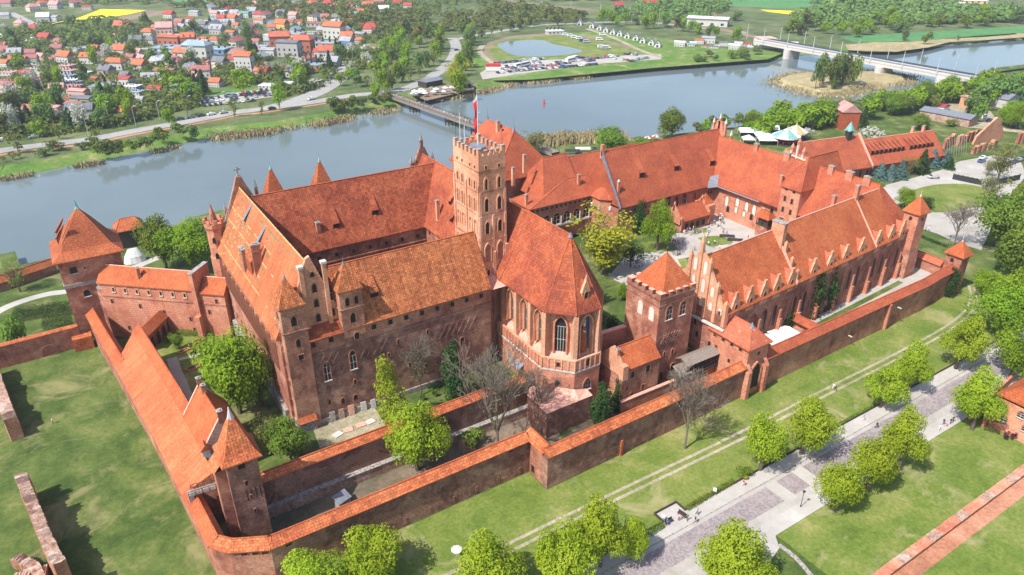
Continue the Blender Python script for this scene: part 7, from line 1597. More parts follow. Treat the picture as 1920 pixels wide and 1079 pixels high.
def offroad(x, y, m=9): return all(abs(q.x-x) > m*1.6 or abs(q.y-y) > m for L in RD for q in L)
n_t = 0
while n_t < 145:
    x, y = random.uniform(0, 800), random.uniform(34, 262)
    if not inpoly(x, y, TP) or not clear(x, y) or not offroad(x, y) or (375 < x < 520 and 160 < y < 205) or (245 < x < 350 and 185 < y < 218): continue
    n_t += 1; st_ = random.getstate(); w = random.uniform(14, 24)*(.6+y/200); b = at(x, y, 0); dd = pix(b)[2]; kd = random.choice(('far_green','far_lime','far_olive','far_dark','fir','blossom','far_green'))
    tree(kd, b, w/2*dd/FPX*(.7 if kd == 'fir' else 1), w*random.uniform(.9,1.5)*dd/FPX, {'far_green':'leafy tree','far_lime':'bright green tree','far_olive':'budding tree','far_dark':'dark green tree','fir':'dark conifer','blossom':'white blossoming tree'}[kd]+' among the houses of the town', 'garden trees of the town'); random.setstate(st_); random.random()
def shrubs(name, P, n, w0, w1):
    random.seed(9); V = []; F = []; k = 0
    while k < n:
        x, y = random.uniform(0, 820), random.uniform(8, 262)
        if not inpoly(x, y, P) or not clear(x, y) or not offroad(x, y, 6) or (370 < x < 520 and 160 < y < 205): continue
        k += 1; b = at(x, y, 0); d = pix(b)[2]; r = random.uniform(w0, w1)/2*d/FPX*(.6+y/260); h = r*random.uniform(.9,1.8)
        for _ in range(26):
            v = rnd_dir(); v.z = abs(v.z); leaf_quad(V, F, b+Vector((v.x*r, v.y*r, h*v.z)), (v+rnd_dir()*.6+Vector((0,0,.3))).normalized(), r*random.uniform(.25,.45))
    me = bpy.data.meshes.new(name); me.from_pydata(V, [], F); me.materials.append(M['lf_mid']); me.update(); tagk(link(bpy.data.objects.new(name, me)), 'stuff')
shrubs('garden_shrubbery', TP, 2300, 8, 17)
DM = [(420,16),(450,19),(475,14),(500,20),(525,15),(556,18),(585,13),(612,16),(640,22),(668,24),(600,26),(560,28),(470,30),(440,33),(680,36),(655,45),(628,52),(590,40),(380,62),(400,56),(60,22),(80,14),(100,18),(120,10),(140,14),(40,8),(12,14),(8,36),(160,20),(40,52),(20,70),(8,92)]
for x, y in DM: house(x+random.uniform(-3,3), y, random.uniform(14,22), random.choice('ORMPGWDK'), random.choice('wwwcp'), random.choice('GGHS'), random.choice((-15,10,60)), .7, 1, 'among trees in the distant town')
HT = [(0,70),(330,48),(640,30),(700,60),(640,120),(560,150),(380,175),(240,190),(0,200)]
k = 0; tries = 0
while k < 75 and tries < 6000:
    tries += 1; x, y = random.uniform(0, 700), random.uniform(36, 195); w = random.uniform(13, 22)*(.55+y/150)
    if not inpoly(x, y, HT) or not offroad(x, y, 7) or not all(abs(x-hx) > (hw+w)*.52 or abs(y-hy) > 4+y*.05 for hx, hy, hw in HOUSES) or (60 < x < 100 and y > 85) or (365 < x < 525 and y > 150) or (245 < x < 350 and y > 180) or (70 < x < 280 and y < 60) or (110 < x < 200 and y < 100): continue
    k += 1; house(x, y, w, random.choice('ORMPGDKWMDBG'), random.choice('wwcgpg'), random.choice('GGGHCSL'), random.choice((-15,-20,12,65)), .7, 1, 'in the back rows')
# warehouse, shed, brick tower house, sheds on the near bank
house(1330,50,72,'W','w','S',-22,.4,1,extra='long pale warehouse beyond the railway tracks')
def shed(name, lab, px0, px1, wd, hE, hR, wall, roof, cat='shed', zone=0):
    a, b_ = at(*px0,0), at(*px1,0); r = thing(name, lab, cat, ((a.x+b_.x)/2,(a.y+b_.y)/2,0)); d = Vector((b_.x-a.x,b_.y-a.y)).normalized(); n = Vector((-d.y,d.x)); A = Vector((a.x,a.y)); B = Vector((b_.x,b_.y)); C = B+n*wd; D = A+n*wd
    mb = MB(); mb.prism([tuple(A),tuple(B),tuple(C),tuple(D)],0,hE+.1,0,top=False); part(r,mb,'wall',wall); mb = MB(); gable(mb, tuple((A+D)/2-d*.5), tuple((B+C)/2+d*.5), wd/2+.5, wd/2+.5, hE, hR, m=0); part(r,mb,'roof',roof); return r
shed('long_shed', 'long dark timber shed with grey roof right of the meadow', (1722,222), (1815,240), 11, 4.2, 6.0, 'ruin', 'lead')
shed('rail_building', 'low white block at the left end of the rail bridge', (1427,92), (1458,92), 22, 7, 7.5, 'white', 'w_p' if 'w_p' in M else 'lead', 'building')
shed('old_barn', 'grey roofed pale building near the shabby sheds at right', (1850,198), (1885,205), 12, 5, 8, 'w_w', 'lead', 'building')
shed('round_ruin', 'low pale ruined brick bastion above the red kiosk', (1797,200), (1822,205), 14, 6, 6.5, 'wall_light', 'ruin', 'ruin')
shed('kiosk', 'small kiosk with bright red roof on the sandy yard', (1812,213), (1828,216), 8, 2.8, 4.6, 'woodd', 'h_R', 'kiosk')
shed('caravan_shed', 'small white shed with red roof beyond the long dark shed', (1752,208), (1768,211), 7, 2.8, 4.0, 'white', 'h_R', 'shed')
sheet('sandy_yard', pxpoly([(1745,200),(1800,188),(1850,200),(1880,240),(1930,245),(1930,252),(1870,245),(1815,240),(1760,212)]), 'track', 0.02)
q0, q1 = at(1580,246,0), at(1602,243,0)
r = thing('tower_house', 'tall red brick house with pale tiled roof on the meadow above the outbuilding', 'house', (q0.x, q0.y, 0)); mb = MB(); c = ((q0.x+q1.x)/2+3, (q0.y+q1.y)/2+5); mb.obox(c, (VIEWR.x,VIEWR.y), 9.5, 12, 0, 9.5, 0); part(r,mb,'wall','roof_mid')
mb = MB(); fw = Vector((_ca,_sa)); gable(mb, (c[0]-fw.x*6.4,c[1]-fw.y*6.4), (c[0]+fw.x*6.4,c[1]+fw.y*6.4), 5.2, 5.2, 9.3, 13.4, m=0); part(r,mb,'roof','h_P')
# camp cottages: A-frame white houses
cot = thing('camp_cottage', 'small white steep-roofed camp cottage', 'cottage', (0,0,0))
def cottage_parts():
    mb = MB(); mb.box(-2.6,2.6,-3.4,3.4,0,3.0,0); gab_y(mb, [(-2.6,3.0),(2.6,3.0),(0,6.6)], -3.4, -3.1, 0); a = mb.build('wall', M['white']); mb = MB()
    for s in (-1,1): mb.p([(s*3.3,-4,2.2),(s*3.3,4,2.2),(0,4,7.0),(0,-4,7.0)][::s]); mb.p([(s*3.3,-4,2.0),(0,-4,6.8),(0,4,6.8),(s*3.3,4,2.0)][::s])
    b_ = mb.build('roof', M['h_G']); mb = MB(); mb.box(-1.0,1.0,-3.45,-3.38,.3,2.3,0); mb.box(-.7,.7,-3.45,-3.38,3.2,4.4,0); return a, b_, mb.build('window', M['glass'])
for o in cottage_parts(): o.parent = cot
crow = [(1087,47),(1110,52),(1124,56),(1136,60),(1149,64),(1162,67),(1176,71),(1192,75),(1205,80),(1221,84),(1233,88)]
for i, (x, y) in enumerate(crow):
    q = at(x, y+1, 0)
    if i == 0: cot.location = q; cot.rotation_euler = (0,0,VIEWA-.3); cot['label'] = 'small white steep-roofed camp cottage in the row beyond the pond'; cot['group'] = 'camp cottages in a row'; cot.scale = (.95,.95,.9)
    else: copy_thing(cot, q, VIEWA-.3, 'small white steep-roofed camp cottage in the row beyond the pond', 'camp cottages in a row')
# market stalls / roofs in the far trading yard
random.seed(12)
for i in range(16):
    x = 1275+i*9+random.uniform(-3,3); y = 86+random.uniform(-5,6)+(2 if i > 8 else 0); house(x, y, random.uniform(10,24), random.choice('RWWGDBK'), 'w', random.choice('SSL'), -15, .6, 1, 'in the crowded market yard')
row([(1950,260),(2060,230),(2200,300),(2120,380),(1980,430),(2080,520)], 16, ['willow','green','far_green'], (70,110), (.95,1.15), 'large leafy tree in the park right of the castle', 'park trees right of the castle', 12, 10)

# ================= VEHICLES =================
CARCOL = {'white':(0.75,0.75,0.75),'silver':(0.42,0.44,0.47),'grey':(0.16,0.17,0.19),'black':(0.02,0.021,0.025),'blue':(0.035,0.085,0.24),'red':(0.48,0.02,0.02),'dark blue':(0.02,0.03,0.075),'green':(0.05,0.13,0.08)}
def paint(name, c):
    m, nt, b = mat_new(name, 0.28, 0.5); b.inputs['Base Color'].default_value = c4(c); b.inputs['Coat Weight'].default_value = .6; return m
M['tyre'] = plain('tyre_rubber', (0.02,0.02,0.02), .8); M['autoglass'] = plain('car_glass', (0.02,0.025,0.03), .12, .6, var=.05)
CARM = {}
def car_mesh(col, kind='car'):
    """body, glass, tyres in one small mesh (far copies) with real outline"""
    if (col, kind) in CARM: return CARM[(col, kind)]
    mb = MB()
    if kind == 'car':
        prof = [(-2.15,.35),(-2.2,.75),(-2.0,.92),(-1.55,1.0),(-.95,1.42),(.35,1.46),(1.05,.98),(1.95,.84),(2.15,.62),(2.12,.35)]; hw = .86
    elif kind == 'van': prof = [(-2.6,.4),(-2.65,1.9),(-2.5,2.1),(1.3,2.1),(1.9,1.25),(2.6,1.05),(2.65,.4)]; hw = .98
    else: prof = [(-5.8,.45),(-5.85,3.0),(-5.6,3.2),(5.5,3.2),(5.8,2.9),(5.85,.45)]; hw = 1.25
    n = len(prof)
    def ring(y, k, dz=0): return [(x*(1-.02*(abs(y) > hw-.05)), y*(1-(k if z > 1.0 and kind == 'car' else 0)), z) for x, z in prof]
    mb.loft([ring(-hw,.12), ring(-hw*.9,.10), ring(hw*.9,.10), ring(hw,.12)], 0)
    if kind == 'car':
        for s in (-1,1): mb.p([(-1.35,s*hw*.925,1.05),(-.9,s*hw*.905,1.36),(.3,s*hw*.905,1.38),(.85,s*hw*.925,1.05)][::s], 1)
        mb.p([(.42,-hw*.78,1.44),(.42,hw*.78,1.44),(1.02,hw*.84,1.03),(1.02,-hw*.84,1.03)], 1); mb.p([(-1.02,-hw*.78,1.42),(-1.56,-hw*.84,1.04),(-1.56,hw*.84,1.04),(-1.02,hw*.78,1.42)], 1)
    else:
        z0, z1 = (1.25,1.8) if kind == 'van' else (1.7,2.7); xa, xb = (-2.3,1.2) if kind == 'van' else (-5.4,5.3)
        for s in (-1,1): mb.p([(xa,s*(hw+.01),z0),(xb,s*(hw+.01),z0),(xb,s*(hw+.01),z1),(xa,s*(hw+.01),z1)][::-s], 1)
        if kind == 'van': mb.p([(1.33,-.85,2.07),(1.33,.85,2.07),(1.9,.9,1.28),(1.9,-.9,1.28)], 1)
        else: mb.p([(5.87,-1.1,1.2),(5.87,1.1,1.2),(5.83,1.1,2.8),(5.83,-1.1,2.8)], 1)
    for x in ((-1.35,1.35) if kind == 'car' else ((-1.7,1.7) if kind == 'van' else (-3.6,3.8))):
        for s in (-1,1): mb.tube((x,s*(hw-.16),.33),(x,s*(hw+.02),.33),.33,.33,10,2)
    me = bpy.data.meshes.new('body'); me.from_pydata(mb.v, [], mb.f)
    if 'p_'+col not in M: M['p_'+col] = paint('car_paint_'+col.replace(' ','_'), CARCOL[col])
    for x in ('p_'+col,'autoglass','tyre'): me.materials.append(M[x])
    me.polygons.foreach_set('material_index', mb.m); me.update(); CARM[(col, kind)] = me; return me
def car(px, py, col, ang, where, group, kind='car', z=.1, sc=1.0):
    o = link(bpy.data.objects.new('parked_car' if kind == 'car' else ('parked_van' if kind == 'van' else 'coach'), car_mesh(col, kind))); q = at(px, py, 0); o.location = (q.x, q.y, z); o.rotation_euler = (0,0,ang); o.scale = (sc,)*3
    return reg(o, f"{col} {kind if kind != 'bus' else 'coach'} {where}", kind if kind != 'bus' else 'coach', group)
random.seed(44)
CC = ['white','silver','silver','grey','grey','black','blue','dark blue','white','red','black','grey']
def carrow(a, b_, n, where, group, ang=None, kinds=('car',)*8+('van',), skip=.1):
    A, B = at(*a,0), at(*b_,0); d = (B-A); th = math.atan2(d.y, d.x)+(math.pi/2 if ang is None else ang)
    n = min(n, max(1, int(d.length/2.9))) if ang is None else n
    for i in range(n):
        if random.random() < skip: continue
        q = A.lerp(B, (i+.5)/n); px, py, _ = pix(q); car(px, py, random.choice(CC), th+random.gauss(0,.04)+(math.pi if random.random() < .5 else 0), where, group, random.choice(kinds), z=.12)
G1 = 'cars on the grassy car park across the river'; W1 = 'on the grassy car park beside the riverside road'
for a, b_, n in (((372,181),(395,179),3),((372,189),(500,175),26),((374,194),(510,180),26),((378,201),(480,190),20),((250,203),(300,196),9),((278,197),(350,188),12),((262,210),(320,203),8),((395,186),(470,178),14),((485,172),(515,170),6),((440,166),(470,163),5),((352,183),(362,181),2)): carrow(a, b_, n, W1, G1)
G2 = 'vehicles on the large car park by the pond'; W2 = 'on the large car park below the pond'
for a, b_, n in (((925,121),(985,116),13),((930,139),(1020,130),18),((935,133),(975,128),8),((992,115),(1022,112),8),((1078,112),(1104,110),6),((1030,124),(1070,120),9),((985,128),(1020,124),8),((1020,131),(1120,122),20),((1098,117),(1115,115),5),((1168,103),(1196,105),8),((1180,117),(1215,110),9),((1150,112),(1180,115),8),((940,127),(1010,121),14),((1040,119),(1100,114),13),((950,136),(1010,131),12),((1060,117),(1160,107),16),((1000,127),(1060,124),12),((1135,107),(1145,105),3),((985,122),(1015,119),8)): carrow(a, b_, n, W2, G2, kinds=('car',)*8+('van',), skip=.04)
for x, y in ((974,125),(983,123),(1070,115),(1074,112)): car(x, y+2, 'white', VIEWA+.9, 'parked beside others on the large car park below the pond', G2, 'bus', .12)
for x, y, c in ((1060,68,'white'),(1070,70,'white'),(1077,73,'white'),(1086,75,'white'),(1092,79,'blue'),(1100,81,'silver'),(1127,91,'white'),(1138,92,'white'),(1130,68,'white'),(1124,77,'white'),(1134,93,'silver')): car(x, y, c, VIEWA+.1, 'camper parked on the camp meadow right of the pond', 'campers on the camp meadow', 'van', .1, 1.25)
G3 = 'cars on the riverside road'
for x, y, c in ((338,226,'dark blue'),(357,223,'grey'),(377,220,'black'),(397,217,'white'),(420,214,'silver'),(510,206,'black'),(585,188,'white'),(64,260,'silver'),(86,256,'blue'),(6,265,'white'),(622,150,'dark blue'),(856,96,'black'),(625,140,'silver')): car(x, y, c, math.atan2(at(400,216).y-at(330,228).y, at(400,216).x-at(330,228).x), 'on the riverside road across the river', G3, 'car', .2, 1.1)
G4 = 'vehicles around the gravel forecourt'
for x, y, c, k in ((1840,305,'blue','car'),(1843,299,'white','car'),(1888,312,'blue','car'),(1896,309,'blue','car'),(1903,306,'dark blue','car'),(1911,303,'silver','car'),(1918,300,'black','car'),(1843,223,'white','van'),(1829,222,'dark blue','car'),(1855,228,'blue','car')): car(x, y, c, VIEWA+.6, 'parked behind the dark screens near the right edge' if y > 250 else 'parked on the sandy yard near the red kiosk', G4, k, .05, 1.1)
# one car seen large: with parts
q = at(1750,335,0); r = thing('parked_car', 'silver estate car driving alone on the gravel forecourt', 'car', (q.x,q.y,.03), VIEWA+.15)
o = link(bpy.data.objects.new('body', car_mesh('silver'))); o.parent = r
for x in (-1.35,1.35):
    for s in (-1,1): mb = MB(); mb.tube((x,s*.72,.33),(x,s*.9,.33),.34,.34,12); w_ = mb.build('wheel', M['tyre'], parent=r)
r.scale = (1.15,)*3
q = at(1505,288,0)
r = thing('parked_truck', 'truck with red tarpaulin and white cab beside the carousel', 'truck', (at(1516,300).x, at(1516,300).y, 0), VIEWA-.15)
mb = MB(); mb.box(-5.5,1.2,-1.25,1.25,1.0,3.6,0); mb.build('cargo_box', M['redp'], parent=r); mb = MB(); mb.loft([[(1.4,-1.2,.6),(1.4,1.2,.6),(1.4,1.2,2.8),(1.4,-1.2,2.8)],[(2.8,-1.15,.6),(2.8,1.15,.6),(2.8,1.15,2.6),(2.8,-1.15,2.6)],[(3.5,-1.1,.6),(3.5,1.1,.6),(3.5,1.1,1.5),(3.5,-1.1,1.5)]],0); mb.build('cab', M['white'], parent=r)
for x in (-4,-.2,2.6):
    for s in (-1,1): mb = MB(); mb.tube((x,s*1.0,.5),(x,s*1.25,.5),.5,.5,10); mb.build('wheel', M['tyre'], parent=r)
r.scale = (1.1,)*3
q = at(925,134,0); r = thing('snack_trailer', 'red and white snack trailer at the left end of the large car park', 'trailer', (q.x,q.y,.1), VIEWA); mb = MB(); mb.box(-5.5,5.5,-2,2,.4,3.4,0); mb.box(-5.6,5.6,-2.1,2.1,3.4,5.2,1); mb.build('body', [M['white'],M['redp']], parent=r)

# ================= FAIR, CAFE, RIVER =================
def carousel(px, py, rr, label, c2, sc=1.0):
    q = at(px, py, 0); r = thing('carousel', label, 'carousel', (q.x,q.y,0)); n = 16; R0 = [(rr*math.cos(2*math.pi*i/n), rr*math.sin(2*math.pi*i/n), 4.2) for i in range(n)]; mb = MB()
    for i in range(n): mb.p([R0[i], R0[(i+1)%n], (0,0,7.6)], (i//2) % 2); mb.p([(R0[i][0],R0[i][1],3.5), (R0[(i+1)%n][0],R0[(i+1)%n][1],3.5), R0[(i+1)%n], R0[i]], 0)
    mb.cone((0,0),7.4,9.2,.35,6,2); mb.build('canopy', [M['canvas'], M[c2], M['lime']], parent=r); mb = MB(); mb.tube((0,0,0),(0,0,7.4),.6,.5,10); mb.tube((0,0,.05),(0,0,.5),rr*.9,rr*.9,20)
    for i in range(0,n,2): mb.tube((R0[i][0]*.88,R0[i][1]*.88,.4),(R0[i][0]*.88,R0[i][1]*.88,4.3),.07,.07,5)
    mb.build('frame', M['woodd'], parent=r); mb = MB()
    for i in range(12):
        a = 2*math.pi*i/12; x, y = rr*.66*math.cos(a), rr*.66*math.sin(a); mb.loft([[(x-.8,y-.3,1.2),(x+.8,y-.3,1.2),(x+.8,y+.3,1.2),(x-.8,y+.3,1.2)],[(x-.9,y-.25,2.1),(x+1.1,y-.25,2.4),(x+1.1,y+.25,2.4),(x-.9,y+.25,2.1)]],0)
    mb.build('seat', M['redp'], parent=r); return r
carousel(1472,270,7.0,'carousel with green and white striped tent top in the fairground','copper'); carousel(1489,262,6.0,'second carousel with orange, green and white top behind the first','yellowg')
def marquee(px, py, w, d, label, peak=True):
    q = at(px, py, 0); r = thing('marquee', label, 'tent', (q.x,q.y,0), VIEWA-.1, 'white fairground tents'); mb = MB(); z = 2.6
    P = [(-w/2,-d/2,z),(w/2,-d/2,z),(w/2,d/2,z),(-w/2,d/2,z)]
    if peak:
        for i in range(4): mb.p([P[i],P[(i+1)%4],(0,0,4.6)])
    else: gable(mb, (-w/2,0), (w/2,0), d/2, d/2, z, 4.4, m=0, th=.1)
    mb.build('canvas', M['canvas'], parent=r); mb = MB()
    for x, y, _ in P: mb.tube((x,y,0),(x,y,z),.06,.06,5)
    mb.build('pole', M['white'], parent=r)
for px, py, w, d, lb, pk in ((1412,256,15,7,'long white fair marquee nearest the river',False),(1440,251,10,6,'smaller white marquee right of the long one',False),(1402,270,6,6,'white square parasol tent beside the gable end',True),(1430,262,9,8,'white square marquee in the middle of the fairground',True),(1437,271,9,7,'white square parasol tent nearest the carousel',True)): marquee(px, py, w, d, lb, pk)
# red/white parasols by river and black stalls behind the roofs
for i, (px, py, lb) in enumerate(((1214,268,'red and white parasol behind the great hall roof, left one'),(1229,265,'red and white parasol behind the great hall roof, right one'))):
    q = at(px, py, 0); r = thing('parasol', lb, 'parasol', (q.x,q.y,0)); mb = MB()
    for k in range(8): a, b_ = 2*math.pi*k/8, 2*math.pi*(k+1)/8; mb.p([(2.2*math.cos(a),2.2*math.sin(a),2.4),(2.2*math.cos(b_),2.2*math.sin(b_),2.4),(0,0,3.3)], k % 2)
    mb.build('canopy', [M['redp'],M['canvas']], parent=r); mb = MB(); mb.tube((0,0,0),(0,0,3.3),.05,.05,6); mb.build('pole', M['white'], parent=r)
for px, py, w, lb in ((1073,293,7,'black canopied stall on the river walk, left one'),(1094,289,8,'white-topped stall on the river walk behind the castle roof'),(1112,289,3,'small dark stall on the river walk, right one')):
    q = at(px, py, 0); r = thing('market_stall', lb, 'stall', (q.x,q.y,0), VIEWA, 'stalls on the river walk'); mb = MB(); gable(mb, (-w/2,0), (w/2,0), 2, 2, 2.6, 3.3, m=0, th=.1); mb.build('canopy', M['canvas' if 'white' in lb else 'black'], parent=r); mb = MB()
    for x in (-w/2+.2,w/2-.2):
        for y in (-1.7,1.7): mb.box(x-.06,x+.06,y-.06,y+.06,0,2.6)
    mb.box(-w/2,w/2,-1.6,-1.0,0,1.0); mb.build('counter', M['wood'], parent=r)
# riverside cafe terrace with many parasols
sheet('cafe_terrace', pxpoly([(770,178),(790,168),(840,160),(890,160),(888,170),(850,178),(800,190)]), 'soil', .12)
random.seed(77)
for i in range(22):
    px, py = random.uniform(775,850), 0; py = 180-(px-775)*.10+random.uniform(-5,5); q = at(px, py, 0); r = thing('cafe_parasol', 'parasol on the riverside cafe terrace across the footbridge', 'parasol', (q.x,q.y,.1), random.random(), 'parasols on the cafe terrace'); mb = MB(); c = random.choice((0,0,1))
    for k in range(6): a, b_ = 2*math.pi*k/6, 2*math.pi*(k+1)/6; mb.p([(2.4*math.cos(a),2.4*math.sin(a),2.3),(2.4*math.cos(b_),2.4*math.sin(b_),2.3),(0,0,3.2)], 0)
    mb.tube((0,0,0),(0,0,3.1),.06,.06,5,0); mb.build('canopy', M['canvas' if c == 0 else 'lead'], parent=r)
shed('cafe_house', 'dark flat-roofed cafe pavilion by the main road', (800,166), (830,160), 9, 3.5, 5.0, 'woodd', 'lead', 'pavilion')
shed('boat_house', 'dark blue-topped pavilion at the end of the cafe quay', (862,168), (884,166), 7, 3, 4.4, 'black', 'lead', 'pavilion')
r = thing('cafe_barge', 'long dark moored barge with red stern beside the riverside cafe', 'barge', tuple(at(845,184,ZW))[:2]+(ZW,)); a, b_ = at(822,189,ZW), at(888,175,ZW); mb = MB(); d = (b_-a).normalized(); n_ = Vector((-d.y,d.x,0)); L = (b_-a).length
def hull(s, w): c = a+d*s; return [tuple(c-n_*w*.8+Vector((0,0,-.2))), tuple(c+n_*w*.8+Vector((0,0,-.2))), tuple(c+n_*w+Vector((0,0,1.6))), tuple(c-n_*w+Vector((0,0,1.6)))]
mb.loft([hull(0,1.0),hull(3,2.6),hull(L-3,2.6),hull(L,.8)],0); part(r,mb,'hull','woodd'); mb = MB(); mb.loft([hull(-.2,1.05),hull(1,2.0),hull(4,2.75)],0); part(r,mb,'stern','redp')
mb = MB(); mb.tube(at(1020,196,ZW),at(1020,196,ZW)+Vector((0,0,.6)),.9,.8,10); mb.tube(at(1020,196,ZW)+Vector((0,0,.6)),at(1020,196,ZW)+Vector((0,0,3.0)),.55,.4,8); reg(mb.build('river_buoy', M['redp']), 'small bright red buoy floating alone on the river', 'buoy')
for i,(px,py) in enumerate(((895,171),(902,170))):
    mb = MB(); q = at(px,py,ZW); mb.loft([[(-2.4,-.1,0),(-2.4,.1,0),(-2.4,.1,.5),(-2.4,-.1,.5)],[(-1,-.8,-.1),(-1,.8,-.1),(-1,.9,.6),(-1,-.9,.6)],[(1.8,-.9,-.1),(1.8,.9,-.1),(1.8,.9,.6),(1.8,-.9,.6)]],0); o = mb.build('rowing_boat', M['white']); o.location = (q.x,q.y,ZW+.1); o.rotation_euler=(0,0,VIEWA); reg(o, 'small white boat moored right of the cafe quay', 'boat', 'small boats by the cafe quay')
# timber footbridge
DZ = 2.2
a, b_ = at(716,173,DZ), at(903,238,DZ); d = (b_-a); L = d.length; d.normalize(); n_ = Vector((-d.y,d.x,0)); ang = math.atan2(d.y,d.x)
r = thing('footbridge', 'long brown timber footbridge across the river behind the flag tower', 'footbridge', tuple((a+b_)/2)); L2 = L*1.55
mb = MB(); mb.obox(tuple((a+d*L2/2).xy), (d.x,d.y), L2, 5.2, DZ-.3, DZ, 0); mb.obox(tuple((a+d*L2/2+n_*2.3).xy), (d.x,d.y), L2, .3, DZ-1.5, DZ-.3, 0); mb.obox(tuple((a+d*L2/2-n_*2.3).xy), (d.x,d.y), L2, .3, DZ-1.5, DZ-.3, 0); part(r,mb,'deck','wood')
mb = MB()
for s in (-2.5,2.5):
    for h in (.55,1.15): mb.tube(a+n_*s+Vector((0,0,h)), a+d*L2+n_*s+Vector((0,0,h)), .09,.09,4)
    for k in range(54): p = a+d*(L2*k/53)+n_*s; mb.tube(p, p+Vector((0,0,1.2)), .08,.08,4)
part(r,mb,'railing','woodd')
for px, py in ((777,205),(844,231),(893,252)):
    t = min(((pix(a+d*s)[0]-px)**2, s) for s in [L2*k/300 for k in range(301)])[1]; c = a+d*t; mb = MB()
    for s in (-2.2,0,2.2):
        for e in (-1.8,1.8): p = c+n_*s+d*e; mb.tube((p.x,p.y,ZW-1),(p.x,p.y,DZ-1.2),.35,.32,7)
    for zz in (DZ-1.6,-1.0): mb.obox(tuple(c.xy),(n_.x,n_.y),5.4,.4,zz,zz+.4,0); mb.obox(tuple((c+d*1.8).xy),(n_.x,n_.y),5.4,.4,zz,zz+.4,0); mb.obox(tuple((c-d*1.8).xy),(n_.x,n_.y),5.4,.4,zz,zz+.4,0)
    mb.obox(tuple(c.xy),(d.x,d.y),10,.5,DZ-2.2,DZ-1.4,0); part(r,mb,'pier','woodd')
LAMPM = None
def lamp_mesh():
    mb = MB(); mb.tube((0,0,0),(0,0,5.2),.09,.05,6,0); mb.tube((0,0,5.2),(.9,0,5.6),.05,.04,5,0); mb.box(.5,1.3,-.16,.16,5.5,5.68,1)
    me = bpy.data.meshes.new('street_lamp'); me.from_pydata(mb.v,[],mb.f); me.materials.append(M['steel']); me.materials.append(M['white']); me.polygons.foreach_set('material_index', mb.m); me.update(); return me
LM = lamp_mesh()
for k in range(6):
    p = a+d*(L*(k+.6)/6)+n_*2.8; o = link(bpy.data.objects.new('street_lamp', LM)); o.location = p; reg(o, 'slim lamp post on the timber footbridge', 'street lamp', 'lamps on the footbridge')
for i,(px,py) in enumerate(((255,237),(357,216),(168,262),(620,170),(662,120),(300,226),(205,228),(480,160),(560,172),(94,220),(420,208),(700,160),(100,140))): o = link(bpy.data.objects.new('street_lamp', LM)); o.location = at(px,py,0); o.scale = (1.6,1.6,1.9); reg(o, 'tall street lamp in the town across the river', 'street lamp', 'street lamps of the town')
# railway bridge
RZ = 7.0; a, b_ = at(1428,76,RZ), at(1830,148,RZ); d = (b_-a).normalized(); n_ = Vector((-d.y,d.x,0)); L = (b_-a).length; L2 = L+30
r = thing('railway_bridge', 'long pale concrete railway bridge with catenary masts at upper right', 'bridge', tuple((a+b_)/2)); c = a+d*(L2/2-4)
mb = MB(); mb.obox(tuple(c.xy),(d.x,d.y),L2,11,RZ-.6,RZ,0); mb.obox(tuple((c-n_*4.8).xy),(d.x,d.y),L2,.9,RZ-2.8,RZ+.5,0); mb.obox(tuple((c+n_*4.8).xy),(d.x,d.y),L2,.9,RZ-2.8,RZ+.5,0); mb.obox(tuple((c-n_*3).xy),(d.x,d.y),L2,4,RZ-2.6,RZ-.6,0); part(r,mb,'deck','lime')
mb = MB(); mb.obox(tuple(c.xy),(d.x,d.y),L2,8.4,RZ,RZ+.25,0); mb.obox(tuple((c+n_*9.5).xy),(d.x,d.y),L2,7,RZ-.5,RZ+.4,0)
for s in (-3,-1.5,1.5,3): mb.obox(tuple((c+n_*s).xy),(d.x,d.y),L2,.12,RZ+.25,RZ+.42,1)
part(r,mb,'track','lead' if False else ['black','steel'])
for px, py in ((1487,100),(1660,138),(1775,158)):
    t = min(((pix(a+d*s)[0]-px)**2, s) for s in [L*k/300 for k in range(301)])[1]; q = a+d*t; mb = MB(); pts = []
    for k in range(12):
        an_ = math.pi*2*k/12; x = 3.0*math.cos(an_); y = 5+3.4*math.sin(an_)*1.0 if math.sin(an_) > 0 else -5+3.4*math.sin(an_); pts.append((q.x+d.x*x+n_.x*y, q.y+d.y*x+n_.y*y))
    mb.prism(pts, ZW-1, RZ-2.8, 0); part(r,mb,'pier','lime')
    mb = MB()
for k in range(8):
    for s in (-6,13.5):
        q = a+d*(8+L*k/7.2)+n_*s; mb = MB(); mb.tube((q.x,q.y,RZ-1),(q.x,q.y,RZ+10.5),.28,.2,6); e = q+n_*(3 if s < 0 else -3); mb.tube((q.x,q.y,RZ+8.5),(e.x,e.y,RZ+8.2),.1,.1,5); part(r,mb,'catenary_mast','steel')
for k in range(9):
    q = at(960+k*55, 8+k*8.2, 0); mb = MB(); mb.tube((0,0,0),(0,0,14),.3,.22,5); mb.tube((0,0,12),(5,0,12),.12,.12,4); o = mb.build('catenary_mast', M['steel']); o.location = q; reg(o, 'steel catenary mast along the distant railway line', 'mast', 'catenary masts along the distant railway')
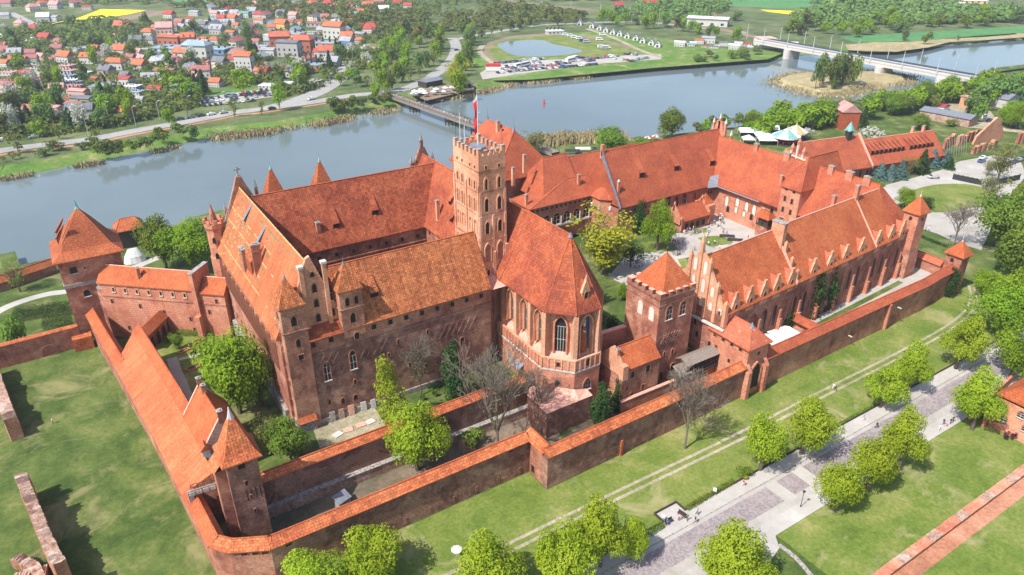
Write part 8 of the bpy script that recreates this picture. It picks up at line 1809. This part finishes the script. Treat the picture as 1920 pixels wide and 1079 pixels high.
# white umbrella, planter, sign boards, benches, lamp
def lamp(px, py, label):
    q = at(px, py, 0); r = thing('street_lamp', label, 'street lamp', (q.x,q.y,0)); mb = MB(); mb.tube((0,0,0),(0,0,.5),.14,.09,8); mb.tube((0,0,.5),(0,0,3.5),.07,.05,8); mb.build('pole', M['black'], parent=r); mb = MB(); mb.loft([[(-.12,-.12,3.5),(.12,-.12,3.5),(.12,.12,3.5),(-.12,.12,3.5)],[(-.24,-.24,3.95),(.24,-.24,3.95),(.24,.24,3.95),(-.24,.24,3.95)],[(-.02,-.02,4.2),(.02,-.02,4.2),(.02,.02,4.2),(-.02,.02,4.2)]],0); mb.build('lantern', M['black'], parent=r)
lamp(1501,951,'black lantern post at the edge of the cobbled road'); lamp(1777,463,'slim black lantern post on the forecourt beside the leafless tree'); lamp(1871,726,'black lantern post under the dark green tree near the brick house')
q = at(857,1047,0); r = thing('umbrella', 'round white umbrella on the lawn at the bottom', 'parasol', (q.x,q.y,0)); mb = MB()
for k in range(8): a1, b1 = 2*math.pi*k/8, 2*math.pi*(k+1)/8; mb.p([(1.0*math.cos(a1),1.0*math.sin(a1),2.1),(1.0*math.cos(b1),1.0*math.sin(b1),2.1),(0,0,2.5)])
mb.build('canopy', M['canvas'], parent=r); mb = MB(); mb.tube((0,0,0),(0,0,2.5),.03,.03,6); mb.build('pole', M['steel'], parent=r)
q = at(1397,899,0); r = thing('planter', 'red clay flower planter at the lawn edge beside the pavement', 'planter', (q.x,q.y,0)); mb = MB(); mb.cone((0,0),0,.7,.35,10,0,r1=.6); mb.cone((0,0),.7,1.1,.62,8,1,r1=.2); mb.build('pot', [M['roof_orange'],M['lf_maple']], parent=r)
for i,(px,py,lb) in enumerate(((1243,978,'small white sign board beside the bench recess'),(1339,928,'small white sign board on the lawn edge above the pavement'))):
    q = at(px,py,0); r = thing('sign_board', lb, 'sign', (q.x,q.y,0), R(-60)); mb = MB(); mb.box(-.35,.35,-.03,.03,.8,1.7); mb.build('panel', M['white'], parent=r); mb = MB(); mb.box(-.04,.04,-.03,.03,0,.8); mb.build('post', M['black'], parent=r)
def hedge(name, lab, p0, p1, w, h, mat='lf_green', z=0):
    a, b_ = at(*p0,z), at(*p1,z); random.seed(int(p0[0])); V=[];F=[]; L=(b_-a).length; d=(b_-a).normalized(); n=Vector((-d.y,d.x,0))
    for _ in range(int(L*w*90)+200):
        p = a+d*random.uniform(0,L)+n*random.uniform(-w/2,w/2)+Vector((0,0,h*random.random()**.5)); leaf_quad(V,F,p,(rnd_dir()+Vector((0,0,.6))).normalized(),.12)
    me = bpy.data.meshes.new(name); me.from_pydata(V,[],F); me.materials.append(M[mat]); me.update(); reg(link(bpy.data.objects.new(name,me)), lab, 'hedge')
hedge('hedge','clipped hedge along the pavement, lower left stretch',(1215,1005),(1244,985),1.4,.8); hedge('hedge','clipped hedge along the pavement between the recess and the planter',(1285,958),(1375,905),1.2,.8); hedge('hedge','low hedge beside the pavement under the street trees',(1560,806),(1640,760),.7,.6)
hedge('hedge','long low hedge at the edge of the gravel forecourt',(1712,440),(1775,466),1.4,1.0,'lf_dark'); hedge('hedge','clipped hedge beside the conifers at the forecourt edge',(1620,332),(1655,352),2.5,1.4,'lf_green'); hedge('hedge','dark climbing hedge on the retaining wall beside the left path',(30,600),(135,585),5,3.0,'lf_dark'); hedge('hedge','tall dark clipped hedge block left of the river tower base',(85,625),(140,615),5,4.0,'lf_dark')
hedge('hedge','green hedge along the foot of the passage in the garden',(335,628),(398,632),2.0,1.4,'lf_green',3); hedge('hedge','dark hedge on the castle terrace left of the apse',(800,728),(852,722),1.5,1.0,'lf_dark',5)
# low black kerb wall along pavement / retaining edges
r = thing('retaining_edge', 'low dark retaining edge between lawn and pavement', 'kerb wall', (120,68,0)); mb = MB(); mb.box(82.4,230,67.85,68.05,0,.45,0); mb.box(50,76.6,67.85,68.05,0,.45,0); mb.box(76.6,76.8,67.85,70.2,0,.5,0); mb.box(82.2,82.4,67.85,70.2,0,.5,0); mb.box(76.6,82.4,70.2,70.4,0,.5,0); part(r,mb,'edge','woodd')
strip('bench_recess', 76.8, 82.2, 67.85, 70.2, 'paving', .045)
def bench(px, py, lab, z=0, rz=0, L=1.8, grp=None):
    q = at(px,py,z); r = thing('park_bench', lab, 'bench', (q.x,q.y,z), rz, grp); mb = MB(); mb.box(-L/2,L/2,-.25,.25,.42,.48); mb.build('seat', M['woodd'], parent=r); mb = MB(); mb.box(-L/2,L/2,.22,.28,.5,.95); mb.build('backrest', M['woodd'], parent=r); mb = MB(); mb.box(-L/2+.1,-L/2+.2,-.2,.2,0,.42); mb.box(L/2-.2,L/2-.1,-.2,.2,0,.42); mb.build('leg', M['black'], parent=r)
bench(1254,981,'dark park bench in the paved recess, left one',.05,0); bench(1278,968,'dark park bench in the paved recess, right one',.05,R(-80))
bench(1363,446,'long bench in the castle courtyard beside the oval lawn, left one',4.95,R(-40),5,'long benches in the courtyard'); bench(1378,453,'long bench in the castle courtyard beside the oval lawn, right one',4.95,R(-40),5,'long benches in the courtyard')
# well / lift cage in court, garden bed details
q = at(1268,478,4.9); r = thing('well_house', 'black wrought-iron canopied well behind the gate tower roof', 'well', (q.x,q.y,4.9)); mb = MB(); mb.tube((0,0,0),(0,0,.9),1.1,1.1,12,0); mb.build('basin', M['stone'], parent=r); mb = MB()
for k in range(6): an_ = k*math.pi/3; mb.tube((1.1*math.cos(an_),1.1*math.sin(an_),0),(1.1*math.cos(an_),1.1*math.sin(an_),3.2),.07,.07,5); mb.tube((1.1*math.cos(an_),1.1*math.sin(an_),3.2),(0,0,5),.06,.06,5)
mb.build('frame', M['black'], parent=r)
q = at(1238,475,4.9); mb = MB(); mb.box(-.8,.8,-.5,.5,0,.5,0); o = mb.build('stone_trough', M['stone']); o.location=(q.x,q.y,4.9); reg(o,'small stone trough in the courtyard between oak and well','trough')
q = at(1158,517,4.9); mb = MB(); mb.box(-.7,.7,-.5,.5,.7,.8); mb.box(-.05,.05,-.05,.05,0,.7); o = mb.build('display_table', M['copper']); o.location=(q.x,q.y,4.9); reg(o,'slanted pale blue display board under the courtyard oak','display board')
for i,(p,w,h,lb) in enumerate((((345,660),3,1.2,'brick-edged raised garden bed nearest the arcade'),((375,640),4,1.6,'brick-edged raised garden bed near the passage wall'),((365,690),4,2,'angled brick-edged garden bed beside the pale path'))):
    q = at(*p,3); mb = MB(); 
    for e in ((-w/2,w/2,-h/2,-h/2+.25),(-w/2,w/2,h/2-.25,h/2),(-w/2,-w/2+.25,-h/2+.25,h/2-.25),(w/2-.25,w/2,-h/2+.25,h/2-.25)): mb.box(e[0],e[1],e[2],e[3],0,.45,0)
    mb.box(-w/2+.25,w/2-.25,-h/2+.25,h/2-.25,0,.3,1); o = mb.build('garden_bed',[M['wall_court'],M['grass']]); o.location=(q.x,q.y,3); o.rotation_euler=(0,0,.4); reg(o,lb,'garden bed')
ribbon('gravel_path', [at(x,y,3).xy for x,y in ((322,672),(330,695),(345,730),(356,760))], 2.4, 'gravel', 3.02); ribbon('gravel_path', [at(x,y,3).xy for x,y in ((335,675),(365,668),(400,660))], 1.2, 'paving', 3.03)
# stone hut in the moat
q = at(876,842,0); mb = MB(); mb.box(-1.4,1.4,-1.2,1.2,0,2.4,0); mb.box(-1.2,1.2,-1.0,1.0,2.4,2.7,0); o = mb.build('stone_hut', M['ruin']); o.location=(q.x,q.y,0); reg(o,'small square stone hut in the moat behind the tiled wall','hut')
q = at(643,948,0); mb = MB(); mb.box(-1.3,1.3,-.9,.9,0,1.8,0); mb.p([(-1.5,-1.1,1.8),(1.5,-1.1,1.8),(1.5,1.1,2.5),(-1.5,1.1,2.5)],1); o = mb.build('hatch_hut', [M['stone'],M['lead']]); o.location=(q.x,q.y,0); o.rotation_euler=(0,0,.3); reg(o,'grey metal-roofed hatch in the moat near the corner tower','hut')
# right-edge brick house and garden walls
r = thing('brick_house', 'brick house with tiled gable roof cut by the right edge', 'house', (158,54,0)); fx0 = at(1873,790,0)
mb = MB(); mb.box(160.3,176,42.5,51.5,0,6.2,0,top=False); part(r,mb,'wall','wall_light'); mb = MB(); gable(mb,(161.2,47.0),(176,47.0),5.2,5.2,6.0,11.0,1.5,0,m=0,cap=0); part(r,mb,'roof','roof_orange')
for y,z in ((49.9,3.9),(48.9,1.2),(46.2,3.8),(44.5,1.2)): win(r,(160.3,y,z),(-1,0),1.2,1.5,'round',fr=.15,mp='glass',mull=1,sill=True)
mb = MB(); mb.prism([(157.6,41),(158.6,41),(158.6,50.5),(157.6,50.5)],0,1.0,0); mb.prism([(156,50.6),(175,53.2),(175,53.8),(156,51.2)],0,2.2,0); mb.prism([(156,53.4),(180,56),(180,56.6),(156,54)],0,2.4,0); part(r,mb,'garden_wall','wall_court')
r = thing('stepped_wall', 'long brick retaining wall with stepped stone coping at the bottom right', 'wall', (124,37.6,0)); n=22
mb = MB(); mb2 = MB()
for k in range(n):
    x = 92+k*3.1; mb.box(x,x+3.1,38.0,39.3,-4.2,.55,0); mb2.box(x+.05,x+3.05,37.8,39.5,.55,.85+.12*(k%2),k%3==1)
part(r,mb,'wall','wall_court'); part(r,mb2,'coping',['wall_court','ruin'])
# lowered lawn beyond the stepped wall is left level with the ground; red gravel walk at its foot
sheet('brick_walk', [(92,35.2),(160,35.2),(160,37.9),(92,37.9)], 'brickfloor', 0.02)

# ================= PEOPLE =================
SK = plain('skin', (0.50,0.30,0.21), .6); HAIR = plain('hair', (0.05,0.03,0.02), .7)
def person_mesh(pose, shirt, trousers):
    V = {'pel':(0,0,.93),'ch':(0,-.01,1.22),'nk':(0,0,1.46),'hd':(0,.015,1.60),'ht':(0,.01,1.71)}
    sw = {'stand':0.04,'walk':.26,'sit':0}[pose]
    def leg(s, f):
        if pose == 'sit': return [(s*.10,0,.50),(s*.12,.42,.50),(s*.12,.44,.08),(s*.12,.58,.05)]
        return [(s*.10,0,.88),(s*.11,f*.5+.02,.50),(s*.11,f-.02,.09),(s*.11,f+.13,.04)]
    dz = -.43 if pose == 'sit' else 0
    for k in V: V[k] = (V[k][0], V[k][1], V[k][2]+dz)
    pts = [V['pel'],V['ch'],V['nk'],V['hd'],V['ht']]; ed = [(0,1),(1,2),(2,3),(3,4)]; rad = [(.15,.11),(.17,.12),(.06,.06),(.10,.11),(.07,.08)]
    for s, f in ((1,sw),(-1,-sw)):
        b = len(pts); L = leg(s, f); pts += L; ed += [(0,b),(b,b+1),(b+1,b+2),(b+2,b+3)]; rad += [(.10,.10),(.065,.065),(.045,.045),(.04,.035)]
    for s, f in ((1,-sw),(-1,sw)):
        b = len(pts); pts += [(s*.20,0,1.38+dz),(s*.25,f*.3-.02,1.12+dz),(s*.24,f*.6+(.10 if pose != 'sit' else .28),.90+dz+(0.02 if pose != 'sit' else .06)),(s*.23,f*.65+(.14 if pose != 'sit' else .36),.83+dz+(0 if pose != 'sit' else .1))]
        ed += [(1,b),(b,b+1),(b+1,b+2),(b+2,b+3)]; rad += [(.065,.065),(.045,.045),(.033,.033),(.03,.02)]
    me = bpy.data.meshes.new('p'); me.from_pydata(pts, ed, []); o = bpy.data.objects.new('p', me); SC.collection.objects.link(o)
    sk = o.modifiers.new('s','SKIN'); sub = o.modifiers.new('u','SUBSURF'); sub.levels = 1
    for i, sv in enumerate(me.skin_vertices[0].data): sv.radius = rad[i]; sv.use_root = (i == 0)
    dg = bpy.context.evaluated_depsgraph_get(); ev = o.evaluated_get(dg); m2 = bpy.data.meshes.new_from_object(ev); m2.name = 'person'
    bpy.data.objects.remove(o)
    m2.materials.clear()
    for x in (SK, HAIR, M['cl_'+shirt], M['cl_'+trousers]): m2.materials.append(x)
    for pl in m2.polygons:
        c = pl.center; z = c.z-dz
        if z > 1.64 or (z > 1.53 and c.y < -.02): k = 1
        elif z > 1.44: k = 0
        elif abs(c.x) > .18 and z < 1.0 and c.z > .3: k = 0
        elif z > .90 and not (pose == 'sit' and c.y > .15 and z < 1.0): k = 2
        else: k = 3
        pl.material_index = k; pl.use_smooth = True
    return m2
for n_, c in (('white',(0.75,0.75,0.74)),('red',(0.55,0.05,0.05)),('blue',(0.10,0.20,0.45)),('navy',(0.02,0.03,0.08)),('black',(0.02,0.02,0.02)),('grey',(0.25,0.25,0.26)),('pink',(0.70,0.32,0.34)),('teal',(0.05,0.35,0.38)),('olive',(0.16,0.15,0.07)),('beige',(0.45,0.38,0.28))): M['cl_'+n_] = plain('cloth_'+n_, c, .9, var=.1)
PM = {}
def person(px, py, pose, shirt, trousers, where, group=None, z=0, rz=None, cat='person'):
    k = (pose, shirt, trousers)
    if k not in PM: PM[k] = person_mesh(*k)
    o = link(bpy.data.objects.new('person', PM[k])); q = at(px, py, z); o.location = (q.x, q.y, z); o.rotation_euler = (0, 0, random.random()*6.28 if rz is None else rz)
    verb = {'stand':'standing','walk':'walking','sit':'sitting'}[pose]
    return reg(o, f"person in {shirt} top and {trousers} trousers {verb} {where}", 'person', group)
random.seed(8)
for a in ((1393,912,'walk','red','white'),(1288,977,'walk','olive','black'),(1307,966,'walk','grey','navy'),(1303,981,'walk','black','beige'),(1618,790,'walk','blue','white'),(1643,803,'walk','black','black')): person(*a, 'on the paved street', None, .06)
for a in ((1760,808,'stand','white','white'),(1768,797,'stand','navy','blue'),(1773,801,'walk','pink','pink'),(1781,796,'stand','black','blue'),(1786,792,'walk','navy','black')): person(*a, 'on the lower pavement above the park lawn', None, .06)
for a in ((1693,743,'stand','navy','black'),(1698,745,'stand','blue','black')): person(*a, 'under the street trees beside the upper pavement', None, .06)
for a in ((1562,730,'walk','white','white'),(1566,734,'walk','black','navy')): person(*a, 'on the sandy cart track', None, .02)
person(1251,982,'sit','blue','navy','on the bench in the paved recess',None,.1,R(180)); person(1275,974,'sit','pink','navy','on the bench in the paved recess',None,.1,R(100))
person(100,795,'stand','white','navy','alone on the wide left lawn'); person(82,1008,'stand','teal','grey','beside the tall broken ruin',None,0); person(64,1074,'stand','black','navy','at the bottom left ruin footing')
person(482,785,'walk','red','black','on the shaded garden path',None,5); person(505,770,'walk','navy','black','on the shaded garden path',None,5)
for a in ((1727,432,'stand','navy','black'),(1735,434,'stand','grey','navy'),(1741,434,'stand','white','blue'),(1743,429,'walk','pink','white')): person(*a, 'on the forecourt behind the hedge', None, .02)
SH = ['white','white','white','red','blue','navy','black','grey','pink','teal','beige']; TR = ['navy','black','blue','grey','beige','white']
for (x0,x1,y0,y1,n) in ((1281,1318,431,443,30),(1343,1357,403,432,30),(1328,1341,418,425,8),(1321,1331,431,442,5),(1259,1281,454,468,18),(1320,1360,445,470,6),(1367,1378,396,408,5),(1352,1362,436,442,2),(1145,1172,490,505,3)):
    for _ in range(n): person(random.uniform(x0,x1), random.uniform(y0,y1), random.choice(('stand','walk','walk')), random.choice(SH), random.choice(TR), 'in the castle courtyard', 'visitors in the castle courtyard', 4.95)
for px, py in ((1302,471),(1315,471),(1319,473),(1289,492),(1291,495),(1367,461),(1419,438),(1424,439),(1362,441),(1267,448),(1272,448),(1271,438),(1402,450),(1413,421)): person(px, py, random.choice(('stand','walk')), random.choice(SH), random.choice(TR), 'in the castle courtyard', 'visitors in the castle courtyard', 4.95)
a, b_ = at(716,173,DZ), at(903,238,DZ); 
for k in range(44):
    q = a.lerp(b_, random.random()); px, py, _ = pix(q); o = person(px, py, 'walk', random.choice(SH), random.choice(TR), 'on the timber footbridge', 'people crossing the footbridge', DZ)
    o.location = (q.x+random.uniform(-1.5,1.5), q.y+random.uniform(-.5,.5), DZ)
for dx_, dy_ in ((75.0,130.2),(78.6,130.4),(78.9,132.0),(75.2,133.4)):
    k = ('stand', random.choice(SH), 'navy'); PM.setdefault(k, None)
    if PM[k] is None: PM[k] = person_mesh(*k)
    o = link(bpy.data.objects.new('person', PM[k])); o.location = (dx_,dy_,54.2); reg(o, f"person in {k[1]} top on the flag tower platform", 'person')

# ================= tidy parts: split separate pieces, hang chimneys and finials on their roofs =================
def split_parts(o, tol=.08):
    me = o.data; n = len(me.polygons); par = list(range(len(me.vertices)))
    def find(a):
        while par[a] != a: par[a] = par[par[a]]; a = par[a]
        return a
    for p in me.polygons:
        a = find(p.vertices[0])
        for v in p.vertices[1:]:
            b = find(v)
            if a != b: par[b] = a
    isl = {}
    for p in me.polygons: isl.setdefault(find(p.vertices[0]), []).append(p.index)
    G = []
    for fs in isl.values():
        vs = [me.vertices[v].co for f in fs for v in me.polygons[f].vertices]
        G.append([fs, [min(v[k] for v in vs)-tol for k in range(3)], [max(v[k] for v in vs)+tol for k in range(3)]])
    ch = True
    while ch:
        ch = False
        for i in range(len(G)):
            for j in range(i+1, len(G)):
                if all(G[i][1][k] <= G[j][2][k] and G[j][1][k] <= G[i][2][k] for k in range(3)):
                    G[i] = [G[i][0]+G[j][0], [min(G[i][1][k], G[j][1][k]) for k in range(3)], [max(G[i][2][k], G[j][2][k]) for k in range(3)]]; del G[j]; ch = True; break
            if ch: break
    if len(G) < 2: return
    mats = list(me.materials); base = o.name.split('.')[0]
    for fs, _, _ in G:
        V = []; F = []; mi = []
        for f in fs:
            p = me.polygons[f]; b = len(V); V += [tuple(me.vertices[v].co) for v in p.vertices]; F.append(tuple(range(b, len(V)))); mi.append(p.material_index)
        m2 = bpy.data.meshes.new(base); m2.from_pydata(V, [], F)
        for x in mats: m2.materials.append(x)
        m2.polygons.foreach_set('material_index', mi); m2.update(); autouv(m2); q = link(bpy.data.objects.new(base, m2)); q.parent = o.parent; q.location = o.location
    bpy.data.objects.remove(o)
SPL = ('buttress','pilaster','fire_wall','antenna_mast','column','corbel','merlon','pinnacle','chimney','weather_vane','coping','footing','finial','gable','string_course')
for o in list(SC.collection.objects):
    if o.type == 'MESH' and o.parent is not None and o.data.users == 1 and o.name.split('.')[0] in SPL and len(o.data.polygons) < 900: split_parts(o)
for o in list(SC.collection.objects):
    if o.parent is None and o.type == 'EMPTY':
        rf = [c for c in o.children if c.name.split('.')[0] == 'roof']
        if rf:
            for c in o.children:
                if c.name.split('.')[0] in ('chimney','finial','dormer','roof_dormer','ridge_turret','weather_vane'): loc = c.location-rf[0].location; c.parent = rf[0]; c.location = loc

# ================= tell look-alikes apart =================
ORD = ['','first','second','third','fourth','fifth','sixth','seventh','eighth','ninth','tenth','eleventh','twelfth','thirteenth','fourteenth','fifteenth','sixteenth','seventeenth','eighteenth','nineteenth']
TEN = {2:'twent',3:'thirt',4:'fort',5:'fift',6:'sixt',7:'sevent',8:'eight',9:'ninet'}
def ordn(i):
    if i < 20: return ORD[i]
    if i < 100: return TEN[i//10]+('ieth' if i % 10 == 0 else 'y-'+ORD[i % 10])
    return 'hundred-and-'+ordn(i-100) if i > 100 else 'hundredth'
bpy.context.view_layer.update()
by = {}
for o in REG: by.setdefault(o['label'], []).append(o)
for lab, os_ in by.items():
    if len(os_) < 2: continue
    def key(o):
        x, y, _ = pix(o.location if o.location.length > .01 or o.type == 'EMPTY' else o.matrix_world @ Vector(o.bound_box[0])); return (x, y)
    os_.sort(key=key)
    for i, o in enumerate(os_): o['label'] = lab+(', leftmost' if i == 0 else (', rightmost' if i == len(os_)-1 else f", {ordn(i+1)} from left"))
long_ = [o['label'] for o in REG if len(o['label'].split()) > 16 or len(o['label'].split()) < 4]
print('LABELS', len(REG), 'bad', long_[:5])

# ================= HAZE =================
HZ = True
if HZ:
    mb = MB(); mb.box(-1500, 5200, -400, 5200, -8, 112, 0); hz = mb.build('haze', [], uv=False) if False else None
    me = bpy.data.meshes.new('haze'); me.from_pydata(mb.v, [], mb.f)
    m = bpy.data.materials.new('haze_air'); m.use_nodes = True; nt = m.node_tree; nt.nodes.clear(); out = N(nt, 'ShaderNodeOutputMaterial'); pv = N(nt, 'ShaderNodeVolumePrincipled')
    pv.inputs['Color'].default_value = (0.86,0.92,1.0,1); pv.inputs['Density'].default_value = 0.00015; pv.inputs['Anisotropy'].default_value = 0.3
    nt.links.new(pv.outputs[0], out.inputs['Volume']); me.materials.append(m); hz = link(bpy.data.objects.new('haze', me)); hz['kind'] = 'stuff'
SC.cycles.volume_bounces = 0
